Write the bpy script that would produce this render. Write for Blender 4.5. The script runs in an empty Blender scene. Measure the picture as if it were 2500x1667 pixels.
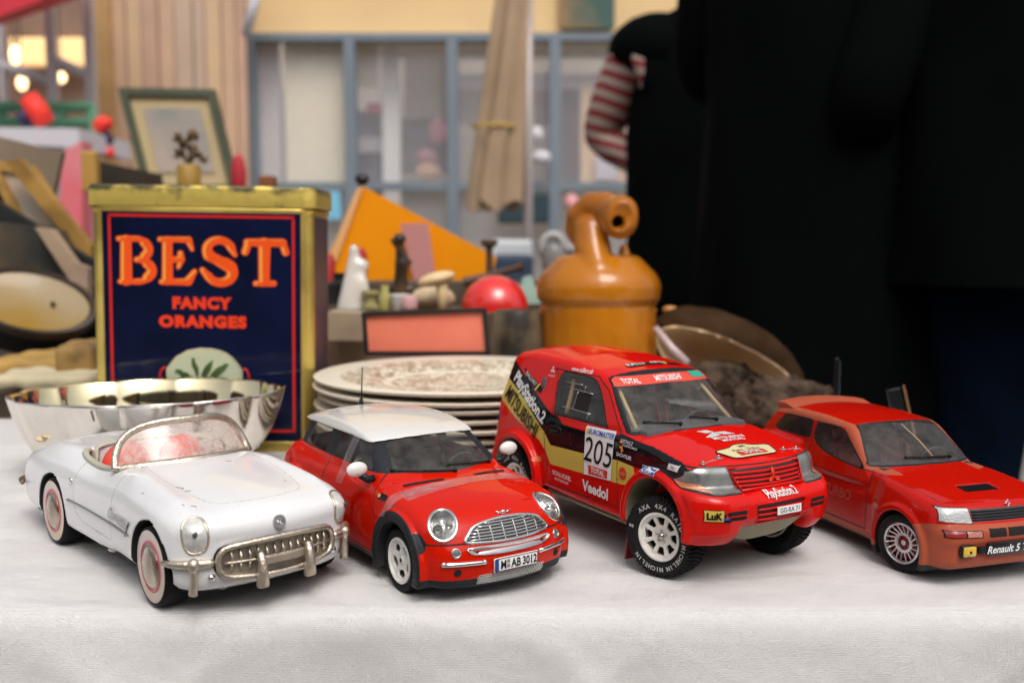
import bpy, bmesh, math, random
import numpy as np
from mathutils import Vector, Matrix
from mathutils.bvhtree import BVHTree
random.seed(7); RNG = np.random.default_rng(7)
C = bpy.context.scene.collection
SC = bpy.context.scene
K = 0.01                      # shapes are written in centimetres, the scene is in metres
R = math.radians

# ---------------------------------------------------------------- camera
cam_d = bpy.data.cameras.new('camera'); cam = bpy.data.objects.new('camera', cam_d); C.objects.link(cam)
cam.location = (0, 0, 17.7*K); cam.rotation_euler = (R(90-5.4), 0, 0)
cam_d.sensor_width = 36; cam_d.lens = 35.0; cam_d.clip_start = 0.01; cam_d.clip_end = 500
cam_d.dof.use_dof = True; cam_d.dof.focus_distance = 0.545; cam_d.dof.aperture_fstop = 6.6
cam_d.dof.aperture_blades = 0
SC.camera = cam
# ---------------------------------------------------------------- daylight
SUN_EL, SUN_AZ = 56, 162      # azimuth measured from +Y (away from camera) towards +X
w = bpy.data.worlds.new('World'); SC.world = w; w.use_nodes = True
nt = w.node_tree; nt.nodes.clear()
sky = nt.nodes.new('ShaderNodeTexSky'); sky.sky_type = 'NISHITA'; sky.sun_disc = False
sky.sun_elevation = R(SUN_EL); sky.sun_rotation = R(SUN_AZ); sky.dust_density = 6.0; sky.air_density = 1.0; sky.ozone_density = 1.0
hsv = nt.nodes.new('ShaderNodeHueSaturation'); hsv.inputs['Saturation'].default_value = 0.30
bg = nt.nodes.new('ShaderNodeBackground'); bg.inputs['Strength'].default_value = 0.15
wo = nt.nodes.new('ShaderNodeOutputWorld')
nt.links.new(sky.outputs[0], hsv.inputs['Color']); nt.links.new(hsv.outputs[0], bg.inputs['Color']); nt.links.new(bg.outputs[0], wo.inputs[0])
sd = bpy.data.lights.new('sun', 'SUN'); sun = bpy.data.objects.new('sun', sd); C.objects.link(sun)
sd.energy = 0.95; sd.angle = R(26); sd.color = (1.0, 0.96, 0.92)
_a, _e = R(SUN_AZ), R(SUN_EL)
_dir = Vector((math.sin(_a)*math.cos(_e), math.cos(_a)*math.cos(_e), math.sin(_e)))
sun.rotation_euler = _dir.to_track_quat('Z', 'Y').to_euler()
SC.view_settings.view_transform = 'Standard'; SC.view_settings.look = 'None'
SC.view_settings.exposure = 0.08; SC.view_settings.gamma = 1.0; SC.view_settings.use_curve_mapping = False
SC.cycles.max_bounces = 10; SC.cycles.transparent_max_bounces = 24; SC.cycles.sample_clamp_indirect = 6
SC.cycles.use_denoising = True

# ---------------------------------------------------------------- materials
_M = {}
def mat(name, col=(.5,.5,.5), rough=.5, metal=0., coat=0., var=0., vscale=8., col2=None, bump=0., bscale=60., spec=.5,
        rvar=0., sheen=0., trans=0., emit=None, estr=1., dust=0., coatr=.04, fine=None):
    """Principled with procedural noise: colour variation (var or col2), roughness variation, bump, dust."""
    if name in _M: return _M[name]
    m = bpy.data.materials.new(name); m.use_nodes = True; t = m.node_tree; N = t.nodes; Lk = t.links
    p = N['Principled BSDF']; p.inputs['Roughness'].default_value = rough; p.inputs['Metallic'].default_value = metal
    p.inputs['Coat Weight'].default_value = coat; p.inputs['Coat Roughness'].default_value = coatr
    p.inputs['Specular IOR Level'].default_value = spec; p.inputs['Transmission Weight'].default_value = trans
    if sheen: p.inputs['Sheen Weight'].default_value = sheen
    if emit: p.inputs['Emission Color'].default_value = (*emit, 1); p.inputs['Emission Strength'].default_value = estr
    tc = N.new('ShaderNodeTexCoord')
    n = N.new('ShaderNodeTexNoise'); n.inputs['Scale'].default_value = vscale/ (K*100) ; n.inputs['Detail'].default_value = 4
    Lk.new(tc.outputs['Object'], n.inputs['Vector'])
    c2 = col2 if col2 else tuple(min(1, c*(1-var)) for c in col)
    mx = N.new('ShaderNodeMix'); mx.data_type = 'RGBA'; mx.inputs[6].default_value = (*col, 1); mx.inputs[7].default_value = (*c2, 1)
    rp = N.new('ShaderNodeMapRange'); rp.inputs[1].default_value = .4; rp.inputs[2].default_value = .65
    Lk.new(n.outputs['Fac'], rp.inputs[0]); Lk.new(rp.outputs[0], mx.inputs[0])
    out = mx.outputs[2]
    if dust:
        n2 = N.new('ShaderNodeTexNoise'); n2.inputs['Scale'].default_value = 900; n2.inputs['Detail'].default_value = 2
        Lk.new(tc.outputs['Object'], n2.inputs['Vector'])
        r2 = N.new('ShaderNodeMapRange'); r2.inputs[1].default_value = .66; r2.inputs[2].default_value = .74; r2.inputs[4].default_value = dust
        Lk.new(n2.outputs['Fac'], r2.inputs[0])
        m2 = N.new('ShaderNodeMix'); m2.data_type = 'RGBA'; m2.inputs[7].default_value = (.45,.42,.38,1) if not fine else (*fine,1)
        Lk.new(r2.outputs[0], m2.inputs[0]); Lk.new(out, m2.inputs[6]); out = m2.outputs[2]
    Lk.new(out, p.inputs['Base Color'])
    if rvar:
        r3 = N.new('ShaderNodeMapRange'); r3.inputs[3].default_value = max(0, rough-rvar); r3.inputs[4].default_value = rough+rvar
        n3 = N.new('ShaderNodeTexNoise'); n3.inputs['Scale'].default_value = vscale*3; n3.inputs['Detail'].default_value = 5
        Lk.new(tc.outputs['Object'], n3.inputs['Vector']); Lk.new(n3.outputs['Fac'], r3.inputs[0]); Lk.new(r3.outputs[0], p.inputs['Roughness'])
    if bump:
        n4 = N.new('ShaderNodeTexNoise'); n4.inputs['Scale'].default_value = bscale; n4.inputs['Detail'].default_value = 5
        Lk.new(tc.outputs['Object'], n4.inputs['Vector'])
        b = N.new('ShaderNodeBump'); b.inputs['Strength'].default_value = bump; b.inputs['Distance'].default_value = .001
        Lk.new(n4.outputs['Fac'], b.inputs['Height']); Lk.new(b.outputs[0], p.inputs['Normal'])
    _M[name] = m; return m

def glassmat(name, tint=(.9,.93,.92), refl=.06, haze=.06, hazecol=(.5,.47,.44), rough=.02):
    """thin see-through sheet: tinted transparency, fresnel gloss, a little diffuse haze for dust and, on the shop panes, painted sky reflection"""
    if name in _M: return _M[name]
    m = bpy.data.materials.new(name); m.use_nodes = True; t = m.node_tree; N = t.nodes; Lk = t.links; N.clear()
    o = N.new('ShaderNodeOutputMaterial'); tr = N.new('ShaderNodeBsdfTransparent'); tr.inputs[0].default_value = (*tint, 1)
    gl = N.new('ShaderNodeBsdfGlossy'); gl.inputs['Roughness'].default_value = rough
    df = N.new('ShaderNodeBsdfDiffuse'); df.inputs[0].default_value = (*hazecol, 1)
    fr = N.new('ShaderNodeLayerWeight'); fr.inputs[0].default_value = .5
    pw = N.new('ShaderNodeMath'); pw.operation = 'POWER'; pw.inputs[1].default_value = 4.5; Lk.new(fr.outputs['Facing'], pw.inputs[0])
    mr = N.new('ShaderNodeMapRange'); mr.inputs[3].default_value = refl; mr.inputs[4].default_value = .8
    Lk.new(pw.outputs[0], mr.inputs[0])
    tc = N.new('ShaderNodeTexCoord'); n = N.new('ShaderNodeTexNoise'); n.inputs['Scale'].default_value = 120; n.inputs['Detail'].default_value = 8; n.inputs['Roughness'].default_value = .7
    Lk.new(tc.outputs['Object'], n.inputs['Vector'])
    hr = N.new('ShaderNodeMapRange'); hr.inputs[1].default_value = .35; hr.inputs[2].default_value = .75; hr.inputs[3].default_value = haze*.4; hr.inputs[4].default_value = haze*2.2
    Lk.new(n.outputs['Fac'], hr.inputs[0])
    m1 = N.new('ShaderNodeMixShader'); Lk.new(hr.outputs[0], m1.inputs[0]); Lk.new(tr.outputs[0], m1.inputs[1]); Lk.new(df.outputs[0], m1.inputs[2])
    m2 = N.new('ShaderNodeMixShader'); Lk.new(mr.outputs[0], m2.inputs[0]); Lk.new(m1.outputs[0], m2.inputs[1]); Lk.new(gl.outputs[0], m2.inputs[2])
    Lk.new(m2.outputs[0], o.inputs[0]); _M[name] = m; return m

# ---------------------------------------------------------------- objects
def mk(name, V, F, mats, mi=None, parent=None, smooth=True, nrm=None, loc=None, rot=None, auto=None):
    """one mesh object from vertices in cm; F faces; mats material or list; mi face material index"""
    me = bpy.data.meshes.new(name); V = np.asarray(V, float)*K
    me.from_pydata(V.tolist() if len(V) < 20000 else V.tolist(), [], F.tolist() if isinstance(F, np.ndarray) else [list(f) for f in F])
    mats = mats if isinstance(mats, (list, tuple)) else [mats]
    for m in mats: me.materials.append(m)
    if mi is not None: me.polygons.foreach_set('material_index', np.asarray(mi, np.int32))
    if smooth: me.polygons.foreach_set('use_smooth', np.ones(len(me.polygons), bool))
    if nrm is not None and len(nrm) == len(me.vertices):
        me.validate(); 
        if len(me.vertices) == len(nrm): me.normals_split_custom_set_from_vertices([tuple(n) for n in nrm])
    elif auto is not None:
        me.update(); me.set_sharp_from_angle(angle=R(auto))
    me.update()
    o = bpy.data.objects.new(name, me); C.objects.link(o)
    if loc is not None: o.location = [c*K for c in loc]
    if rot is not None: o.rotation_euler = rot
    if parent: o.parent = parent
    return o
def tag(o, label=None, cat=None, group=None, kind=None):
    if label: o['label'] = label
    if cat: o['category'] = cat
    if group: o['group'] = group
    if kind: o['kind'] = kind
    return o
def thing(name, label, cat, loc=(0,0,0), rz=0., scale=1., group=None, rot=None):
    o = bpy.data.objects.new(name, None); C.objects.link(o); o.empty_display_size = .01
    o.location = [c*K for c in loc]; o.rotation_euler = rot if rot else (0, 0, R(rz)); o.scale = (scale,)*3
    return tag(o, label, cat, group)
def copytree(o, parent=None):
    c = o.copy(); C.objects.link(c); c.parent = parent
    for ch in [x for x in bpy.data.objects if x.parent == o]: copytree(ch, c)
    return c

class MB:
    """collects simple shapes (cm) into one mesh"""
    def __init__(s): s.V = []; s.F = []
    def add(s, V, F):
        b = len(s.V); s.V += [tuple(v) for v in V]; s.F += [tuple(i+b for i in f) for f in F]; return s
    def box(s, c, d, rot=None, bev=0.):
        hx, hy, hz = d[0]/2, d[1]/2, d[2]/2; bm = bmesh.new(); bmesh.ops.create_cube(bm, size=1)
        for v in bm.verts: v.co = Vector((v.co.x*d[0], v.co.y*d[1], v.co.z*d[2]))
        if bev: bmesh.ops.bevel(bm, geom=bm.edges[:], offset=bev, segments=2, affect='EDGES', profile=.5)
        M = Matrix.Translation(Vector(c)) @ (rot.to_4x4() if rot else Matrix.Identity(4))
        bm.verts.index_update(); s.add([M @ v.co for v in bm.verts], [[v.index for v in f.verts] for f in bm.faces]); bm.free(); return s
    def tube(s, pts, r, n=8, closed=False, sq=None):
        pts = [Vector(p) for p in pts]; m = len(pts); rr = r if isinstance(r, (list, tuple)) else [r]*m
        V = []; up = Vector((0, 0, 1))
        for i, p in enumerate(pts):
            a = pts[(i-1) % m] if (closed or i) else p; b = pts[(i+1) % m] if (closed or i < m-1) else p
            d = (b-a).normalized() if (b-a).length > 1e-9 else Vector((1, 0, 0))
            if i == 0:
                up = Vector((0, 0, 1)) if abs(d.z) < .9 else Vector((1, 0, 0))
            u = (up - d*up.dot(d))
            if u.length < 1e-6: u = d.orthogonal()
            u.normalize(); v = d.cross(u); up = u
            for k in range(n):
                t = 2*math.pi*k/n; V.append(p + (u*math.cos(t)*(sq[1] if sq else 1) + v*math.sin(t)*(sq[0] if sq else 1))*rr[i])
        F = []
        for i in range(m if closed else m-1):
            j = (i+1) % m
            for k in range(n): F.append((i*n+k, i*n+(k+1) % n, j*n+(k+1) % n, j*n+k))
        if not closed: F.append(tuple(range(n))[::-1]); F.append(tuple((m-1)*n+k for k in range(n)))
        return s.add(V, F)
    def lathe(s, prof, n=48, axis='z', c=(0,0,0), cap=False, wob=None):
        V = []; m = len(prof)
        for k in range(n):
            t = 2*math.pi*k/n; ct, st = math.cos(t), math.sin(t)
            for i, (r, z) in enumerate(prof):
                q = r*(wob(t, i) if wob else 1)
                x, y = q*ct, q*st
                V.append({'z': (x, y, z), 'y': (x, z, y), 'x': (z, x, y)}[axis])
        V = [(v[0]+c[0], v[1]+c[1], v[2]+c[2]) for v in V]
        F = []
        for k in range(n):
            j = (k+1) % n
            for i in range(m-1): F.append((k*m+i, j*m+i, j*m+i+1, k*m+i+1))
        return s.add(V, F)
    def prism(s, poly, z0, z1, M=None):
        n = len(poly); V = [(p[0], p[1], z0) for p in poly]+[(p[0], p[1], z1) for p in poly]
        F = [tuple(range(n))[::-1], tuple(range(n, 2*n))]+[(i, (i+1) % n, (i+1) % n+n, i+n) for i in range(n)]
        if M: V = [M @ Vector(v) for v in V]
        return s.add(V, F)
    def ball(s, c, r, n=16, m=10, M=None):
        V = []; r = r if isinstance(r, (tuple, list)) else (r,)*3
        for i in range(m+1):
            a = math.pi*i/m
            for k in range(n):
                t = 2*math.pi*k/n; V.append((r[0]*math.sin(a)*math.cos(t), r[1]*math.sin(a)*math.sin(t), r[2]*math.cos(a)))
        if M: V = [M @ Vector(v) for v in V]
        V = [(v[0]+c[0], v[1]+c[1], v[2]+c[2]) for v in V]
        F = [(i*n+k, (i+1)*n+k, (i+1)*n+(k+1) % n, i*n+(k+1) % n) for i in range(m) for k in range(n)]
        return s.add(V, F)
    def build(s, name, m, parent=None, smooth=False, auto=None, loc=None, rot=None, mi=None):
        o = mk(name, s.V, s.F, m, mi, parent, smooth or auto is not None, None, loc, rot, auto)
        bm = bmesh.new(); bm.from_mesh(o.data); bmesh.ops.remove_doubles(bm, verts=bm.verts, dist=1e-6)
        if len(bm.faces) < 60000: bmesh.ops.recalc_face_normals(bm, faces=bm.faces)
        bm.to_mesh(o.data); bm.free()
        if auto is not None: o.data.set_sharp_from_angle(angle=R(auto))
        return o

# ---------------------------------------------------------------- curves and distance fields
def spl(pts, n=8, closed=False):
    P = np.array(pts, float); m = len(P); out = []
    for i in range(m if closed else m-1):
        a = P[(i-1) % m] if (closed or i) else 2*P[0]-P[1]; b = P[i]; c = P[(i+1) % m]
        d = P[(i+2) % m] if (closed or i+2 < m) else 2*P[-1]-P[-2]
        for k in range(n):
            t = k/n; out.append(.5*((2*b)+(-a+c)*t+(2*a-5*b+4*c-d)*t*t+(-a+3*b-3*c+d)*t**3))
    if not closed: out.append(P[-1])
    return np.array(out)
def curve(pts, n=12):
    """smooth y(x) through points (monotone x)"""
    P = np.array(pts, float); x, y = P[:, 0], P[:, 1]; dx = np.diff(x); s = np.diff(y)/dx
    m = np.zeros(len(x)); m[0], m[-1] = s[0], s[-1]
    for i in range(1, len(x)-1): m[i] = 0 if s[i-1]*s[i] <= 0 else 2*s[i-1]*s[i]/(s[i-1]+s[i])
    X, Y = [], []
    for i in range(len(x)-1):
        t = np.linspace(0, 1, n, endpoint=False); h = dx[i]
        X += list(x[i]+t*h); Y += list((2*t**3-3*t*t+1)*y[i]+(t**3-2*t*t+t)*h*m[i]+(-2*t**3+3*t*t)*y[i+1]+(t**3-t*t)*h*m[i+1])
    X.append(x[-1]); Y.append(y[-1]); X, Y = np.array(X), np.array(Y)
    return lambda q: np.interp(q, X, Y).astype(np.float32)
def psdf(poly, X, Y):
    """signed distance to a polygon, negative inside"""
    P = np.asarray(poly, float); D = np.full(X.shape, 1e9); S = np.zeros(X.shape, bool)
    for i in range(len(P)):
        a = P[i]; b = P[(i+1) % len(P)]; e = b-a; L2 = e@e
        if L2 < 1e-12: continue
        wx, wy = X-a[0], Y-a[1]; t = np.clip((wx*e[0]+wy*e[1])/L2, 0, 1)
        D = np.minimum(D, (wx-t*e[0])**2+(wy-t*e[1])**2)
        if a[1] != b[1]: S ^= ((a[1] > Y) != (b[1] > Y)) & (X < e[0]*(Y-a[1])/e[1]+a[0])
    return np.sqrt(D)*np.where(S, -1, 1)
def blur(A, r):
    if r < .5: return A
    k = np.exp(-.5*(np.arange(-int(3*r)-1, int(3*r)+2)/r)**2); k /= k.sum()
    for ax in (0, 1): 
        p = [(0, 0), (0, 0)]; p[ax] = (len(k)//2,)*2; B = np.pad(A, p, 'edge')
        A = sum(w*(B[i:i+A.shape[0]] if ax == 0 else B[:, i:i+A.shape[1]]) for i, w in enumerate(k))
    return A
class Prof:
    """polygon distance stored on a fine grid, sampled bilinearly (soft=cm of corner rounding)"""
    def __init__(s, poly, soft=.1, h=.05, pad=2.5):
        P = np.asarray(poly, float); s.lo = P.min(0)-pad; s.h = h; n = ((P.max(0)+pad-s.lo)/h).astype(int)+2; s.n = n
        X = s.lo[0]+h*np.arange(n[0]); Y = s.lo[1]+h*np.arange(n[1]); X, Y = np.meshgrid(X, Y, indexing='ij')
        s.A = blur(psdf(P, X, Y), soft/h).astype(np.float32)
    def __call__(s, x, y):
        u = np.clip((x-s.lo[0])/s.h, 0, s.n[0]-2.001); v = np.clip((y-s.lo[1])/s.h, 0, s.n[1]-2.001)
        i = u.astype(np.int32); j = v.astype(np.int32); a = (u-i).astype(np.float32); b = (v-j).astype(np.float32); A = s.A
        return A[i, j]*(1-a)*(1-b)+A[i+1, j]*a*(1-b)+A[i, j+1]*(1-a)*b+A[i+1, j+1]*a*b
def smax(a, b, k): 
    h = np.clip(.5+.5*(a-b)/k, 0, 1); return b+(a-b)*h+k*h*(1-h)
def smin(a, b, k): return -smax(-a, -b, k)
def surfnet(fn, lo, hi, h, newton=2):
    lo = np.array(lo, float); hi = np.array(hi, float); n = np.ceil((hi-lo)/h).astype(int)+1
    ax = [(lo[i]+h*np.arange(n[i])).astype(np.float32) for i in range(3)]
    X, Y, Z = np.meshgrid(*ax, indexing='ij'); F = fn(X, Y, Z).astype(np.float32); S = F < 0
    c = np.zeros(np.array(F.shape)-1, np.int8)
    for dx in (0, 1):
        for dy in (0, 1):
            for dz in (0, 1): c += S[dx:c.shape[0]+dx, dy:c.shape[1]+dy, dz:c.shape[2]+dz]
    act = np.argwhere((c > 0) & (c < 8)); idx = np.full(c.shape, -1, np.int32); idx[tuple(act.T)] = np.arange(len(act))
    acc = np.zeros((len(act), 3)); cnt = np.zeros(len(act))
    corners = [(a, b, d) for a in (0, 1) for b in (0, 1) for d in (0, 1)]
    for p in corners:
        for k in range(3):
            if p[k]: continue
            q = list(p); q[k] = 1; q = tuple(q)
            A = act+np.array(p); B = act+np.array(q); fa = F[tuple(A.T)]; fb = F[tuple(B.T)]; m = (fa < 0) != (fb < 0)
            t = fa[m]/(fa[m]-fb[m]); acc[m] += A[m]+(B[m]-A[m])*t[:, None]; cnt[m] += 1
    V = acc/cnt[:, None]
    G = None
    def samp(A, P):
        i = np.clip(P.astype(int), 0, np.array(A.shape)-2); f = P-i; r = 0
        for p in corners:
            wgt = np.prod([f[:, k] if p[k] else 1-f[:, k] for k in range(3)], axis=0); r = r+wgt*A[i[:, 0]+p[0], i[:, 1]+p[1], i[:, 2]+p[2]]
        return r
    quads = []
    for k in range(3):
        a, b = [(1, 2), (2, 0), (0, 1)][k]
        sl0 = [slice(None)]*3; sl1 = [slice(None)]*3; sl0[k] = slice(0, -1); sl1[k] = slice(1, None)
        for d in (a, b): sl0[d] = slice(1, -1); sl1[d] = slice(1, -1)
        s0 = S[tuple(sl0)]; s1 = S[tuple(sl1)]
        for flip in (0, 1):
            e = np.argwhere((s0 & ~s1) if not flip else (~s0 & s1))
            if not len(e): continue
            e[:, a] += 1; e[:, b] += 1
            o = []
            for da, db in ((-1, -1), (0, -1), (0, 0), (-1, 0)):
                q = e.copy(); q[:, a] += da; q[:, b] += db; o.append(idx[tuple(q.T)])
            o = np.stack(o, 1); quads.append(o if not flip else o[:, ::-1])
    Q = np.concatenate(quads); T = np.concatenate([Q[:, [0, 1, 2]], Q[:, [0, 2, 3]]])
    for _ in range(newton):
        f0 = samp(F, V); g = np.stack([samp(F, V+np.eye(3)[k]*.5)-samp(F, V-np.eye(3)[k]*.5) for k in range(3)], 1)
        V = V-g*(f0/np.maximum((g**2).sum(1), 1e-4))[:, None].clip(-.4, .4)
    return lo+V*h, T
def vnorm(V, T):
    n = np.cross(V[T[:, 1]]-V[T[:, 0]], V[T[:, 2]]-V[T[:, 0]]); N = np.zeros_like(V)
    for k in range(3): 
        for a in range(3): N[:, a] += np.bincount(T[:, k], n[:, a], len(V))
    return N/np.maximum(np.linalg.norm(N, axis=1), 1e-12)[:, None]
def relax(V, T, it=2, lam=.5):
    """light smoothing that keeps the shape"""
    E = np.concatenate([T[:, [0, 1]], T[:, [1, 2]], T[:, [2, 0]]]); E = np.concatenate([E, E[:, ::-1]])
    deg = np.bincount(E[:, 0], minlength=len(V)).astype(float)
    for i in range(it):
        for l in (lam, -lam*1.04):
            A = np.stack([np.bincount(E[:, 0], V[E[:, 1], a], len(V)) for a in range(3)], 1)/deg[:, None]; V = V+l*(A-V)
    return V
def split(V, N, T, M, g):
    """cut triangles along g=0 (g per vertex)"""
    g = np.where(np.abs(g) < 1e-5, 1e-5, g); p = (g >= 0)[T]; c = p.sum(1); mix = (c == 1) | (c == 2)
    if not mix.any(): return V, N, T, M
    Tm = T[mix]; pm = p[mix]; cm = c[mix]
    lone = np.where((cm == 1)[:, None], pm, ~pm).argmax(1)
    r = np.arange(len(Tm)); a = Tm[r, lone]; b = Tm[r, (lone+1) % 3]; d = Tm[r, (lone+2) % 3]
    ed = np.concatenate([np.stack([a, b], 1), np.stack([a, d], 1)]); ed = np.sort(ed, 1)
    key = ed[:, 0].astype(np.int64)*len(V)+ed[:, 1]; uk, inv = np.unique(key, return_inverse=True); ua, ub = uk//len(V), uk % len(V)
    t = (g[ua]/(g[ua]-g[ub]))[:, None]; nV = V[ua]+(V[ub]-V[ua])*t; nN = N[ua]+(N[ub]-N[ua])*t; nN /= np.maximum(np.linalg.norm(nN, axis=1), 1e-9)[:, None]
    i1 = inv[:len(Tm)]+len(V); i2 = inv[len(Tm):]+len(V)
    nT = np.concatenate([T[~mix], np.stack([a, i1, i2], 1), np.stack([i1, b, d], 1), np.stack([i1, d, i2], 1)])
    nM = np.concatenate([M[~mix], M[mix], M[mix], M[mix]])
    return np.concatenate([V, nV]), np.concatenate([N, nN]), nT, nM
class Shell:
    """a body surface that can be cut into regions"""
    def __init__(s, V, T, it=2):
        if it: V = relax(V, T, it)
        s.V, s.T, s.N = V, T, vnorm(V, T); s.M = np.zeros(len(T), int); s.bvh()
    def bvh(s): s.B = BVHTree.FromPolygons([tuple(v) for v in s.V], [tuple(t) for t in s.T.tolist()])
    def region(s, g, mid, cond=None, only=None):
        """g(V)->signed value per vertex; faces inside (g<0) get id mid"""
        gv = g(s.V); 
        s.V, s.N, s.T, s.M = split(s.V, s.N, s.T, s.M, gv)
        cen = s.V[s.T].mean(1); gi = g(cen) < 0
        if cond is not None: gi &= cond(cen, s.N[s.T].mean(1))
        if only is not None: gi &= np.isin(s.M, only)
        s.M[gi] = mid
    def extract(s, name, ids, mats, parent, mp=None, off=0., bulge=None):
        ids = ids if isinstance(ids, (list, tuple)) else [ids]
        k = np.isin(s.M, ids); T = s.T[k]; 
        if not len(T): print('EMPTY REGION', name, ids); return None
        u, inv = np.unique(T, return_inverse=True); T2 = inv.reshape(T.shape); V = s.V[u]+s.N[u]*off
        ok = (T2[:, 0] != T2[:, 1]) & (T2[:, 1] != T2[:, 2]) & (T2[:, 0] != T2[:, 2]); T2 = T2[ok]; mm = s.M[k][ok]
        mats = mats if isinstance(mats, (list, tuple)) else [mats]
        mi = np.array([ids.index(m) for m in range(0)]) if False else np.vectorize({v: (i if len(mats) > i else 0) for i, v in enumerate(ids)}.get)(mm)
        return mk(name, V, T2, mats, mi, parent, True, s.N[u])
    def pieces(s, name, rid, mats, parent, off=0.):
        """every separate patch of a region as an object of its own; parent may be a function of the patch centre"""
        k = np.where(s.M == rid)[0]; T = s.T[k]; lab = np.arange(len(s.V))
        while True:
            m = np.minimum(np.minimum(lab[T[:, 0]], lab[T[:, 1]]), lab[T[:, 2]]); l2 = lab.copy()
            for c in range(3): np.minimum.at(l2, T[:, c], m)
            l2 = l2[l2]
            if (l2 == lab).all(): break
            lab = l2
        tl = lab[T[:, 0]]; out = []
        for q in np.unique(tl):
            kk = k[tl == q]
            if len(kk) < 30: continue
            old = s.M[kk].copy(); s.M[kk] = 9999; cen = s.V[s.T[kk]].mean((0, 1))
            o = s.extract(name, [9999], mats, parent(cen) if callable(parent) else parent, off=off); s.M[kk] = old; out.append((cen, o))
        return out
    def cast(s, P, d):
        d = Vector(d).normalized(); out = []
        for p in P:
            h = s.B.ray_cast(Vector(p), d)
            out.append((tuple(h[0]), tuple(h[1])) if h[0] is not None else None)
        return out
    def near(s, p):
        h = s.B.find_nearest(Vector(p)); return h[0], h[1]
    def line(s, P, d, off=.02, back=20):
        """polyline projected along d onto the surface"""
        d = Vector(d).normalized(); out = []
        for p in P:
            h = s.B.ray_cast(Vector(p)-d*back, d)
            if h[0] is None: h = s.B.find_nearest(Vector(p))
            n = h[1]; n = n if n.dot(d) < 0 else -n
            out.append(h[0]+n*off)
        return out
FR = {'left': ((0,1,0), (1,0,0), (0,0,1)), 'front': ((1,0,0), (0,1,0), (0,0,1)), 'top': ((0,0,1), (1,0,0), (0,1,0))}
def frame(kind, o=(0,0,0), ang=0.):
    """(origin, u, v, outward d). right side: u runs forward (image right), front: u runs to the car's left (image right)"""
    if kind == 'right': u, v, d = Vector((1,0,0)), Vector((0,0,1)), Vector((0,-1,0))
    if kind == 'left': u, v, d = Vector((-1,0,0)), Vector((0,0,1)), Vector((0,1,0))
    if kind == 'front': u, v, d = Vector((0,1,0)), Vector((0,0,1)), Vector((1,0,0))
    if kind == 'top': u, v, d = Vector((0,1,0)), Vector((-1,0,0)), Vector((0,0,1))
    if ang: q = Matrix.Rotation(R(ang), 3, d); u, v = q @ u, q @ v
    return Vector(o), u, v, d
def decal(name, V2, T2, fr, sh, off, m, parent, mi=None, bulge=None, back=15, maxd=99):
    """2D mesh (u,v) thrown onto a shell along -d"""
    o, u, v, d = fr; V = []; bad = set()
    for i, (a, b) in enumerate(V2):
        p = o+u*a+v*b; h = sh.B.ray_cast(p+d*back, -d)
        if h[0] is None: bad.add(i); V.append(tuple(p)); continue
        n = h[1] if h[1].dot(d) > 0 else -h[1]
        oo = off+(bulge(a, b) if bulge else 0); V.append(tuple(h[0]+n*oo))
    F = [t for t in T2 if not (bad & set(t))]
    if not F: print('EMPTY DECAL', name); return None
    used = sorted({i for t in F for i in t}); mp = {a: b for b, a in enumerate(used)}
    if mi is not None: mi = [mi[k] for k, t in enumerate(T2) if not (bad & set(t))]
    return mk(name, [V[i] for i in used], [tuple(mp[i] for i in t) for t in F], m, mi, parent, True)
def poly2(g, lo, hi, h=.12):
    """triangulated filled region g<0 over a grid; g(u,v)"""
    n0 = max(2, int((hi[0]-lo[0])/h)+2); n1 = max(2, int((hi[1]-lo[1])/h)+2)
    X, Y = np.meshgrid(np.linspace(lo[0], hi[0], n0), np.linspace(lo[1], hi[1], n1), indexing='ij')
    V = np.stack([X.ravel(), Y.ravel(), 0*X.ravel()], 1); i = np.arange(n0*n1).reshape(n0, n1)
    a, b, c, d = i[:-1, :-1].ravel(), i[1:, :-1].ravel(), i[1:, 1:].ravel(), i[:-1, 1:].ravel()
    T = np.concatenate([np.stack([a, b, c], 1), np.stack([a, c, d], 1)]); N = np.tile([0, 0, 1.], (len(V), 1)); M = np.zeros(len(T), int)
    V, N, T, M = split(V, N, T, M, g(V[:, 0], V[:, 1])); cen = V[T].mean(1); T = T[g(cen[:, 0], cen[:, 1]) < 0]
    u, inv = np.unique(T, return_inverse=True); return [tuple(p) for p in V[u][:, :2].tolist()], [tuple(t) for t in inv.reshape(T.shape).tolist()]
def polyfill(poly, h=.15):
    P = np.array(poly, float); return poly2(lambda x, y: psdf(P, x, y), P.min(0)-.01, P.max(0)+.01, h)
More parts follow.
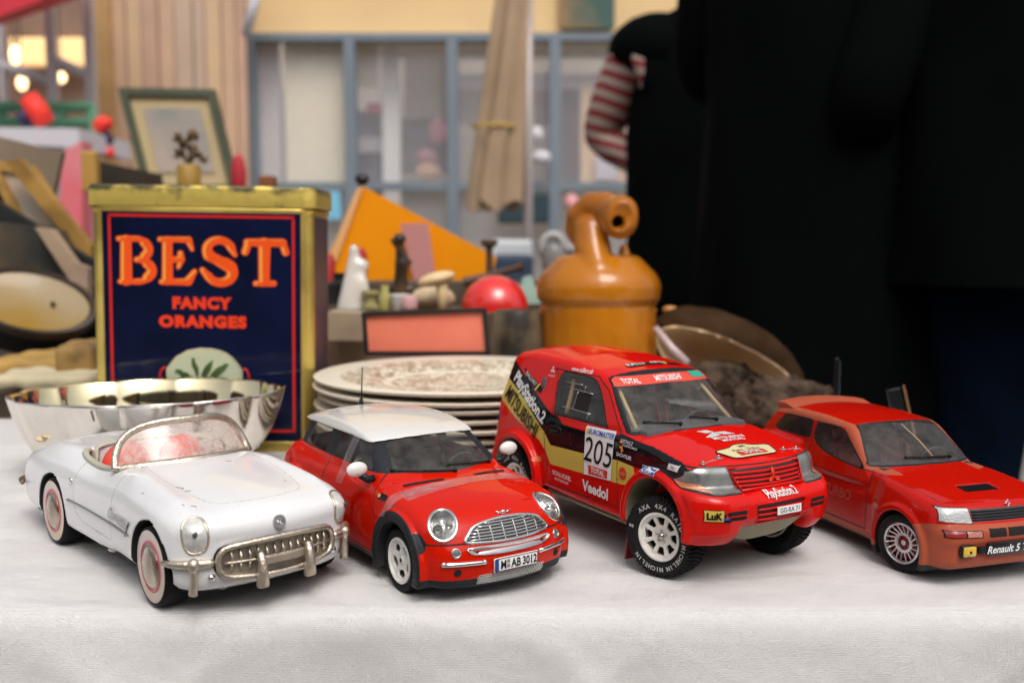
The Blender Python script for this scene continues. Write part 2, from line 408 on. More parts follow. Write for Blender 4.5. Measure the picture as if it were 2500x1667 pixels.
def text2(s, size, align='CENTER', bold=0., shear=0., sx=1., step=.25, sp=1.):
    cu = bpy.data.curves.new('t', 'FONT'); cu.body = s; cu.size = 1; cu.align_x = align; cu.align_y = 'CENTER'; cu.offset = bold; cu.shear = shear; cu.resolution_u = 3; cu.space_character = sp
    ob = bpy.data.objects.new('t', cu); me = bpy.data.meshes.new_from_object(ob)
    V = np.array([v.co[:] for v in me.vertices]); 
    me.calc_loop_triangles(); T = np.array([t.vertices[:] for t in me.loop_triangles])
    bpy.data.objects.remove(ob); bpy.data.curves.remove(cu); bpy.data.meshes.remove(me)
    hgt = V[:, 1].max()-V[:, 1].min(); V[:, 1] -= (V[:, 1].max()+V[:, 1].min())/2
    if align == 'CENTER': V[:, 0] -= (V[:, 0].max()+V[:, 0].min())/2
    V *= size/hgt; V[:, 0] *= sx
    N = np.tile([0, 0, 1.], (len(V), 1)); M = np.zeros(len(T), int)
    for k in np.arange(math.floor(V[:, 0].min()/step)*step, V[:, 0].max(), step): V, N, T, M = split(V, N, T, M, V[:, 0]-k)
    for k in np.arange(math.floor(V[:, 1].min()/step)*step, V[:, 1].max(), step): V, N, T, M = split(V, N, T, M, V[:, 1]-k)
    return [tuple(p) for p in V[:, :2].tolist()], [tuple(t) for t in T.tolist()]
def textd(name, s, size, kind, o, sh, m, parent, off=.035, ang=0., **kw):
    V, T = text2(s, size, **kw); return decal(name, V, T, frame(kind, o, ang), sh, off, m, parent)
def flat(name, V2, T2, o, u, v, m, parent, off=0.):
    """2D mesh laid flat in a plane through o"""
    o, u, v = Vector(o), Vector(u).normalized(), Vector(v).normalized(); n = u.cross(v)
    return mk(name, [o+u*a+v*b+n*off for a, b in V2], T2, m, None, parent, False)
def rrect(cx, cy, w, h, r, n=5):
    out = []
    for sx, sy, a0 in ((1, 1, 0), (-1, 1, 90), (-1, -1, 180), (1, -1, 270)):
        for k in range(n+1):
            a = R(a0+90*k/n); out.append((cx+sx*(w/2-r)+r*math.cos(a), cy+sy*(h/2-r)+r*math.sin(a)))
    return out
def ell(cx, cy, a, b, n=32, rot=0.):
    c, s = math.cos(R(rot)), math.sin(R(rot))
    return [(cx+a*math.cos(t)*c-b*math.sin(t)*s, cy+a*math.cos(t)*s+b*math.sin(t)*c) for t in np.linspace(0, 2*math.pi, n, endpoint=False)]
def G2(poly, k='xz'):
    """region function: polygon seen along an axis"""
    P = np.asarray(poly, float); i, j = {'xz': (0, 2), 'xy': (0, 1), 'yz': (1, 2)}[k]
    return lambda V: psdf(P, V[:, i], V[:, j])
def band(g, w): return lambda V: np.abs(g(V))-w
# ================================================================ shared car pieces
m_rubber = mat('tyre rubber', (.010,.010,.011), .7, spec=.2, var=.4, vscale=60, bump=.25, bscale=500, dust=.12)
m_black = mat('black plastic', (.010,.011,.013), .45, spec=.3, var=.3, vscale=40, dust=.15)
m_seam = mat('seam shadow', (.006,.003,.003), .8)
m_under = mat('underbody', (.012,.012,.012), .7)
m_chrome = mat('chrome', (.82,.81,.79), .07, 1., var=.1, rvar=.05)
m_alum = mat('dull silver', (.55,.54,.53), .3, 1., var=.2)
m_white = mat('white gloss', (.78,.76,.72), .25, coat=.6, var=.05, dust=.1)
m_paper = mat('printed white', (.8,.79,.78), .4)
m_ink = mat('printed black', (.004,.004,.005), .4, spec=.2, coat=.1)
m_glass = glassmat('car window', refl=.05, haze=.03)
m_lens = glassmat('lamp glass', (.96,.97,.97), refl=.06, haze=.10, hazecol=(.75,.75,.73))
m_refl = mat('reflector', (.55,.54,.52), .22, 1., var=.25, vscale=200, bump=.3, bscale=700)

def tyre(r, ri, wd, parent, blocks=0, depth=.06, rows=4, letters=None):
    """axis y, outer face at y=-wd/2"""
    h = wd/2; P = [(ri-.02, -h*.62), (ri+.02, -h*.84), (ri+(r-ri)*.2, -h*.97), (ri+(r-ri)*.5, -h*1.02), (ri+(r-ri)*.78, -h*.97), (r*.975, -h*.88), (r*.995, -h*.78)]
    q = 24
    for i in range(q+1): P.append((r, -h*.72+1.44*h*i/q))
    P += [(r*.995, h*.78), (r*.975, h*.88), (ri+(r-ri)*.5, h*1.0), (ri+.02, h*.84), (ri-.02, h*.6)]
    n = 240 if blocks else 96
    def wob(t, i):
        if not blocks or i < 4 or i > 4+q+4: return 1
        j = i-7
        if 0 <= j <= q:
            row = int(j*rows/(q+1)); ph = t*blocks/(2*math.pi)+row*.5
            g = (ph % 1) < .3 or (j*rows/(q+1)) % 1 < .18
            return 1-depth/r if g else 1
        ph = t*blocks/(2*math.pi)
        return 1-depth/r if (ph % 1) < .35 and i in (5, 6, 7+q+1, 7+q+2) else 1
    b = MB().lathe(P, n, 'y', wob=wob); return b.build('tyre', m_rubber, parent, True, auto=32)
def wheel(car, name_parts, pos, steer=0., flip=False, camber=0.):
    wl = bpy.data.objects.new('wheel', None); C.objects.link(wl); wl.parent = car; wl.empty_display_size = .01
    wl.location = [c*K for c in pos]; wl.rotation_euler = (R(camber), 0, R(steer+(180 if flip else 0)))
    name_parts(wl); return wl
def wheelset(car, builder, xf, xr, y, r, steer, wy=0):
    """builds one wheel and copies it to the other corners"""
    w0 = wheel(car, builder, (xf, -y, r), steer)
    for (x, yy, st, fl) in ((xr, -y, 0, 0), (xf, y, steer, 1), (xr, y, 0, 1)):
        c = copytree(w0, car); c.location = [x*K, yy*K, r*K]; c.rotation_euler = (0, 0, R(st+(180 if fl else 0)))
        c.rotation_euler = (0, 0, R(st+(180 if fl else 0)))
    return w0
def rimsdf(fn, r, depth, h=.04, name='rim', m=None, parent=None, it=3):
    V, T = surfnet(fn, (-r-.1, -depth, -r-.1), (r+.1, depth, r+.1), h)
    V = relax(V, T, it); return mk(name, V, T, m, None, parent, True, vnorm(V, T))
def seat(name, x, y, z, m, parent, s=1., rec=18):
    b = MB(); q = Matrix.Rotation(R(-rec), 3, 'Y')
    b.box((x, y, z), (1.9*s, 1.9*s, .6*s), bev=.22*s); b.box((x-1.1*s, y, z+1.3*s), (.6*s, 1.9*s, 2.4*s), q, bev=.25*s)
    b.box((x-1.55*s, y, z+2.75*s), (.4*s, 1.1*s, .7*s), q, bev=.17*s)
    for sy in (-1, 1): b.box((x-.85*s, y+sy*.85*s, z+1.2*s), (.5*s, .35*s, 2.*s), q, bev=.15*s)
    return b.build(name, m, parent, True, auto=50)
def steering(x, y, z, r, m, parent, tilt=25):
    b = MB(); M = Matrix.Translation((x, y, z)) @ Matrix.Rotation(R(-90+tilt), 4, 'Y')
    pts = [M @ Vector((r*math.cos(t), r*math.sin(t), 0)) for t in np.linspace(0, 2*math.pi, 28, endpoint=False)]
    b.tube(pts, r*.1, 8, True)
    for t in (0, 2.2, 4.1): b.tube([M @ Vector((0, 0, 0)), M @ Vector((r*math.cos(t), r*math.sin(t), 0))], r*.09, 6)
    b.ball(tuple(M @ Vector((0, 0, 0))), r*.28); return b.build('steering_wheel', m, parent, True)
def wiper(sh, p0, p1, off, parent, m=None, w=.06):
    """arm and blade following a pane: p0 pivot, p1 tip, in (y,z) seen from the front"""
    L = [(30, a, b) for a, b in zip(np.linspace(p0[0], p1[0], 12), np.linspace(p0[1], p1[1], 12))]
    pt = sh.line(L, (-1, 0, 0), off); b = MB(); b.tube(pt, w, 6)
    b.tube([Vector(p)+Vector((.06, 0, .03)) for p in pt[:7]], w*.8, 6); b.ball(tuple(pt[0]), w*2.2)
    return b.build('wiper', m or m_black, parent, True)
def ringtube(sh, poly, kind, r, m, name, parent, off=.0, sq=None, n=8):
    o, u, v, d = frame(kind); L = [o+u*a+v*b+d*30 for a, b in poly]
    out = []
    for p in L:
        h = sh.B.ray_cast(p, -d)
        if h[0] is None: h = sh.B.find_nearest(p-d*30+d*5)
        nn = h[1] if h[1].dot(d) > 0 else -h[1]; out.append(h[0]+nn*off)
    return MB().tube(out, r, n, True, sq).build(name, m, parent, True)
# ---------------------------------------------------------------- table and cloth
m_cloth = mat('white cotton', (.73,.705,.69), .95, spec=.1, var=.05, vscale=9, bump=.5, bscale=1500)
def cloth():
    xs = np.concatenate([np.linspace(-120, -42, 60), np.linspace(-41.5, 41.5, 240), np.linspace(42, 120, 60)]); 
    prof_ = [(116.2,-30),(116,-3),(115.6,-.6),(115,0),(110,0),(100,0)]+[(y, 0) for y in np.linspace(90, 49, 42)]+[(48.2,0),(47.6,-.08),(47.1,-.3),(46.75,-.75),(46.6,-1.4)]+[(46.5-.06*i, -2-i*.4) for i in range(30)]+[(44.7-.2*i, -14-i*1.5) for i in range(36)]
    V = []; n = len(prof_)
    for i, (y, z) in enumerate(prof_):
        for x in xs:
            dz = .07*math.sin(x*.31+y*.2)*math.sin(y*.17+x*.05)+.08*math.exp(-((math.sin(x*.11+y*.23+1.4*math.sin(x*.05+y*.04)))/.28)**2)+.065*math.exp(-((math.sin(x*.19-y*.12+2+1.1*math.sin(y*.07)))/.22)**2)+.018*math.sin(x*.35-y*1.1+3*math.sin(x*.07))
            dy = 0
            if z < -.05:
                dp = min(1, -z/5); dy = -dp*(.25*math.exp(-((math.sin(x*.10+z*.16+.6*math.sin(x*.07)))/.18)**2)+.2*math.exp(-((math.sin(x*.16-z*.25+1.7))/.14)**2)+.35*math.sin(x*.13+.9*math.sin(x*.05)+z*.10)+.22*math.sin(x*.36-z*.22+1)+.12*math.sin(x*.7+z*.35+2*math.sin(x*.09))); dz *= .3
            yb = 115-49*min(1, max(0, (x-33.5)/4))**2*(3-2*min(1, max(0, (x-33.5)/4)))
            if i < 9 and y > 47: y_ = 49+(y-49)*(yb-49)/66 
            else: y_ = 49+(y-49)*(yb-49)/66 if y > 49 else y
            V.append((x, y_+dy, z+dz-.06 if z > -.05 else z+dz*.3))
    m = len(xs); F = [(i*m+k, i*m+k+1, (i+1)*m+k+1, (i+1)*m+k) for i in range(n-1) for k in range(m-1)]
    F = [f[::-1] for f in F]
    o = mk('tablecloth', V, F, m_cloth, None, None, True); tag(o, 'white cotton cloth covering the stall table and hanging over its front', 'tablecloth')
    # weave and soft creases
    t = m_cloth.node_tree; N = t.nodes; Lk = t.links; tc = N.new('ShaderNodeTexCoord')
    b1 = N.new('ShaderNodeTexNoise'); b1.inputs['Scale'].default_value = 9; b1.inputs['Detail'].default_value = 3; b1.inputs['Distortion'].default_value = .3
    mp = N.new('ShaderNodeMapping'); mp.inputs['Scale'].default_value = (1.1, 1.9, 1.4); mp.inputs['Rotation'].default_value = (0, 0, .3)
    Lk.new(tc.outputs['Object'], mp.inputs[0]); Lk.new(mp.outputs[0], b1.inputs['Vector'])
    bp = N.new('ShaderNodeBump'); bp.inputs['Strength'].default_value = .6; bp.inputs['Distance'].default_value = .014
    Lk.new(b1.outputs['Fac'], bp.inputs['Height']); old = [n for n in N if n.type == 'BUMP' and n != bp][0]
    Lk.new(bp.outputs[0], old.inputs['Normal'])
    wv = []
    for dr in ('X', 'Z'):
        w_ = N.new('ShaderNodeTexWave'); w_.bands_direction = dr; w_.inputs['Scale'].default_value = 400; w_.inputs['Distortion'].default_value = 2.5; w_.inputs['Detail'].default_value = 3; w_.inputs['Detail Scale'].default_value = .6
        Lk.new(tc.outputs['Object'], w_.inputs['Vector']); wv.append(w_)
    ad = N.new('ShaderNodeMath'); Lk.new(wv[0].outputs['Fac'], ad.inputs[0]); Lk.new(wv[1].outputs['Fac'], ad.inputs[1])
    b3 = N.new('ShaderNodeBump'); b3.inputs['Strength'].default_value = .5; b3.inputs['Distance'].default_value = .0006
    Lk.new(ad.outputs[0], b3.inputs['Height']); Lk.new(bp.outputs[0], b3.inputs['Normal']); Lk.new(b3.outputs[0], old.inputs['Normal'])
cloth()
# ---------------------------------------------------------------- from a sight line to a place (real distances in cm)
_c5, _s5 = math.cos(R(5.4)), math.sin(R(5.4))
def at(px, py, Y):
    X = (px-1250)/2430; U = -(py-833.5)/2430; d = (X, _c5+U*_s5, -_s5+U*_c5); t = Y/d[1]
    return Vector((d[0]*t, Y, 17.7+d[2]*t))
# ================================================================ gilded silver bowl
def bowl():
    prof_ = [(0,.25),(3.2,.3),(3.6,0),(4.6,.05),(5.2,.3),(7.2,.95),(8.8,2.3),(9.75,4.0),(10.3,5.7),(10.65,7.1),(10.75,7.42),(10.7,7.55),(10.4,7.3),(10.1,5.8),(9.5,4.1),(8.5,2.5),(6.8,1.2),(4,.7),(0,.5)]
    n = 288; V = []; m = len(prof_)
    for k in range(n):
        t = 2*math.pi*k/n
        for i, (r, z) in enumerate(prof_):
            f = min(1, r/8.5)**2; j = min(i, 18-i) if i > 9 else i
            tw = t+.0*z; lob = abs(math.sin(6*(tw)+.35*math.sin(z*.25)))
            q = .96*(1+f*(.045*lob**.8-.03)); zz = z+(f*.09*lob if 9 <= i <= 12 else 0)
            V.append((r*q*math.cos(t), r*q*math.sin(t)*.71, zz))
    F = [(k*m+i, ((k+1) % n)*m+i, ((k+1) % n)*m+i+1, k*m+i+1) for k in range(n) for i in range(m-1)]
    mi = [(0 if (f % (m-1)) < 11 else 1) for f in range(len(F))]
    o = mk('bowl', V, F, [mat('polished silver', (.88,.83,.76), .04, 1., var=.12, vscale=30, rvar=.04), mat('gilded inside', (.98,.84,.52), .06, 1., var=.15, vscale=25, rvar=.05)], mi, None, True, loc=(-28.4,77.5,0), rot=(R(0), R(-.4), R(7)))
    o.scale = (1, 1.04, .86)
    tag(o, 'large fluted bowl, silver outside and gilded inside, behind the white roadster', 'bowl')
bowl()
# ================================================================ tin
def tinbox():
    W_, D_, H_ = 19.3, 8.5, 22.9
    t = thing('tin', 'tall gold-edged tin with a dark blue label reading BEST FANCY ORANGES', 'tin', (-26.9, 85.5+D_/2, 0), 0, rot=(0, R(.9), 0))
    gold = mat('tin gold', (.78,.60,.15), .34, .75, var=.35, vscale=14, rvar=.1, bump=.15, bscale=200, col2=(.42,.30,.07))
    gol2 = mat('tin gold worn', (.74,.56,.13), .42, .7, col2=(.10,.09,.05), vscale=60, rvar=.1, bump=.3, bscale=200)
    lab = mat('label navy', (.003,.007,.036), .4, spec=.1, coat=.25, var=.4, vscale=20, dust=.08)
    nd = gol2.node_tree.nodes; lk = gol2.node_tree.links; tc = [q for q in nd if q.type == 'TEX_COORD'][0]; mr = [q for q in nd if q.type == 'MAP_RANGE' and q.outputs[0].links and q.outputs[0].links[0].to_node.type == 'MIX'][0]
    sx = nd.new('ShaderNodeSeparateXYZ'); lk.new(tc.outputs['Object'], sx.inputs[0]); zr = nd.new('ShaderNodeMapRange'); zr.inputs[1].default_value = .2205; zr.inputs[2].default_value = .2295; zr.inputs[3].default_value = -.22; zr.inputs[4].default_value = .22
    lk.new(sx.outputs[2], zr.inputs[0]); sm = nd.new('ShaderNodeMath'); lk.new(mr.inputs[0].links[0].from_socket, sm.inputs[0]); lk.new(zr.outputs[0], sm.inputs[1]); lk.new(sm.outputs[0], mr.inputs[0])
    b = MB(); P = rrect(0, 0, W_, D_, 1.1, 6); n = len(P); zs = [(0,.985),(.25,1),(.9,1),(1.0,.985),(1.15,.985),(20.6,.985),(20.75,1.0),(20.95,1.005),(21.1,.985),(21.3,.985)]
    V = [(x*s, y*s, z) for z, s in zs for x, y in P]; F = [(i*n+k, i*n+(k+1) % n, (i+1)*n+(k+1) % n, (i+1)*n+k) for i in range(len(zs)-1) for k in range(n)]+[tuple(range(n))[::-1]]
    b.add(V, F).build('body', gold, t, True, auto=30)
    b = MB(); zs = [(21.15,1.012),(21.2,1.022),(22.6,1.022),(22.85,1.01),(22.95,.99),(22.8,.97)]
    V = [(x*s, y*s, z) for z, s in zs for x, y in P]; F = [(i*n+k, i*n+(k+1) % n, (i+1)*n+(k+1) % n, (i+1)*n+k) for i in range(len(zs)-1) for k in range(n)]+[tuple((len(zs)-1)*n+k for k in range(n))]
    b.add(V, F).build('lid', gol2, t, True, auto=30)
    y0 = -D_/2*.985-.0; o = Vector((0, y0-.03, 0)); ux, uz = Vector((1,0,0)), Vector((0,0,1))
    def px(x, y): return ((x-485)/28.42, 22.9-(y-455)/28.42)
    def lay(nm, V2, T2, d, m, par=None): return flat(nm, V2, T2, o+Vector((0,-d,0)), ux, uz, m, par or t)
    cx = px(487,0)[0]; z0, z1 = .9, px(0,513)[1]
    V2, T2 = polyfill(rrect(cx, (z0+z1)/2, 16.95, z1-z0, .08), 3.); L = lay('label', V2, T2, .0, lab)
    redl = mat('label red', (.55,.015,.01), .4)
    xs0, xs1, zt = cx-7.85, cx+7.85, px(0,528)[1]; b = MB()
    for c, d in (((cx,zt),(15.9,.24)),((xs0,(zt+1.9)/2),(.24,zt-1.9)),((xs1,(zt+1.9)/2),(.24,zt-1.9)),((cx,1.9),(15.9,.24))): b.box((c[0], y0-.05, c[1]), (d[0], .02, d[1]))
    b.build('label_border', redl, L)
    # BEST in fat bulging letters
    def cap(X, Y, a, b_, r0, r1):
        a, b_ = np.array(a), np.array(b_); e = b_-a; t_ = np.clip(((X-a[0])*e[0]+(Y-a[1])*e[1])/(e@e), 0, 1); return np.hypot(X-a[0]-t_*e[0], Y-a[1]-t_*e[1])-(r0+(r1-r0)*t_)
    def arcs(X, Y, c, rx, ry, a0, a1, w0, w1, n=14):
        d = 1e9; A = np.radians(np.linspace(a0, a1, n)); Wd = np.linspace(w0, w1, n)
        for i in range(n-1): d = np.minimum(d, cap(X, Y, (c[0]+rx*math.cos(A[i]), c[1]+ry*math.sin(A[i])), (c[0]+rx*math.cos(A[i+1]), c[1]+ry*math.sin(A[i+1])), Wd[i], Wd[i+1]))
        return d
    def gB(X, Y): return smin(smin(np.minimum(cap(X,Y,(.66,.35),(.70,3.75),.46,.42), cap(X,Y,(.2,.2),(1.5,.2),.2,.2)), np.minimum(np.minimum(cap(X,Y,(.1,3.9),(1.4,3.92),.18,.2), arcs(X,Y,(1.55,3.02),.98,.9,95,-85,.2,.2)), arcs(X,Y,(1.6,1.15),1.2,.95,92,-90,.2,.22)), .1), np.minimum(arcs(X,Y,(1.7,3.0),.85,.75,50,-50,.36,.36), arcs(X,Y,(1.85,1.18),.95,.75,50,-50,.38,.38)), .1)
    def gE(X, Y): return smin(smin(np.minimum(cap(X,Y,(.68,.4),(.72,3.7),.42,.38), cap(X,Y,(.2,.22),(2.3,.24),.2,.26)), np.minimum(cap(X,Y,(.1,3.9),(2.5,3.9),.18,.22), cap(X,Y,(.7,2.15),(1.75,2.2),.2,.24)), .12), np.minimum(np.minimum(cap(X,Y,(2.5,3.8),(2.78,3.05),.26,.12), cap(X,Y,(2.4,.3),(2.95,1.15),.34,.18)), np.minimum(cap(X,Y,(1.8,2.7),(1.9,2.2),.22,.2), cap(X,Y,(1.9,2.2),(1.6,1.5),.22,.14))), .1)
    def gS(X, Y): return smin(smin(arcs(X,Y,(1.5,3.05),.98,.85,20,215,.26,.38), cap(X,Y,(.7,2.55),(2.35,1.6),.36,.46), .25), smin(arcs(X,Y,(1.55,1.1),1.0,.88,60,-160,.44,.28), np.minimum(cap(X,Y,(2.4,3.35),(2.75,2.65),.3,.16), cap(X,Y,(.6,.75),(.15,1.3),.28,.2)), .1), .15)
    def gT(X, Y): return smin(np.minimum(cap(X,Y,(1.55,.4),(1.6,3.7),.36,.42), cap(X,Y,(.95,.2),(2.25,.22),.2,.22)), np.minimum(cap(X,Y,(.35,3.75),(2.95,3.75),.28,.3), np.minimum(cap(X,Y,(.4,3.75),(.15,2.9),.24,.24), cap(X,Y,(2.95,3.75),(3.2,2.9),.24,.24))), .1)
    org = mat('letter orange', (.85,.085,.008), .35, coat=.2); yl = mat('letter yellow', (.85,.36,.06), .35, coat=.2)
    for g, a, b_ in ((gB,280,372),(gE,380,472),(gS,481,577),(gT,585,687)):
        u0, zb = px(a, 694); s = (b_-a)/28.42/3.15
        V2, T2 = poly2(lambda X, Y: g(X, Y)-.06, (-.4,-.4), (3.8,4.6), .07); lo = lay('letter', [(u0+.1+p[0]*s, zb+p[1]*.985) for p in V2], T2, .012, org, L)
        V2, T2 = poly2(lambda X, Y: np.maximum(g(X, Y)+.05, -(g(X-.24, Y+.08)+.02)), (-.4,-.4), (3.8,4.6), .06); lay('letter_highlight', [(u0+.1+p[0]*s, zb+p[1]*.985) for p in V2], T2, .024, yl, lo)
    org2 = mat('letter red orange', (.78,.045,.01), .35, coat=.2)
    for s, a, b_, y in (('FANCY',414,560,738.5),('ORANGES',380,595,784)):
        V2, T2 = text2(s, 1.08, bold=.07, step=99, sp=1.15); w_ = max(p[0] for p in V2)-min(p[0] for p in V2); k = ((b_-a)/28.42)/w_; u0, zz = px((a+b_)/2, y)
        ser = MB(); lay('letters', [(u0+p[0]*k, zz+p[1]) for p in V2], T2, .012, org2, L)
    # cartouche with blossom
    cu, cz = px(490, 908); cream = mat('cartouche cream', (.52,.50,.34), .45, var=.25, vscale=30)
    P = [(-3.3,-3.5),(3.3,-3.5),(3.3,.6),(3.0,.7),(2.75,.95)]+[(2.6*math.cos(a), .95+1.15*math.sin(a)*1.0) for a in np.linspace(.25, math.pi-.25, 16)]+[(-2.75,.95),(-3.0,.7),(-3.3,.6)]
    def sh_(Q, dx=0, dz=0): return [(cu+p[0]+dx, cz+p[1]+dz) for p in Q]
    V2, T2 = polyfill(sh_(P), 1.); ca = lay('cartouche', V2, T2, .015, cream, L)
    V2, T2 = polyfill(sh_([(p[0]*.93, p[1]*.93-.05) for p in P]), 1.); lay('cartouche_picture', V2, T2, .03, mat('cartouche picture', (.42,.48,.36), .45, col2=(.62,.6,.42), vscale=18), ca)
    grn = mat('leaf green', (.06,.12,.03), .5, var=.5, vscale=60); i = 0
    for (a, l, x, z) in ((60,2.2,-.3,-.8),(38,2.4,.3,-.7),(150,2.2,-.6,-.9),(5,1.6,1.6,-1.4),(110,1.6,-.5,-.3)):
        c_, s_ = math.cos(R(a)), math.sin(R(a)); Q = [(x+c_*l*q-s_*wd*l, z+s_*l*q+c_*wd*l) for q, wd in ((0,0),(.25,.13),(.55,.17),(.8,.1),(1,0),(.8,-.08),(.55,-.13),(.25,-.1))]
        V2, T2 = polyfill(sh_(Q), .5); lay('leaf', V2, T2, .045, grn, ca)
    for (x, z) in ((.0,-1.2),(.5,-.9),(.9,-1.3),(.4,-1.6),(-.5,-1.3)):
        V2, T2 = polyfill(sh_(ell(x,z,.33,.28,12)), .5); lay('blossom', V2, T2, .055, mat('blossom white', (.62,.60,.45), .5, var=.2), ca)
    for s in (-1, 1):
        b = MB(); b.tube([(cu+s*(3.35+.5*math.sin(a)), y0-.06, cz-.4+.75*math.cos(a)) for a in np.linspace(0, math.pi, 9)], .1, 6); b.tube([(cu+s*(3.4+.9*math.sin(a)), y0-.06, cz-1.6+.45*math.cos(a)) for a in np.linspace(0, math.pi, 9)], .09, 6); b.build('ribbon', redl, ca, True)
    # side picture
    b = MB(); b.box((W_/2*.985+.02, 0, 10.8), (.03, 5.9, 19.2)); b.build('side_panel', mat('side panel', (.03,.02,.04), .4, col2=(.10,.06,.06), vscale=8), t)
tinbox()
# ================================================================ stack of plates
def plates():
    cer = mat('cream stoneware', (.74,.66,.54), .4, coat=.4, var=.18, vscale=10, dust=.1)
    pr = mat('printed stoneware', (.60,.52,.39), .45, coat=.15, col2=(.28,.22,.11), vscale=26)
    # engraved brown print: rings and scrolls
    t = pr.node_tree; N = t.nodes; Lk = t.links; p = N['Principled BSDF']; tc = N.new('ShaderNodeTexCoord')
    sp = N.new('ShaderNodeVectorMath'); sp.operation = 'LENGTH'; Lk.new(tc.outputs['Object'], sp.inputs[0])
    n1 = N.new('ShaderNodeTexNoise'); n1.inputs['Scale'].default_value = 75; n1.inputs['Detail'].default_value = 6; n1.inputs['Distortion'].default_value = 2.5; Lk.new(tc.outputs['Object'], n1.inputs['Vector'])
    r1 = N.new('ShaderNodeMapRange'); r1.inputs[1].default_value = .46; r1.inputs[2].default_value = .54; Lk.new(n1.outputs['Fac'], r1.inputs[0])
    rings = N.new('ShaderNodeValToRGB'); e = rings.color_ramp.elements; e[0].position = 0; e[0].color = (.75,.75,.75,1); e[1].position = .105; e[1].color = (0,0,0,1)
    for q, v in ((.058,.75),(.0585,1),(.061,1),(.0615,0),(.0665,0),(.067,.9),(.104,.9),(.1045,0)): k = e.new(q); k.color = (v,v,v,1)
    Lk.new(sp.outputs['Value'], rings.inputs[0])
    mu = N.new('ShaderNodeMath'); mu.operation = 'MULTIPLY'; Lk.new(r1.outputs[0], mu.inputs[0]); Lk.new(rings.outputs[0], mu.inputs[1])
    mx = N.new('ShaderNodeMix'); mx.data_type = 'RGBA'; mx.inputs[6].default_value = (.76,.69,.56,1); mx.inputs[7].default_value = (.26,.17,.07,1); Lk.new(mu.outputs[0], mx.inputs[0]); Lk.new(mx.outputs[2], p.inputs['Base Color'])
    rg = random.Random(3); N_ = 9; tops = ['topmost', 'second from the top', 'third from the top', 'fourth from the top', 'fifth from the top', 'sixth from the top', 'seventh from the top', 'second from the bottom', 'bottom one']
    prof_ = [(0,.25),(6.4,.25),(6.5,0),(6.9,0),(7.0,.35),(8.2,.75),(12.2,1.05),(12.45,1.16),(12.5,1.3),(12.3,1.38),(8.4,1.02),(7.3,.8),(6.6,.55),(0,.5)]
    first = None
    for i in range(N_):
        z = .72*(N_-1-i); loc = (-4.1+rg.uniform(-.2,.2), 84.3+rg.uniform(-.2,.2), z)
        o = MB().lathe(prof_, 128, 'z').build('plate', pr if i == 0 else cer, None, True, auto=60, loc=loc, rot=(R(rg.uniform(-.5,.5)), R(rg.uniform(-.5,.5)), rg.uniform(0,6)))
        tag(o, f'cream stoneware plate, {tops[i]} of the stack' + (', with brown printed scrolls' if i == 0 else ''), 'plate', 'stacked cream plates')
plates()
# ================================================================ amber jug
def jug():
    am = mat('amber glaze', (.46,.155,.007), .26, spec=.15, coat=.6, col2=(.24,.065,.004), vscale=9, rvar=.1, bump=.12, bscale=60)
    X0, Y0 = 9.1, 105
    t = thing('jug', 'amber glazed ceramic jug with a ribbed body and a curled trumpet spout', 'jug', (X0, Y0, 0))
    b = MB().lathe([(0,.2),(5.6,.2),(5.9,.5),(6.0,1.0),(6.1,3),(6.05,11.2),(6.0,11.7),(5.9,12.0)], 96, 'z', wob=lambda a, i: 1+(.012*abs(math.sin(11*a)) if i in (3,4,5) else 0)); b.build('body', am, t, True, auto=50)
    CP = Prof([(-3,11.6),(6.0,11.6),(6.15,12.1),(6.5,12.35),(6.55,12.9),(6.6,13.6),(6.4,14.3),(6.0,15.0),(5.2,15.8),(4.5,16.5),(4.1,16.8),(3.2,16.95),(-3,16.95)], .12)
    def sd(x, y, z):
        r = np.hypot(x, y)
        cap_ = CP(r, z)
        def tube_(P, rr):
            d = 1e9
            for i in range(len(P)-1):
                a, c = np.array(P[i]), np.array(P[i+1]); e = c-a; q = np.clip(((x-a[0])*e[0]+(y-a[1])*e[1]+(z-a[2])*e[2])/(e@e), 0, 1)
                dd = np.sqrt((x-a[0]-q*e[0])**2+(y-a[1]-q*e[1])**2+(z-a[2]-q*e[2])**2)-(rr[i]+(rr[i+1]-rr[i])*q); d = np.minimum(d, dd)
            return d
        neck = tube_([(-.2,-6.1,13.6),(-.4,-4.2,15.4),(-.8,-2.2,17.4),(-1.0,-1.2,19.3)], [.25,1.2,1.9,1.75])
        arch_ = tube_([(-1.7,.6,18.2),(-2.3,.6,19.6),(-2.0,.2,20.9),(-.8,-.4,21.9),(.6,-1.4,21.8),(1.5,-2.6,21.2)], [1.0,1.2,1.4,1.5,1.6,1.65])
        trump = smin(tube_([(1.0,-2.0,20.9),(1.8,-3.8,20.3)], [1.55,1.8]), tube_([(1.1,-2.0,21.2),(1.9,-3.7,21.2)], [1.5,1.75]), .4)
        f = smin(cap_, neck, .5); f = smin(f, arch_, .5); f = smin(f, trump, .3)
        lug = np.sqrt((x-2.6)**2+(y+.6)**2+((z-17.0)*.5)**2)-.55; f = smin(f, lug, .4)
        hole = tube_([(1.35,-2.9,20.5),(1.6,-6.4,19.9)], [.5,.75]); mouth = np.sqrt((x-1.95)**2+(y+6.0)**2+((z-20.9)*.8)**2)-1.2
        f = smax(f, -smin(hole, mouth, .25), .25)
        return f
    V, T = surfnet(sd, (-7.2,-7.2,11), (7.2,7.2,24), .16); V = relax(V, T, 4); mk('top_and_spout', V, T, am, None, t, True, vnorm(V, T)); MB().ball((1.5,-3.9,20.3), (.52,.35,.52), 16, 10).build('spout_hole_shade', mat('hole black', (.004,.003,.002), .9, spec=0), t, True)  # black ball paints the dark inside the spout hole
jug()
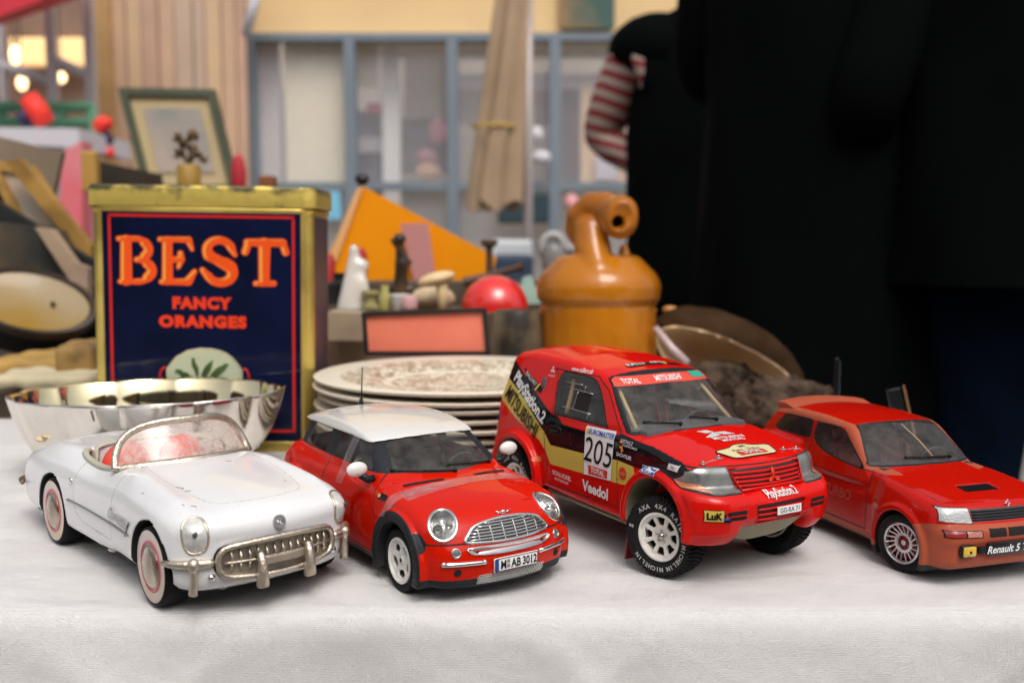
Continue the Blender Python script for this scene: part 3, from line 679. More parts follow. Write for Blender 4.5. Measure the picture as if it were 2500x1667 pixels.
# ================================================================ things further back on the table
def simple(o, label, cat, group=None): return tag(o, label, cat, group)
def P3(px, py, Y): return tuple(at(px, py, Y))
def quadboard(name, pts, Y, th, m, label=None, cat=None, parent=None, tilt=0.):
    """a board of real thickness whose front follows the given corners; tilt leans the top away"""
    V = [at(x, y, Y) for x, y in pts]; zb = min(v.z for v in V); V = [Vector((v.x, v.y+(v.z-zb)*tilt, v.z)) for v in V]
    n = len(V); V2 = V+[v+Vector((0, th, 0)) for v in V]
    F = [tuple(range(n)), tuple(range(n, 2*n))[::-1]]+[(i, i+n, (i+1) % n+n, (i+1) % n) for i in range(n)]
    o = MB().add(V2, F).build(name, m, parent)
    if label: tag(o, label, cat)
    return o
def framed(name, outer, Y, fr_w, th, mf, label, cat, tilt=0., inner=None):
    """picture: four mitred bars round a panel; outer = tl, tr, br, bl in sight coordinates"""
    t = thing(name, label, cat, P3(*((outer[3][0]+outer[2][0])/2, (outer[3][1]+outer[2][1])/2), Y)); t0 = Vector([c/K for c in t.location])
    O = [at(x, y, Y) for x, y in outer]; zb = min(o.z for o in O); c = sum(O, Vector())/4
    I = []
    for k in range(4):
        a, b_, d = O[k-1], O[k], O[(k+1) % 4]; e1 = (a-b_).normalized(); e2 = (d-b_).normalized(); s = max(.3, e1.cross(e2).length); I.append(b_+(e1+e2)*fr_w/s)
    ln = lambda v: Vector((v.x, v.y+(v.z-zb)*tilt, v.z))-t0
    for k in range(4):
        q = [O[k], O[(k+1) % 4], I[(k+1) % 4], I[k]]; V = [ln(v) for v in q]+[ln(v)+Vector((0,th,0)) for v in q]
        MB().add(V, [(0,1,2,3),(7,6,5,4),(0,4,5,1),(1,5,6,2),(2,6,7,3),(3,7,4,0)]).build('frame_bar', mf, t)
    return t, [ln(v) for v in I], ln
# coral panel in a black frame
t, I, ln = framed('picture_frame', [(882,762),(1187,752),(1197,868),(890,868)], 99, .42, .8, mat('frame black', (.012,.012,.014), .4), 'small black frame round a plain coral panel, standing behind the plates', 'picture frame')
MB().add([v+Vector((0,.35,0)) for v in I], [(0,1,2,3)]).build('panel', mat('coral panel', (.86,.22,.13), .6, col2=(.76,.15,.10), vscale=9), t)
# small box and wooden tray left of it
quadboard('box', [(797,762),(886,766),(884,832),(797,830)], 106, 5, mat('box card', (.36,.27,.18), .8, var=.3, vscale=12), 'plain beige cardboard box between the tin and the coral frame', 'box')
def woodtray():
    c = at(842, 846, 101); b = MB()
    b.lathe([(0,-.6),(4.2,-.5),(5.2,0),(5.6,.9),(5.3,1.0),(4.8,.3),(0,-.2)], 48, 'z'); o = b.build('wooden_tray', mat('tray wood', (.22,.12,.06), .6, var=.5, vscale=20), None, True, auto=50, loc=(c.x-1.0, 103, 1.6)); o.scale = (.8,.8,1)
    tag(o, 'brown turned wooden dish beside the tin, behind the plates', 'dish')
woodtray()
# patterned stone cup
c = at(1262, 810, 104)
o = MB().lathe([(0,0),(1.9,0),(2.1,.4),(2.5,2.5),(2.6,5.5),(2.3,7.6),(2.05,7.9),(2.0,7.4),(2.2,5.4),(2.0,.8),(0,.6)], 40, 'z').build('stone_vase', mat('mottled stone', (.035,.028,.02), .5, spec=.2, col2=(.36,.26,.16), vscale=14, coat=.1), None, True, auto=60, loc=(c.x, 104, .0)); o.scale = (1.05, 1, 1.42); tag(o, 'dark mottled stone vase between the coral frame and the amber jug', 'vase')
# wooden boards under the clutter (second stall table)
b = MB().box((-62, 167, -3.2), (150, 98, 2.4), bev=.3)
for x in (-132, 8):
    for y in (132, 212): b.box((x, y, -39.7), (5, 5, 70.6))
tag(b.build('trestle_table', mat('table boards', (.10,.06,.035), .7, var=.5, vscale=6, bump=.3), None), 'low brown wooden table crowded with bric-a-brac behind the white cloth', 'table')
# white pointed figurine
c = at(878, 700, 116)
def fig(x, y, z):
    body = np.sqrt(x*x+(y*1.1)**2)-(2.15-.245*z); f = smax(smax(body, -z, .2), z-7.2, .3)
    head = np.sqrt((x-1.0)**2+y*y+((z-5.2)*1.1)**2)-.7; ear = np.sqrt((x-.0)**2+y*y+((z-7.0)*.6)**2)-.35
    arm = np.sqrt((x-1.0)**2+(y+.6)**2+((z-2.6)*.5)**2)-.7
    return smin(smin(smin(f, head, 1.0), ear, .6), arm, .8)
V, T = surfnet(fig, (-3,-3,-.2), (3,3,9), .2); o = mk('figurine', relax(V, T, 4), T, mat('white porcelain', (.66,.61,.54), .25, coat=.8, var=.12), None, None, True, loc=(c.x-.6, 116, 10.4)); tag(o, 'white porcelain figurine with a pointed hood, left of the darning mushroom', 'figurine')
# shelf box the figurines stand on
quadboard('display_box', [(800,762),(1330,768),(1330,900),(800,900)], 112.5, 14, mat('display brown', (.16,.10,.055), .8, var=.5, vscale=10), 'low brown board box carrying the small figurines', 'box')
# black and cream dancer figurine
def dancer(x, y, z):
    def cp(a, b_, r0, r1):
        a, b_ = np.array(a, float), np.array(b_, float); e = b_-a; q = np.clip(((x-a[0])*e[0]+(y-a[1])*e[1]+(z-a[2])*e[2])/(e@e), 0, 1); return np.sqrt((x-a[0]-q*e[0])**2+(y-a[1]-q*e[1])**2+(z-a[2]-q*e[2])**2)-(r0+(r1-r0)*q)
    f = smin(cp((0,0,0), (.2,0,3.2), 1.0, .7), cp((.2,0,3.2), (.0,0,5.2), .8, .5), .4); f = smin(f, np.sqrt(x*x+y*y+(z-6.3)**2)-.75, .3)
    f = smin(f, cp((.2,0,4.8), (1.3,-.3,3.4), .35, .25), .2); f = smin(f, cp((.1,0,4.8), (-1.0,-.2,6.2), .33, .22), .2); return smin(f, cp((-1,0,.2), (1.3,0,.1), .5, .6), .3)
V, T = surfnet(dancer, (-2.5,-2,-.8), (2.5,2,7.6), .18); c = at(990, 700, 128); o = mk('figurine', relax(V, T, 3), T, mat('black and cream glaze', (.006,.008,.006), .3, spec=.2, coat=.3, col2=(.12,.07,.035), vscale=16), None, None, True, loc=(c.x, 122, 12.4)); tag(o, 'dark dancer figurine with one raised arm, in front of the orange envelope', 'figurine')
# darning mushroom
c = at(1080, 740, 114); t = thing('darning_mushroom', 'pale wooden darning mushroom with a tilted cap, left of the red bowl', 'darning mushroom', (c.x, 114, 10.4)); wd = mat('pale wood', (.78,.58,.30), .45, var=.2, vscale=12)
MB().tube([(0,0,0),(-.0,0,1.6),(-.1,0,3.4)], [.5,.5,.8], 12).build('stem', wd, t, True)
MB().ball((-.65,0,3.7), (2.2,1.5,.8), 24, 12, Matrix.Rotation(R(-14), 4, 'Y')).build('cap', wd, t, True)
c = at(1055, 735, 118); o = MB().ball((0,0,0), (2.7,2.2,1.5), 24, 14).build('pin_cushion', mat('straw', (.62,.47,.30), .8, var=.35, vscale=30, bump=.5, bscale=200), None, True, loc=(c.x, 119, 11.6)); tag(o, 'round straw pin cushion behind the darning mushroom', 'pin cushion')
c = at(976, 738, 115); o = MB().lathe([(0,0),(.8,0),(1.0,.5),(1.2,1.8),(1.05,1.9),(.8,.5),(0,.3)], 24, 'z').build('cup', mat('small cup white', (.62,.60,.58), .3, coat=.5), None, True, auto=50, loc=(c.x, 115.5, 10.4)); tag(o, 'tiny white cup at the foot of the dark dancer figurine', 'cup')
c = at(938, 710, 116); o = MB().lathe([(0,0),(.7,0),(.75,1.4),(.45,2.3),(.5,2.9),(0,2.9)], 20, 'z').build('bottle', mat('bottle yellow', (.50,.46,.16), .25, coat=.6, var=.3), None, True, auto=50, loc=(c.x, 116.5, 10.4)); tag(o, 'little yellowish bottle beside the white hooded figurine', 'bottle')
c = at(1208, 720, 119); o = MB().lathe([(4.1,0),(4.05,.6),(3.6,2.1),(2.5,3.4),(1.2,4.0),(0,4.15)], 48, 'z').build('bowl', mat('red enamel', (.75,.02,.015), .3, coat=1., var=.15), None, True, loc=(c.x, 120, 10.2), rot=(R(18), R(12), 0)); tag(o, 'glossy red bowl turned upside down left of the amber jug', 'bowl')
c = at(1290, 700, 124); o = MB().add([(-1.6,-1,0),(1.7,-1,.2),(1.4,1,0),(-1.4,1,0),(-.7,-.3,3.4),(.3,-.2,3.7)], [(0,1,5,4),(1,2,5),(2,3,4,5),(3,0,4),(0,3,2,1)]).build('glass_paperweight', mat('mint glass', (.30,.46,.38), .2, coat=1., var=.2), None, False, loc=(c.x, 124, 10.6)); tag(o, 'mint green wedge-shaped glass paperweight between the red bowl and the jug', 'paperweight')
# orange envelope with a pink slip
env = quadboard('envelope', [(886,455),(1212,628),(1190,720),(800,705),(792,640)], 150, .5, mat('orange paper', (.92,.31,.004), .65, spec=.1, var=.10, vscale=4), 'large orange paper envelope standing tilted behind the figurines', 'envelope')
quadboard('envelope_flap', [(870,462),(888,455),(815,655),(790,660)], 149.5, .3, mat('orange paper pale', (.80,.42,.16), .7), None, None, env)
quadboard('paper_slip', [(977,546),(1045,545),(1064,680),(1012,690)], 148.6, .15, mat('slip pink', (.55,.24,.22), .7, var=.1), 'dull pink paper slip leaning on the orange envelope', 'paper slip')
c = at(884, 438, 152); o = MB().ball((0,0,0), (1.1,.8,.9)).tube([(0,0,-.5),(.1,0,-3)], .35, 8).build('knob', mat('knob black', (.01,.01,.01), .4), None, True, loc=tuple(c)); tag(o, 'black round knob sticking up behind the top corner of the orange envelope', 'knob')
for k, (x, y, s) in enumerate(((800,640,1.),(875,645,1.2))):
    c = at(x, y, 140); o = MB().lathe([(0,0),(1.0*s,0),(1.05*s,3.2*s),(.6*s,4.*s),(0,4.*s)], 20, 'z').build('candle', mat('candle red', (.4,.02,.02), .5), None, True, auto=50, loc=(c.x, 140, 12.8)); tag(o, ('short red candle at the left foot of the orange envelope', 'red candle behind the white hooded figurine')[k], 'candle')
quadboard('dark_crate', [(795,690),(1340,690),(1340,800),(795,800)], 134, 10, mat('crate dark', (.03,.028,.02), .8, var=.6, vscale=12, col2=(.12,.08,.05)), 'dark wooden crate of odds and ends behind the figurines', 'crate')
def ringobj():
    c = at(1350, 605, 150); b = MB().tube([(1.6*math.cos(a), 0, 1.9*math.sin(a)) for a in np.linspace(0, 2*math.pi, 20, endpoint=False)], .7, 10, True); b.tube([(1.5,0,-.2),(7,0,-.6)], .9, 10)
    o = b.build('pipe_fitting', mat('grey china', (.42,.40,.38), .5, var=.3), None, True, loc=tuple(c)); tag(o, 'grey china pipe with a ring end lying left of the jug neck', 'pipe')
ringobj()
# gilt frames and dark clutter at the left
gilt = mat('gilt wood', (.50,.28,.07), .45, .3, var=.4, vscale=20); dkc = mat('dark slat', (.012,.014,.014), .5, var=.3)
t, I, ln = framed('picture_frame', [(-60,385),(60,400),(232,640),(120,700)], 135, 1.3, 1.6, gilt, 'gilt frame with a clouded pale panel slanting down towards the tin', 'picture frame', .1)
MB().add([v+Vector((0,.6,0)) for v in I], [(0,1,2,3)]).build('panel', mat('clouded panel', (.42,.38,.32), .4, col2=(.50,.30,.16), vscale=9), t)
quadboard('panel', [(-20,330),(152,372),(128,478),(60,430),(-20,395)], 142, 1.2, mat('panel taupe', (.24,.18,.12), .7, var=.25), 'flat taupe board leaning above the gilt frame', 'board')
quadboard('slat', [(-30,478),(232,640),(232,690),(-30,560)], 130, 1.5, dkc, 'black wooden slat slanting under the gilt frame', 'slat')
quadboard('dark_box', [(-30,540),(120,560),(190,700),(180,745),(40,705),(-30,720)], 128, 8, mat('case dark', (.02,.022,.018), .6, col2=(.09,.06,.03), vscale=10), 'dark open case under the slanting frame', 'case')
quadboard('wooden_batten', [(85,555),(120,560),(215,690),(180,700)], 126, 2, mat('batten', (.42,.30,.20), .6, var=.4), 'short pale batten lying across the dark case', 'batten')
def oval():
    c = at(110, 765, 121); t = thing('oval_tray', 'oval tray with a mother-of-pearl and yellow inlay, tilted beside the tin', 'tray', tuple(c+Vector((-1.5,0,1.4))), rot=(R(44), R(16), R(4)))
    t.scale = (.88,.88,.88)
    MB().lathe([(0,-3.6),(5.5,-3.4),(8.2,-1.6),(8.8,.5),(8.3,.7),(7.9,.2),(7.6,0)], 72, 'z', wob=lambda a, i: 1/math.sqrt(math.cos(a)**2+(math.sin(a)/.62)**2)).build('rim', mat('tray dark wood', (.045,.025,.015), .45, var=.4, coat=.3), t, True, auto=50)
    MB().lathe([(0,-.6),(5.5,-.3),(7.7,.15)], 72, 'z', wob=lambda a, i: 1/math.sqrt(math.cos(a)**2+(math.sin(a)/.62)**2)).build('inlay', mat('pearl inlay', (.30,.23,.13), .35, spec=.2, coat=.25, col2=(.27,.15,.012), vscale=5), t, True)
    MB().ball((2.6,.6,.05), (.4,.3,.3)).build('hole_shade', dkc, t, True)  # dark ball painted in place of the tray's dark hole
oval()
o = MB().tube([(-62,118,4.6),(-56,119,2.4),(-50,120,1.6),(-45,121,1.2)], [1.2,1.8,1.6,1.2], 12).build('dark_bowl', mat('tray dark wood', (.045,.025,.015), .45), None, True); tag(o, 'dark wooden handle lying under the oval tray', 'handle')
def cushion(name, pa, pb, Y, dep, h_, m, label, cat):
    a, b_ = at(*pa, Y), at(*pb, Y); c = (a+b_)/2; 
    def f(x, y, z): return smax(smax(np.abs(x)-(b_.x-a.x)/2, np.abs(y)-dep/2, 1.2), np.abs(z)-h_/2, 1.2)+.14*np.sin(x*1.7)*np.sin(y*1.3+z)
    V, T = surfnet(f, (-(b_.x-a.x)/2-1, -dep/2-1, -h_/2-1), ((b_.x-a.x)/2+1, dep/2+1, h_/2+1), .35); o = mk(name, relax(V, T, 2), T, m, None, None, True, loc=(c.x, c.y+dep/2, c.z)); tag(o, label, cat)
cushion('folded_cloth', (-40,908), (150,916), 108, 12, 3.2, mat('ochre cloth', (.45,.27,.07), .8, var=.3, vscale=14, bump=.5, bscale=80), 'folded ochre cloth lying left of the tin', 'folded cloth')
cushion('basket_weave', (125,880), (222,895), 104, 8, 4.2, mat('woven straw', (.30,.18,.05), .8, col2=(.16,.09,.03), vscale=45, bump=.9, bscale=160), 'woven straw purse between the ochre cloth and the tin', 'purse')
cushion('folded_paper', (-40,925), (215,940), 100, 8, 1.4, mat('cream cloth', (.58,.50,.32), .8, var=.2, vscale=14), 'folded cream cloth behind the bowl rim at far left', 'folded cloth')
# green framed picture behind the tin, vase with dried flowers in front of it
t, I, ln = framed('picture_frame', [(272,208),(510,212),(582,470),(352,470)], 200, 1.5, 2.0, mat('frame green', (.06,.07,.035), .5, var=.3), 'dark green frame with a cream mount and faded landscape, leaning back behind the tin', 'picture frame', .15)
Vb = [v+Vector((0,.9,0)) for v in I]; MB().add(Vb, [(0,1,2,3)]).build('mount', mat('mount cream', (.50,.38,.20), .7, var=.1), t)
ce = sum(I, Vector())/4; Q = [ce+(v-ce)*.72+Vector((0,.6,0)) for v in I]; MB().add(Q, [(0,1,2,3)]).build('landscape', mat('faded landscape', (.42,.33,.27), .6, col2=(.15,.19,.18), vscale=5), t)
quadboard('frame_side', [(266,208),(278,208),(372,470),(338,470)], 200.5, 9, mat('frame side', (.20,.15,.09), .6), None, None, t) if 0 else None
c = at(462, 450, 150); t = thing('vase', 'small mustard pot of dried brown flowers in front of the green framed picture', 'vase', (c.x, 150, 26))
MB().lathe([(0,0),(1.7,0),(1.75,3.6),(1.5,3.9),(0,3.8)], 24, 'z').build('pot', mat('mustard glaze', (.38,.22,.03), .5, var=.3), t, True, auto=50)
def driedflowers():
    b = MB(); rg = random.Random(5)
    for k in range(16):
        a, r_, h_ = rg.uniform(0,6.28), rg.uniform(.3,2.1), rg.uniform(5,8.5); b.tube([(0,0,3.6),(r_*.5*math.cos(a),r_*.5*math.sin(a),5),(r_*math.cos(a),r_*math.sin(a),h_)], .08, 5)
        for j in range(4): b.ball((r_*math.cos(a)+rg.uniform(-.4,.4), r_*math.sin(a)+rg.uniform(-.4,.4), h_+rg.uniform(-.5,.4)), rg.uniform(.25,.5), 8, 6)
    b.build('dried_flowers', mat('dried brown', (.16,.09,.04), .8, var=.5, vscale=60), t, True)
driedflowers()
quadboard('dark_box', [(228,392),(340,415),(350,474),(228,474)], 155, 10, mat('case brown', (.035,.022,.012), .6, var=.4), 'dark brown wooden box behind the tin, below the leaning picture', 'box')
o = MB().box((0,0,0), (2.2,2,6), bev=.3).build('book_spine', mat('ochre spine', (.50,.28,.06), .6), None, loc=tuple(at(222, 420, 150))); tag(o, 'upright ochre book left of the dark brown box', 'book')
o = MB().box((0,0,0), (2.3,2.3,2.2), bev=.3).build('small_block', mat('rust block', (.22,.07,.02), .6), None, loc=tuple(at(655, 448, 150))); tag(o, 'small rust brown block just above the tin lid', 'block')
o = MB().ball((0,0,0), (1.5,1.2,4.2)).build('red_pouch', mat('pouch red', (.45,.02,.03), .7), None, True, loc=tuple(at(583, 430, 190))); tag(o, 'narrow red pouch right of the green framed picture', 'pouch')
# shell and rock at the right
def shells():
    c = at(1775, 872, 106)
    def f(x, y, z):
        xx = x+.12*z*z*.2; r = np.sqrt((x/8.3)**2+(y/4.6)**2+((z+.22*x)/4.6)**2); o_ = (r-1)*4.2+.05*np.sin(x*1.8+z)*np.sin(z*2.2+y)
        ri = np.sqrt(((x)/7.4)**2+((y+1.6)/4.6)**2+((z+.24*x+.7)/3.5)**2); return smax(o_, -(ri-1)*3.8, .25)
    V, T = surfnet(f, (-9.5,-5.5,-7.5), (9.5,5.5,7.5), .25); V = relax(V, T, 3); s_ = Shell(V, T, 0)
    s_.region(lambda V: (np.sqrt((V[:,0]/7.4)**2+((V[:,1]+1.6)/4.6)**2+((V[:,2]+.24*V[:,0]+.7)/3.5)**2)-1.06), 1)
    t = thing('sea_shell', 'big open sea shell with a rough brown outside and golden pearly hollow, right of the jug', 'sea shell', tuple(c), rot=(R(6), R(8), R(-12)))
    s_.extract('crust', [0], mat('shell crust', (.05,.026,.012), .9, spec=.05, var=.5, vscale=14, bump=.9, bscale=80), t)
    s_.extract('pearl', [1], mat('shell pearl', (.92,.70,.38), .3, .0, coat=.5, col2=(.70,.42,.30), vscale=9, bump=.3, bscale=50), t)
    for (px_, py_, Y, s, lb) in ((1900,985,97,(5.6,3.2,2.6),'rough grey-brown rock between the rally car and the salmon-edged car'),(1745,930,104,(4.5,3,2.2),'knobbly brown rock under the sea shell')):
        c = at(px_, py_, Y)
        def g(x, y, z): return (np.sqrt((x/s[0])**2+(y/s[1])**2+(z/s[2])**2)-1)*2.4+.35*np.sin(x*2.1+1)*np.sin(y*2.3)*np.sin(z*2.6+.5)+.15*np.sin(x*5)*np.sin(z*6+y*4)
        V, T = surfnet(g, (-s[0]-1,-s[1]-1,-s[2]-1), (s[0]+1,s[1]+1,s[2]+1), .22); o = mk('rock', relax(V, T, 1), T, mat('rock brown', (.10,.066,.046), .9, spec=.1, col2=(.02,.014,.01), vscale=50, bump=1., bscale=70), None, None, True, loc=tuple(c)); tag(o, lb, 'rock')
    o = MB().tube([at(1600,800,101),at(1640,850,100),at(1680,885,99)], [.35,.45,.3], 8).build('shell_edge', mat('pink shell', (.5,.36,.36), .4, coat=.5), None, True); tag(o, 'thin pinkish shell splinter under the jug side of the big shell', 'shell')
    o = MB().ball(tuple(at(1636,757,108)), (.9,.6,.5)).build('bead', mat('bead orange', (.5,.2,.04), .4), None, True); tag(o, 'small orange bead on top of the big shell', 'bead')
shells()
o = MB().box((0,0,4.3), (.4,.3,8.6), bev=.1).build('black_post', mat('rod black', (.003,.004,.005), .3, spec=.3), None, False, loc=(at(2042,900,82).x,82,0)); MB().box((.24,-.15,4.2), (.05,.05,8.3)).build('lit_edge', mat('edge lit', (.10,.13,.15), .4, .6), o); tag(o, 'upright black block with a painted lit edge, behind the salmon roof of the end car', 'post')  # paler strip paints the light caught along the rod's edge
t = thing('lighter', 'leaning black lighter with a copper strip, rightmost thing behind the cars', 'lighter', (at(2225,960,81).x,81,0), rot=(0,R(-14),0)); MB().box((0,0,3.2), (1.1,.6,6.4), bev=.12).build('case', mat('rod black', (.003,.004,.005), .3, spec=.3), t); MB().tube([(.85,-.3,0),(.8,-.3,6.5)], .1, 6).build('strip', mat('copper strip', (.5,.25,.12), .35, .8), t)

# more small bric-a-brac on the boards behind
def odd(nm, px, py, Y, prof_, m, lb, cat, rot=(0,0,0), n=28):
    c = at(px, py, Y); tag(MB().lathe(prof_, n, 'z').build(nm, m, None, True, auto=50, loc=tuple(c), rot=rot), lb, cat)
bl = mat('odds black', (.01,.012,.011), .35, coat=.3, spec=.2); br_ = mat('odds brown', (.10,.05,.025), .5, var=.4); cr_ = mat('odds cream', (.58,.46,.32), .5, var=.2); rd_ = mat('odds red', (.42,.02,.015), .4, coat=.4)
odd('candlestick', 1195, 690, 132, [(0,0),(1.8,0),(1.6,.5),(.5,1.2),(.45,4.6),(1.1,5),(1.1,5.6),(0,5.6)], br_, 'turned brown candlestick at the right foot of the orange envelope', 'candlestick')
odd('pestle', 1130, 690, 130, [(0,0),(.7,.2),(.5,2),(.4,7),(.65,8),(0,8.3)], br_, 'brown pestle lying in front of the orange envelope', 'pestle', (0, R(75), 0))
odd('thimble_jar', 1000, 752, 113.5, [(0,0),(.9,0),(1.0,1.1),(.7,1.4),(0,1.5)], mat('odds pink', (.55,.30,.30), .5), 'tiny pinkish jar left of the straw pin cushion', 'jar')
odd('ink_bottle', 830, 742, 118, [(0,0),(1.5,0),(1.6,2.4),(.7,2.9),(.7,3.7),(0,3.7)], bl, 'squat black ink bottle between the tin and the white hooded figurine', 'bottle')
odd('salt_pot', 1352, 660, 128, [(0,0),(1.4,0),(1.6,2.2),(1.2,3.1),(0,3.4)], mat('odds grey', (.20,.19,.18), .4, coat=.4), 'grey salt pot half hidden by the left shoulder of the amber jug', 'pot')
odd('wooden_spool', 905, 752, 114, [(0,0),(1.,0),(1.,.4),(.6,.5),(.6,1.5),(1.,1.6),(1.,2.),(0,2.)], mat('odds olive', (.34,.30,.12), .6), 'olive wooden spool between the white figurine and the tiny cup', 'spool')

quadboard('dark_backdrop', [(-60,440),(235,600),(235,900),(-60,900)], 141, 2, mat('backdrop black', (.006,.006,.005), .8, spec=.1), 'near black sheet added for the dark behind the gilt frame, the slats and the oval tray', 'board')  # added black sheet gives the near-black dark behind the clutter
quadboard('wooden_frame_rail', [(10,395),(48,388),(222,600),(222,650)], 133, 1.6, gilt, 'upper gilt rail sloping from the taupe board down to the tin', 'rail')
quadboard('beige_bracket', [(180,640),(215,655),(215,735),(168,700)], 124, 1.5, mat('bracket beige', (.36,.25,.18), .7, var=.3), 'small beige bracket where the black slat meets the tin', 'bracket')

def crate(nm, c_, d_, m, lb): tag(MB().box(c_, d_, bev=.4).build(nm, m, None), lb, 'crate')
cw = mat('crate wood', (.07,.045,.028), .8, var=.5, vscale=8, bump=.4)
crate('wooden_crate', (-46,159,12), (25,26,28), cw, 'upturned brown wooden crate behind the tin, under the vase of dried flowers')
crate('wooden_crate', (-67.5,207,13), (31,17,30), cw, 'dark wooden crate the green framed picture stands on')

tag(MB().box((-53,110,1.25), (24,15,2.5), bev=.2).build('board', mat('board brown', (.09,.055,.03), .7, var=.4), None), 'thick brown board under the folded cloths, left of the bowl', 'board')
# ================================================================ the square behind the stall
GZ = -75
m_pave = mat('paving', (.20,.185,.17), .85, var=.3, vscale=2, bump=.4, bscale=20)
b = MB().add([(-30000,-30000,GZ),(30000,-30000,GZ),(30000,30000,GZ),(-30000,30000,GZ)], [(0,1,2,3)]); tag(b.build('ground', m_pave, None), kind='structure')
def bx(px0, py0, px1, py1, Y, dep):
    a, c = at(px0, py0, Y), at(px1, py1, Y); return ((a.x+c.x)/2, Y+dep/2, (a.z+c.z)/2), (abs(c.x-a.x), dep, abs(a.z-c.z))
# shop front
def houses():
    """the row of houses on the other side of the square, behind the photographer"""
    st = [mat('stone brown', (.16,.12,.09), .85, var=.3, vscale=.6), mat('stone grey', (.20,.18,.16), .85, var=.3, vscale=.6), mat('stone ochre', (.24,.16,.09), .85, var=.3, vscale=.6)]
    gl = mat('dark window', (.03,.035,.04), .1, coat=.5)
    for i, (x, w_, h_, lb) in enumerate(((-700,560,420,'brown stone house on the left across the square'),(-60,640,380,'grey stone house in the middle across the square'),(600,600,440,'ochre house on the right across the square'),(-1000,900,520,'grey stone house far left beyond the cafe'),(1100,900,560,'brown stone house far right beyond the shop'))):
        t = thing('house', lb, 'house', (x, -620 if i < 3 else 900, GZ), 0 if i < 3 else 180); b = MB().box((0,-150,h_/2), (w_,300,h_)); b.build('wall', st[(0,1,2,1,0)[i]], t)
        for r_ in range(int(h_/240)+0):
            for c in range(4): MB().box((-w_/2+w_*(c+.5)/4, 1, 150+r_*260), (w_*.11, 3, 140)).build('window', gl, t)
        MB().add([(-w_/2-20,25,h_),(w_/2+20,25,h_),(w_/2+20,-325,h_),(-w_/2-20,-325,h_),(-w_/2-20,-150,h_+140),(w_/2+20,-150,h_+140)], [(0,1,5,4),(3,4,5,2),(0,4,3),(1,2,5),(0,3,2,1)]).build('roof', mat('roof slate', (.06,.06,.065), .7, var=.3), t)
houses()
def shop():
    t = thing('shop_front', 'blue-grey framed shop window front under a beige wall, out of focus behind the stall', 'shop front', (0, 450, GZ)); g = (0, 450, GZ)
    fm = mat('frame slate', (.20,.24,.28), .5, var=.12, vscale=3); bw = mat('render beige', (.86,.60,.30), .85, var=.12, vscale=1.5)
    L = lambda c: (c[0]-g[0], c[1]-g[1], c[2]-g[2])
    x0, x1 = at(598,0,450).x, 190; zt = at(0,95,450).z; zb = at(0,456,450).z
    b = MB().box(L(((x0+x1)/2, 456, zt+70)), (x1-x0+6, 12, 138)); b.build('wall', bw, t)
    b = MB()
    b.box(L(((x0+x1)/2, 449, zt)), (x1-x0, 7, 3.2)); b.box(L(((x0+x1)/2, 449, zb)), (x1-x0, 7, 3.4)); b.box(L(((x0+x1)/2, 449, GZ+14)), (x1-x0, 7, 28))
    for p in (611,855,1105,1355,1600,1850,2100):
        x = at(p,0,450).x; b.box(L((x, 448.6, (zt+GZ)/2)), (4.8, 8, zt-GZ-.5))
    b.build('window_frame', fm, t)
    gl = glassmat('shop glass', (1,1,1), .05, .10, (.88,.88,.93), .03)  # milky diffuse haze stands in for sky reflected in the panes
    for i, (a, c) in enumerate(((611,855),(855,1105),(1105,1355),(1355,1600),(1600,1850),(1850,2100))):
        xa, xc = at(a,0,450).x+2.5, at(c,0,450).x-2.5
        for (z_0, z_1, nm) in ((zb+1.8, zt-1.7, 'window_pane'), (GZ+28, zb-1.8, 'lower_pane')):
            MB().box(L(((xa+xc)/2, 451, (z_0+z_1)/2)), (xc-xa, .6, z_1-z_0)).build(nm, gl, t)
    wt = mat('shop white', (.93,.90,.85), .6); 
    # poster on the wall above
    c_, d_ = bx(1368,-60,1500,70,446,2); tag(MB().box(c_, d_).build('poster', mat('poster', (.05,.11,.09), .6, col2=(.55,.26,.07), vscale=2.2), None), 'green and orange poster fixed to the beige wall above the shop window', 'poster')
    c_, d_ = bx(596,-80,700,92,470,60)
    # inside: things standing behind the glass, some in place of its reflections, lit by the open sky of the yard
    def inside(nm, x0_, y0_, x1_, y1_, Y, dep, m, lb, cat): Y = Y-14; c_, d_ = bx(x0_, y0_, x1_, y1_, Y, dep); tag(MB().box(c_, d_, bev=min(d_)*.1).build(nm, m, None), lb, cat)
    inside('roller_blind', 692,60,850,470,470,2, mat('blind cream', (.95,.86,.66), .8, col2=(.95,.90,.76), vscale=1.2), 'cream roller blind behind the first shop window pane', 'blind')
    inside('curtain', 612,60,688,470,474,3, mat('curtain grey', (.80,.74,.74), .8, col2=(.66,.60,.62), vscale=2), 'pinkish grey curtain at the left edge of the shop window', 'curtain')
    inside('door_post', 930,90,978,560,480,6, wt, 'white painted post behind the second shop window pane', 'post')
    inside('lintel_beam', 925,100,1560,140,484,6, wt, 'long white beam across the inside top of the shop window', 'beam')
    inside('poster_board', 868,100,925,215,478,2, mat('board cream', (.80,.70,.50), .7), 'cream board beside the white post behind glass', 'board')
    inside('backboard', 1418,212,1545,462,476,3, mat('panel peach', (.95,.65,.42), .7, var=.08), 'peach coloured panel in the fourth shop window pane', 'panel')
    inside('paper_sheet', 1455,370,1507,438,473,.4, mat('paper lilac', (.72,.68,.74), .7), 'white sheet of paper on the peach panel', 'paper')
    inside('lilac_sign', 1120,180,1560,216,486,3, mat('sign lilac', (.84,.79,.84), .7), 'pale lilac signboard behind the third and fourth panes', 'sign')
    inside('taupe_board', 985,140,1100,290,500,4, mat('board taupe', (.68,.60,.52), .8, col2=(.56,.50,.43), vscale=1.), 'taupe board behind the second pane, right of the white post', 'board')
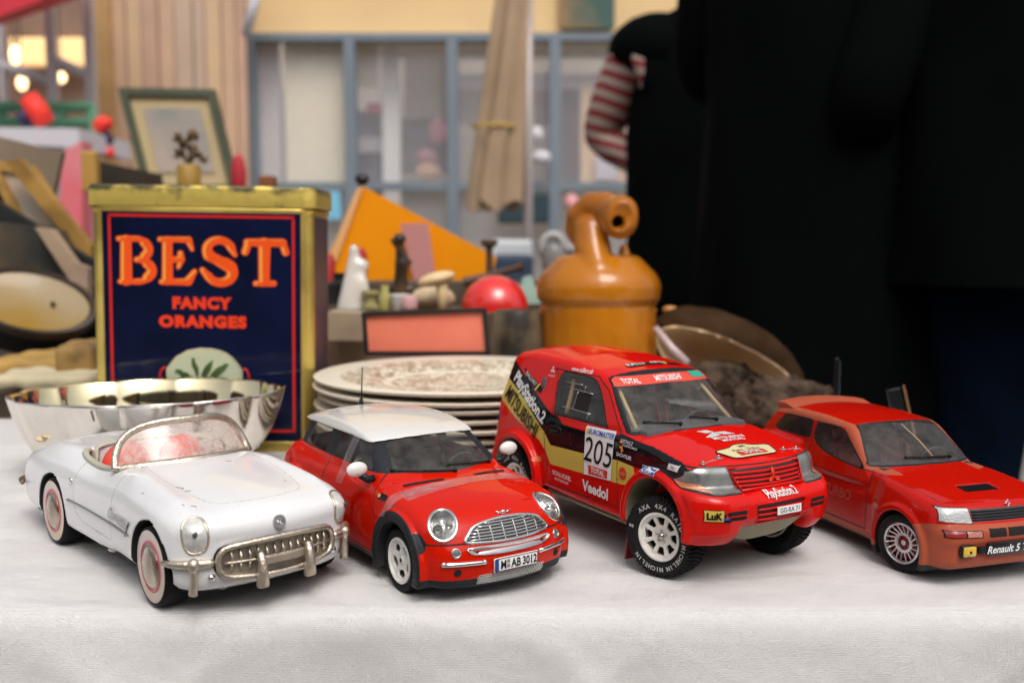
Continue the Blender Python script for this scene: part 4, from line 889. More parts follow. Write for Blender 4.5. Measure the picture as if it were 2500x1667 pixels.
    inside('shelf_unit', 870,270,932,470,495,10, mat('unit grey blue', (.27,.27,.34), .7, var=.3, vscale=3), 'blue-grey cupboard behind the second pane, left of the post', 'cupboard')
    inside('shelf_unit', 980,290,1100,420,505,10, mat('unit mauve', (.40,.35,.37), .7, var=.2, vscale=3), 'mauve-grey box standing in for the street reflected in the second pane, right of the post', 'cupboard')  # grey box in place of the street mirrored in the glass
    inside('shelf_unit', 1120,218,1345,300,500,8, mat('board taupe', (.50,.43,.36), .8), 'taupe cupboard seen past the folded parasol', 'cupboard')
    inside('shelf_unit', 1372,216,1415,462,500,8, mat('unit mauve', (.40,.35,.37), .7), 'narrow mauve cupboard left of the peach panel', 'cupboard')
    inside('pale_box', 872,335,932,372,488,5, mat('box pale', (.58,.54,.58), .7), 'pale box on the blue-grey cupboard', 'box')
    inside('red_box', 895,252,943,278,486,5, mat('box red', (.6,.12,.11), .7), 'dull red box beside the white post', 'box')
    def blob(x, y, rx, ry, Y, m, lb, cat, nm): c_ = at(x, y, Y); o = MB().ball((0,0,0), (rx, 2.5, ry), 20, 12).build(nm, m, None, True, loc=tuple(c_)); tag(o, lb, cat)
    pk = mat('balloon pink', (.80,.36,.38), .8)
    blob(1070,320,4.6,6.2,480, pk, 'pink balloon behind the second pane, upper right', 'reflection', 'reflection'); blob(1040,385,5.2,4.2,482, mat('balloon rose', (.62,.30,.33), .5), 'rose balloon below the pink one behind the second pane', 'reflection', 'reflection')  # solid blobs stand in for pink shapes mirrored in the window
    blob(1045,420,6.2,4.,478, mat('balloon peach', (.80,.48,.30), .5), 'peach balloon below the rose one behind glass', 'reflection', 'reflection')
    blob(642,332,3.,3.6,470, mat('lamp blue', (.30,.58,.78), .5), 'light blue round ornament low in the first pane', 'ornament', 'ornament'); blob(655,378,3.4,3.,470, mat('lamp green', (.42,.58,.44), .5), 'soft green round ornament under the light blue one', 'ornament', 'ornament')
    blob(1310,330,3.,3.6,440, mat('bracket white', (.62,.60,.62), .5), 'white round wall lamp right of the parasol pole', 'lamp', 'wall_lamp'); blob(1322,385,4.2,3.,440, mat('bracket white', (.62,.60,.62), .5), 'white lamp bowl below the round wall lamp', 'lamp', 'wall_lamp')
    blob(1395,495,3.2,3.8,446, pk, 'pink ball in front of the shop near the jug', 'ball', 'ball')
    inside('notice', 770,468,832,535,459.5,1, mat('crate blue', (.20,.55,.75), .6), 'sky blue notice on the shop frame, between the tin and the orange envelope', 'notice')
    inside('letterbox', 1215,470,1340,545,452,8, mat('planter dark', (.02,.045,.055), .6), 'dark teal letterbox on the shop frame below the folded parasol', 'letterbox')
    inside('cabinet', 1195,585,1300,1380,300,30, mat('bench white', (.62,.64,.66), .6), 'tall white cabinet end left of the parasol pole', 'cabinet')
    inside('bin', 1205,622,1300,1500,260,30, mat('box navy', (.03,.05,.09), .6), 'dark blue bin in front of the white cabinet', 'bin')
    # back of the yard
    c_, d_ = bx(560,40,1750,760,560,12); o = MB().box(c_, d_).build('yard_wall', mat('yard plaster', (.75,.66,.56), .9, col2=(.55,.50,.47), vscale=1.2), None); tag(o, 'pale plastered wall far behind the shop glass', 'wall')
    # white slanting strut
    o = MB().tube([at(640,-60,430), at(600,85,430)], 2.2, 10).build('strut', mat('strut white', (.66,.66,.70), .5), None, True); tag(o, 'white slanting strut at the upper left corner of the shop front', 'strut')
shop()
# plank wall
def planks():
    t = thing('plank_wall', 'wall of weathered brown and pinkish boards left of the shop front', 'wall', (-142, 430, GZ)); ms = [mat('board tan', (.62,.41,.27), .8, col2=(.52,.35,.24), vscale=3, bump=.4, bscale=12), mat('board rose', (.60,.38,.27), .8, col2=(.48,.31,.22), vscale=3, bump=.4, bscale=12), mat('board grey', (.58,.42,.31), .8, col2=(.50,.37,.28), vscale=2, bump=.4, bscale=12), mat('board gold', (.66,.45,.27), .8, col2=(.56,.39,.25), vscale=3, bump=.4, bscale=12)]
    xs = [at(p,0,430).x for p in (268,306,345,385,425,470,500,540,575,600)]
    for i in range(9):
        b = MB().box(((xs[i]+xs[i+1])/2+142, (i % 2)*.8, 150), (xs[i+1]-xs[i]-.5, 3, 300), bev=.3); b.build('board', ms[(0,3,1,0,2,2,3,0,1)[i]], t)
    tag(MB().box((at(250,0,428).x, 428, 30), (7.5, 6, 210)).build('post', mat('post ochre', (.55,.33,.13), .7, var=.2), None), 'ochre corner post left of the plank wall', 'post')
planks()
# left: greenhouse-like stall frame with warm bulbs
def leftside():
    wp = mat('post white', (.62,.60,.62), .5)
    t = thing('painted_frame', 'white painted frame of posts and slanting bars at the far left', 'frame', (-195, 400, GZ)); L = lambda p: Vector(p)-Vector((-195,400,GZ))
    for p in (0, 121, 215): x = at(p,0,400).x; MB().box(L((x,400,GZ+110)), (3.4 if p else 1.6,3.4,220)).build('post', wp, t)
    for a, c_ in (((-60,140),(121,198)), ((121,142),(215,185))): MB().tube([L(at(*a,400)), L(at(*c_,400))], 2., 10).build('slanting_bar', wp, t, True)
    # interior of the café behind
    wl = mat('cafe wall', (.22,.13,.09), .8, col2=(.32,.24,.19), vscale=1.0)
    c_, d_ = bx(-300,-200,262,520,560,10); tag(MB().box(c_, d_).build('cafe_wall', wl, None), 'brown wall of the cafe seen through the white stall frame', 'wall')
    c_, d_ = bx(20,92,205,160,548,6); o = MB().box(c_, d_, bev=1).build('wall_glow', mat('wall glow', (.9,.6,.3), .5, emit=(1,.62,.25), estr=.75), None); tag(o, 'warm wall glow panel in place of light on the cafe wall behind the bulbs', 'sign')  # emissive panel stands in for the yellow glow on the wall
    for (x, y, rx, ry, lb) in ((38,135,2.6,4.6,'tall glowing bulb at the far left, topmost of the three'), (54,203,2.4,3.6,'glowing bulb under the tall one at the far left'), (148,190,2.6,2.6,'round glowing bulb between the two white posts')):
        c_ = at(x, y, 480); t2 = thing('light_bulb', lb, 'light bulb', tuple(c_), group='glowing bulbs'); MB().ball((0,0,0), (rx,2.2,ry), 16, 10).build('globe', mat('bulb glow', (1,.8,.5), .4, emit=(1,.66,.34), estr=3.2), t2, True); MB().tube([(0,0,ry*.8),(0,0,ry+3)], 1., 8).tube([(0,0,ry+3),(0,0,ry+90)], .3, 6).build('cord', m_black, t2, True)
    tag(MB().add([at(-200,-120,330),at(150,-60,330),at(100,2,330),at(0,40,330),at(-200,110,330)]+[v+Vector((0,60,20)) for v in (at(-200,-120,330),at(150,-60,330),at(100,2,330),at(0,40,330),at(-200,110,330))], [(0,1,2,3,4),(9,8,7,6,5)]+[(i,(i+1)%5,(i+1)%5+5,i+5) for i in range(5)]).build('awning', mat('awning red', (.62,.03,.05), .7), None), 'red awning corner at the top left', 'awning')
    gr = mat('rail green', (.10,.30,.17), .6); b = MB()
    for z in (262, 300): b.tube([at(-80,z,370), at(225,z,370)], 2., 8)
    for p in (5, 150, 222): b.tube([at(p,255,370), Vector((at(p,255,370).x, 370, GZ))], 1.6, 8)
    tag(b.build('railing', gr, None, True), 'green metal railing behind the white table top at far left', 'railing')
    rj = mat('signal red', (.85,.035,.02), .6); nv = mat('navy cloth', (.05,.04,.12), .8)
    def lump(nm, P, Y, r_, m, lb, cat): tag(MB().tube([at(*p, Y) for p in P], r_, 12).build(nm, m, None, True), lb, cat)
    lump('life_vest', ((70,240),(92,270),(110,300)), 330, [3.2,3.6,3.2], rj, 'bright red vest hanging over the green railing, left', 'vest'); lump('navy_bag', ((50,280),(75,300)), 335, [2,2.4], nv, 'navy bag beside the left red vest', 'bag')
    lump('red_cloth', ((232,312),(255,302),(272,300)), 320, [1.8,2.6,1.6], rj, 'bright red cloth beside the ochre post, right of the other vest', 'cloth'); lump('navy_cloth', ((250,345),(268,330)), 322, [2.6,2.2], nv, 'navy cloth hanging under the bright red cloth', 'cloth'); lump('red_pouch', ((265,365),(270,385)), 321, [1.6,1.4], rj, 'small red pouch below the navy cloth', 'pouch')
    quadboard('white_table', [(-80,310),(192,314),(195,362),(-80,345)], 300, 40, mat('table white', (.64,.60,.64), .6), 'white table edge at the far left above the taupe board', 'table')
    for x in (-160, -134): MB().box((x, 330, (GZ+50)/2-3), (4, 30, 119)).build('leg', mat('table white', (.64,.60,.64), .6), bpy.data.objects['white_table'])
    quadboard('pink_parasol', [(150,372),(200,345),(204,900),(135,900)], 240, 6, mat('parasol pink', (.75,.10,.13), .7, col2=(.75,.28,.30), vscale=3), 'pinkish red folded umbrella cover left of the tin', 'umbrella cover')
leftside()
# folded parasol
def parasol():
    t = thing('parasol', 'folded beige parasol with its pole, standing between the stall and the shop', 'parasol', (at(1290,0,340).x, 340, GZ)); L = lambda p: Vector(p)-Vector((at(1290,0,340).x, 340, GZ))
    b = MB().tube([L((at(1290,0,340).x,340,GZ+6)), L((at(1290,0,340).x,340,140))], 1.65, 14); b.build('pole', mat('pole lilac', (.40,.34,.33), .4, .2), t, True)
    MB().lathe([(0,0),(22,0),(22,5),(4,8),(0,8)], 32, 'z').build('base', mat('base grey', (.2,.2,.2), .7), t, True, auto=40)
    V = []; n = 96; top = L((at(1272,0,338).x+1, 338, 140)); bot = L(at(1205,488,336)); m_ = 24
    for i in range(m_+1):
        f = i/m_; c_ = top+(bot-top)*f; r_ = 1.2+5.7*f**.7
        for k in range(n):
            a = 2*math.pi*k/n; q = r_*(1+.30*math.sin(4*a+2.5*f)+.14*math.sin(7*a+1+3*f)+.05*math.sin(17*a)); V.append(c_+Vector((q*math.cos(a), q*.8*math.sin(a), (-4*abs(math.sin(2*a+f)) if i == m_ else 0))))
    F = [(i*n+k, i*n+(k+1) % n, (i+1)*n+(k+1) % n, (i+1)*n+k) for i in range(m_) for k in range(n)]
    mk('canopy', V, F, mat('canopy beige', (.42,.29,.18), .85, var=.2, vscale=4), None, t, True)
    MB().tube([bot+Vector((7.2*math.cos(a), 5.8*math.sin(a), 24)) for a in np.linspace(0, 2*math.pi, 20, endpoint=False)], .5, 6, True).build('strap', mat('strap mustard', (.55,.36,.06), .7), t, True)
parasol()
# ================================================================ people
def limb(sk, chain): pass
def person(name, label, x, y, face, H, cloth_m, leg_m, skin_m, hair_m, arms, coat=None, girth=1., front=None):
    """one continuous body (Skin modifier) with jacket, trousers regions and hair; local: faces -y; H height in cm"""
    t = thing(name, label, 'person', (x, y, GZ), face); s = H/172.
    J = {}; E = []; Rr = {}
    def j(n_, p, r_, par=None): J[n_] = Vector(p)*s; Rr[n_] = (r_*s if not isinstance(r_, tuple) else tuple(q*s for q in r_)); E.append((par, n_)) if par else None
    j('pelvis', (0,0,94), (16*girth,11.5*girth)); j('waist', (0,0,108), (15*girth,10.5*girth), 'pelvis'); j('chest', (0,-1,124), (17.5*girth,11.5*girth), 'waist'); j('upchest', (0,0,138), (16*girth,10*girth), 'chest')
    j('neck', (0,-1,149), (5.5,5.5), 'upchest'); j('head0', (0,-3,156), (7,8), 'neck'); j('head1', (0,-3,163), (7.6,9.3), 'head0'); j('head2', (0,-2,169), (6.2,7.5), 'head1')
    for q, sg in (('l', 1), ('r', -1)):
        j('hip'+q, (9.5*sg,0,86), (10,10.5), 'pelvis'); j('knee'+q, (10*sg,-1,49), (6.5,6.5), 'hip'+q); j('ank'+q, (10.5*sg,1,9), (4.2,4.5), 'knee'+q); j('toe'+q, (11.5*sg,-13,3.5), (4.2,3), 'ank'+q)
        A = arms[q]; j('sh'+q, (17.5*sg*girth**.5,0,140), (7,7), 'upchest'); j('el'+q, A[0], (4.9,4.9), 'sh'+q); j('wr'+q, A[1], (3.3,2.9), 'el'+q)
        d = (Vector(A[1])-Vector(A[0])).normalized(); p = Vector(A[1])+d*6; j('palm'+q, p, (4.2,2.0), 'wr'+q)
        side = Vector((1,0,0)) if abs(d.x) < .8 else Vector((0,0,1)); side = (side-d*side.dot(d)).normalized(); 
        for k, ln_ in enumerate((6.6,7.6,7.2,5.6)):
            b0 = p+side*(2.7-1.8*k)+d*2; dn = d.cross(side)*(.35); j(f'f{q}{k}a', b0, .95, 'palm'+q); j(f'f{q}{k}b', b0+(d+dn*.6).normalized()*ln_*.5, .85, f'f{q}{k}a'); j(f'f{q}{k}c', b0+(d+dn*.6).normalized()*ln_*.5+(d+dn*2).normalized()*ln_*.5, .7, f'f{q}{k}b')
        b0 = Vector(A[1])+d*2.5+side*2.6; j(f't{q}a', b0+side*.8, 1.2, 'palm'+q); j(f't{q}b', b0+side*2.4+d*3.6, .9, f't{q}a')
    names = list(J); me = bpy.data.meshes.new('body'); me.from_pydata([J[n_]*K for n_ in names], [(names.index(a), names.index(b_)) for a, b_ in E], []); o = bpy.data.objects.new('body', me); C.objects.link(o)
    sm = o.modifiers.new('s', 'SKIN'); me.skin_vertices[0].data[0].use_root = True
    for i, n_ in enumerate(names): r_ = Rr[n_]; r_ = (r_, r_) if not isinstance(r_, tuple) else r_; me.skin_vertices[0].data[i].radius = (r_[0]*K, r_[1]*K)
    sm.use_smooth_shade = True; ss = o.modifiers.new('u', 'SUBSURF'); ss.levels = 2; ss.render_levels = 2
    bpy.context.view_layer.update(); dg = bpy.context.evaluated_depsgraph_get(); m2 = bpy.data.meshes.new_from_object(o.evaluated_get(dg)); bpy.data.objects.remove(o)
    V = np.array([v.co[:] for v in m2.vertices])/K; m2.calc_loop_triangles(); T = np.array([q.vertices[:] for q in m2.loop_triangles]); bpy.data.meshes.remove(m2)
    h_ = lambda z: z*s
    sh = Shell(V, T, 0)
    wr = [J['wrl'], J['wrr']]; el = [J['ell'], J['elr']]
    def hand(Vv):
        g = np.full(len(Vv), 1e3)
        for q in 'lr':
            d = (J['wr'+q]-J['el'+q]).normalized(); p = J['wr'+q]; g = np.minimum(g, np.maximum(-((Vv-np.array(p))@np.array(d)), np.linalg.norm(Vv-np.array(p), axis=1)-20*s))
        return g
    sh.region(lambda V: V[:,2]-h_(96), 1); sh.region(lambda V: np.maximum(V[:,2]-h_(7), -V[:,2]-5), 3); sh.region(lambda V: np.maximum(h_(147.5)-V[:,2], np.abs(V[:,0])-13*s), 2); sh.region(hand, 2)
    if front: sh.region(lambda V: np.maximum(np.abs(V[:,0])-16.5*s, h_(90)-V[:,2]), 4, only=[0]); sh.extract('waistcoat_front', [4], front, t, off=1.)
    body = sh.extract('body', [2, 3], [skin_m, mat('shoe leather', (.03,.02,.015), .4)], t)
    sh.extract('trousers', [1], leg_m, t, off=.5); (sh.pieces('sleeve', 0, cloth_m, t, off=.9) if front else sh.extract('jacket', [0], cloth_m, t, off=.9))
    # hair cap, eyes, nose, ears, mouth
    hc = J['head1']; MB().ball((hc.x, hc.y+2.2*s, hc.z+2.4*s), (9.2*s,9.6*s,9.8*s), 24, 14).build('hair', hair_m, t, True)
    MB().ball((hc.x, hc.y-9.6*s, hc.z-1.5*s), (1.4*s,2.2*s,2.3*s)).build('nose', skin_m, t, True)
    for sg in (-1, 1): MB().ball((hc.x+sg*3.1*s, hc.y-8.1*s, hc.z+.6*s), (1.3*s,.9*s,.9*s)).build('eye', mat('eye', (.5,.5,.5), .2, col2=(.03,.02,.01), vscale=60), t, True); MB().ball((hc.x+sg*8.0*s, hc.y+.5*s, hc.z-.5*s), (1.0*s,1.9*s,3.1*s)).build('ear', skin_m, t, True)
    MB().ball((hc.x, hc.y-8.4*s, hc.z-5.2*s), (2.4*s,.9*s,.6*s)).build('mouth', mat('lips', (.35,.12,.10), .5), t, True)
    if coat:
        z0, z1 = coat; zs = np.linspace(z0, z1, 14); b = MB(); n = 64; V = []
        for z in zs:
            f = (z-z0)/(z1-z0); rx = (21.5-2.5*f+1.2*(f > .8)*(f-.8)*5)*s*girth; ry = (16.5-2.0*f)*s*girth
            for k in range(n): a = 2*math.pi*k/n; w_ = 1+.02*math.sin(7*a+z*.1)+.012*math.sin(13*a-z*.23); V.append((rx*w_*math.cos(a), ry*w_*math.sin(a)-.5, z*s))
        b.add(V, [(i*n+k, i*n+(k+1) % n, (i+1)*n+(k+1) % n, (i+1)*n+k) for i in range(13) for k in range(n)]); b.build('coat_skirt', cloth_m, t, True)
    return t
skn = mat('skin', (.50,.29,.20), .5, var=.1); hr = mat('dark hair', (.02,.013,.01), .6)
blkc = mat('black coat', (.0016,.0022,.0024), .95, var=.4, vscale=3, spec=.06); jean = mat('dark denim', (.002,.006,.016), .95, spec=.06, var=.5, vscale=8, bump=.3, bscale=400, col2=(.001,.003,.006))
# striped sleeves on the person behind
strp = mat('striped jersey', (.30,.03,.035), .85); t_ = strp.node_tree; N = t_.nodes; Lk = t_.links
tc = N.new('ShaderNodeTexCoord'); wv = N.new('ShaderNodeTexWave'); wv.inputs['Scale'].default_value = 9.5; wv.bands_direction = 'Z'; wv.inputs['Distortion'].default_value = 1.2; wv.inputs['Detail'].default_value = 0
mp = N.new('ShaderNodeMapping'); mp.inputs['Rotation'].default_value = (0, R(-18), 0); Lk.new(tc.outputs['Object'], mp.inputs[0]); Lk.new(mp.outputs[0], wv.inputs['Vector'])
mx = N.new('ShaderNodeMix'); mx.data_type = 'RGBA'; mx.inputs[6].default_value = (.26,.025,.03,1); mx.inputs[7].default_value = (.42,.33,.27,1); rr = N.new('ShaderNodeMapRange'); rr.inputs[1].default_value = .4; rr.inputs[2].default_value = .6
Lk.new(wv.outputs['Fac'], rr.inputs[0]); Lk.new(rr.outputs[0], mx.inputs[0]); Lk.new(mx.outputs[2], N['Principled BSDF'].inputs['Base Color'])
rest = {'l': ((27,2,112),(29,-6,88)), 'r': ((-27,2,112),(-29,-6,88))}
pA = person('person', 'person in a long black coat standing behind the amber jug, back turned', 58, 178, 165, 186, blkc, blkc, skn, hr, {'l': ((23,-4,114),(6,-24,114)), 'r': ((-23,-4,114),(-8,-24,110))}, (50,128), girth=1.12)
pB = person('person', 'person in a black jacket and dark blue jeans at the right edge', 86, 160, 175, 178, blkc, jean, skn, hr, {'l': ((30,4,110),(24,-14,104)), 'r': ((-30,4,110),(-24,-16,106))}, (84,128), girth=1.2)
pC = person('person', 'person in a red and cream striped jersey and black waistcoat with one elbow bent', 50, 262, 0, 176, strp, blkc, skn, hr, {'l': ((24,6,114),(10,16,112)), 'r': ((-26,9,119),(-14,1,111))}, None, front=blkc)
# black waistcoat and skirt over the striped jersey
def vest(t, s):
    b = MB(); n = 48; V = []; zs = [(70,20,15),(79,19,15),(88,18,14),(98,18.5,13.5),(111,18.5,14),(122,17.5,13),(130,15.5,11.8),(136,14,10.5),(139,8,8)]
    for z, rx, ry in zs:
        for k in range(n): a = 2*math.pi*k/n; V.append((rx*s*math.cos(a), ry*s*math.sin(a)-.5, z*s))
    b.add(V, [(i*n+k, i*n+(k+1) % n, (i+1)*n+(k+1) % n, (i+1)*n+k) for i in range(len(zs)-1) for k in range(n)])
    for sg in (-1,1): b.ball((sg*11.5*s,0,130*s), (11.5*s,10.5*s,8.5*s))
    b.build('waistcoat', blkc, t, True)
vest(pC, 1.1)
# ================================================================ small red hatchback with a white roof
def build_hatch():
    car = thing('toy_car', 'glossy red three-door toy hatchback with white roof, white wheels and clear tape across its bonnet', 'toy car', (-6.05, 58.0, 0), -55, .98)
    red = mat('scarlet paint', (.60,.010,.001), .4, spec=.0, coat=.65, var=.12, vscale=3, dust=.05, coatr=.03)
    PL = Prof(spl([(10.2,.75),(10.75,1.1),(10.95,1.9),(10.92,2.6),(10.7,3.1),(10.45,3.6),(10.1,4.1),(9.5,4.55),(8.4,4.9),(7,5.15),(5.6,5.35),(4.4,5.5),(1,5.6),(-3,5.7),(-7,5.8),(-8.9,5.75),(-9.8,5.35),(-10.3,4.6),(-10.6,3.6),(-10.7,2.4),(-10.4,1.3),(-9.4,.85),(-5,.8),(0,.8),(5,.8)], 6, True), .06)
    PU = Prof([(5.6,4.6),(5.35,5.3),(4.9,5.55),(3.2,6.6),(2.0,7.3),(1.0,7.55),(-1.5,7.75),(-4.5,7.8),(-6.8,7.65),(-7.7,7.4),(-8.2,6.6),(-8.75,5.5),(-9,4.6)], .12)
    PR = Prof(spl([(2.35,7.2),(1.2,7.62),(-1,7.84),(-3.5,7.93),(-6,7.86),(-7.6,7.62),(-8.35,7.42),(-8.2,7.3),(-6,7.35),(0,7.3)], 6, True), .03, h=.03)
    pl = curve([(-11.2,3.2),(-10.6,3.8),(-9.6,4.25),(-7,4.55),(-3,4.55),(2,4.6),(6,4.7),(8,4.6),(9.3,4.35),(10.2,3.9),(11,3.2)])
    sc = curve([(.5,.93),(1.2,.97),(2.4,1.),(3.6,.99),(4.6,.955),(5.3,.9),(6,.86)])
    pu = curve([(-9.5,3.3),(-8,3.65),(-5,3.95),(0,4.05),(3,4.0),(5.5,3.7)]); su = curve([(4.5,1.05),(5.5,1.0),(6.5,.915),(7.3,.83),(7.9,.79)])
    def arch(x, y, z, r):
        d = 1e3
        for xa in (6.85, -6.85): d = np.minimum(d, np.sqrt((x-xa)**2+(z-1.75)**2)-r)
        return d
    def fn(x, y, z):
        yy = np.abs(y); q = yy*yy
        xs = x+q*.052*np.clip((x-3)/5, 0, 1)-q*.03*np.clip((-x-4)/4, 0, 1)
        lo = smax(PL(xs, z+q*.018*np.clip((z-3.5)/1.5, 0, 1)), yy-pl(x)*sc(z), .55)
        # bonnet dome
        up = smax(PU(x+q*.05*np.clip((x+1)/2, -1, 1), z+q*.02), yy-pu(x)*su(z), .45)
        f = smin(lo, up, .12)
        # rounded fender over each wheel
        fl = smax(arch(x, y, z, 2.62), yy-4.83, .18); f = smin(f, np.maximum(fl, 2.9-yy), .1)
        f = np.maximum(f, -np.maximum(arch(x, y, z, 2.0), 3.0-yy))
        f = np.maximum(f, .85-z)
        # headlamp swellings
        return f
    V, T = surfnet(fn, (-11.3,-5.3,.4), (11.4,5.3,8.3), .085)
    sh = Shell(V, T, 3)
    RED, BLK, DARK, WIN, GR, SEAM, SCR, DOOR, HOOD, STRIP, HEAD, BACK, LG = range(13)
    # cladding, sills, lip
    ar = lambda V: np.minimum(np.hypot(V[:,0]-6.85, V[:,2]-1.75), np.hypot(V[:,0]+6.85, V[:,2]-1.75))
    sh.region(lambda V: np.maximum(ar(V)-2.6, 3.0-np.abs(V[:,1])), BLK)
    sh.region(lambda V: V[:,2]-1.32, BLK)
    sh.region(lambda V: np.maximum(np.maximum(6.85-V[:,0], 3.6-np.abs(V[:,1])), psdf([(6.9,1),(8.9,1),(9.2,1.7),(9.35,3.2),(8.9,3.6),(6.9,3.6)], V[:,0], V[:,2])), BLK)
    sh.region(lambda V: V[:,2]-.9, DARK)
    sh.region(lambda V: np.maximum(ar(V)-2.02, np.abs(V[:,1])-4.7), DARK, cond=lambda c, n: (np.abs(n[:,1]) < .6))
    # greenhouse: black pillars, then glass
    gh = [(5.35,5.42),(4.6,5.62),(-2,5.66),(-8.8,5.72),(-9.2,6.4),(-8.6,8),(3,8),(5.6,5.9)]
    sh.region(lambda V: psdf(gh, V[:,0]+.05*V[:,1]**2*(V[:,0] > 0), V[:,2]), BLK, only=[RED])
    side = lambda P: (lambda V: np.maximum(psdf(P, V[:,0], V[:,2]), 2.4-np.abs(V[:,1])))
    rw = spl([(-6.5,5.9),(-5.9,7.05),(-3.7,7.25),(-3.45,7.1),(-3.4,5.9),(-3.7,5.75),(-6.2,5.75)], 5, True)
    fw = [(-2.1,5.72),(-1.95,7.3),(1.25,7.25),(1.5,7.1),(2.75,5.85),(2.7,5.7)]
    sh.region(side(rw), WIN); sh.region(side(fw), WIN)
    ws = spl([(-3.1,5.7),(-2.9,6.3),(-2.62,7.05),(-2.4,7.22),(0,7.26),(2.4,7.22),(2.62,7.05),(2.9,6.3),(3.1,5.7),(2.8,5.58),(0,5.5),(-2.8,5.58)], 3, True)
    sh.region(lambda V: np.maximum(psdf(ws, V[:,1], V[:,2]), 2.-V[:,0]-.0), SCR, only=[BLK])
    sh.region(lambda V: np.maximum(psdf([(-3,5.9),(-2.7,7.1),(2.7,7.1),(3,5.9)], V[:,1], V[:,2]), 6+V[:,0]), BACK, only=[BLK])
    # grille, seams
    gg = spl([(-2.55,3.18),(-2.35,3.5),(-1.9,3.85),(-1,4.03),(0,4.08),(1,4.03),(1.9,3.85),(2.35,3.5),(2.55,3.18),(1.6,3.08),(0,3.04),(-1.6,3.08)], 5, True)
    front = lambda P, x0=8: (lambda V: np.maximum(psdf(P, V[:,1], V[:,2]), x0-V[:,0]))
    sh.region(front(gg), GR); 
    mg = [(-2.05,1.02),(-2.0,1.42),(2.0,1.42),(2.05,1.02)]; sh.region(front(mg), LG)
    sh.region(lambda V: np.maximum(np.abs(V[:,2]-3.12+.0*V[:,0])-.045, 8.3-V[:,0]), SEAM, only=[RED])
    dr = [(-2.55,5.75),(-2.6,5.2),(-2.9,4.4),(-3.0,3.4),(-3.2,2.6),(-3.2,1.45),(4.3,1.45),(4.2,3.6),(3.85,5.1),(3.75,5.75),(3.75,7.5),(-2.3,7.5)]
    dg = lambda V: np.maximum(psdf(dr, V[:,0], V[:,2]), 2.6-np.abs(V[:,1]))
    sh.region(lambda V: np.abs(dg(V))-.042, SEAM, only=[RED, BLK], cond=lambda c, n: np.abs(n[:,1]) > .35)
    sh.region(lambda V: np.maximum(dg(V), V[:,1]), DOOR, only=[RED], cond=lambda c, n: -n[:,1] > .3)
    # clamshell bonnet edge
    hd = lambda V: np.maximum(np.abs(V[:,1])-(4.22), np.maximum(3.12-V[:,2], 4.7-V[:,0]))
    HL = {}
    for s in (-1, 1):
        n = Vector((.80, s*.42, .42)).normalized(); ctr = sh.near(Vector((9.55, s*3.42, 4.12)))[0]; u = Vector((0,0,1)).cross(n).normalized(); v = n.cross(u); HL[s] = (n, ctr, u, v)
        D = lambda V: V-np.array(ctr)
        sh.region(lambda V: np.maximum(np.hypot(D(V)@np.array(u)/.71, D(V)@np.array(v)/.85)-1, np.abs(D(V)@np.array(n))-1.2), HEAD)
    sh.extract('body', [RED, SEAM, DARK], [red, m_seam, m_under], car)
    sh.extract('door', [DOOR], red, car)
    sh.extract('cladding', [BLK], mat('black cladding', (.016,.019,.024), .5, spec=.25, var=.25, vscale=30, dust=.2), car)
    sh.pieces('side_window', WIN, m_glass, car)
    sh.extract('windscreen', [SCR], glassmat('dusty windscreen', (.93,.92,.90), .05, .055, (.6,.55,.48)), car)
    sh.extract('rear_window', [BACK], m_glass, car)
    # white roof slab
    prf = curve([(-8.5,2.6),(-7.8,3.15),(-6,3.4),(-2,3.48),(1,3.4),(2,3.15),(2.4,2.6)])
    def rf(x, y, z):
        q = y*y; return smax(PR(x+q*.055*np.clip(x+1, -1, 1), z+q*.018), np.abs(y)-prf(x)-(7.45-z)*.35, .14)
    V2, T2 = surfnet(rf, (-9,-4.2,6.8), (3,4.2,8.2), .07); rs = Shell(V2, T2, 3)
    roof = mk('roof', rs.V, rs.T, mat('white roof paint', (.72,.70,.66), .3, coat=.9, var=.05, dust=.08), None, car, True, rs.N)
    MB().tube(rs.line([(-6.0, y, 20) for y in np.linspace(-2.9, 2.9, 16)], (0,0,-1), .005), .02, 4).build('roof_groove', mat('groove', (.5,.48,.42), .6), roof, True)
    a = MB().tube([(-6.43,0,7.75),(-6.42,0,8.2)], .14, 10).tube([(-6.42,0,8.1),(-6.35,0,8.5),(-6.2,0,10.3)], [.08,.045,.03], 6)
    a.build('aerial', m_black, car, True)
    # grille: dark back, chrome frame and bars
    g1 = sh.extract('grille', [GR], mat('grille dark', (.05,.05,.052), .5), car)
    ringtube(sh, gg, 'front', .085, m_chrome, 'grille_frame', g1, .03)
    b = MB()
    for z in (3.24,3.38,3.52,3.66,3.80,3.93):
        hw = 2.5*math.sqrt(max(0, 1-((z-3.05)/1.06)**2)); hw = min(hw, 2.35)
        b.tube(sh.line([(30, y, z) for y in np.linspace(-hw, hw, 15)], (-1,0,0), .05), .038, 6)
    for y in np.linspace(-1.8, 1.8, 6): b.tube(sh.line([(30, y, z) for z in np.linspace(3.12, 3.98-.1*y*y/1.5, 6)], (-1,0,0), .03), .035, 6)
    b.build('grille_bars', m_chrome, g1, True)
    V2, T2 = polyfill(spl([(-2.5,2.86),(-2.2,2.6),(-1,2.52),(1,2.52),(2.2,2.6),(2.5,2.86),(1,2.86),(-1,2.86)], 4, True))
    st = decal('bumper_strip', V2, T2, frame('front'), sh, .06, m_chrome, car, bulge=lambda a, c: .07*math.sin(c*38))
    ringtube(sh, spl([(-2.5,2.86),(-2.2,2.6),(-1,2.52),(1,2.52),(2.2,2.6),(2.5,2.86),(1,2.88),(-1,2.88)], 4, True), 'front', .045, m_chrome, 'strip_frame', st, .05)
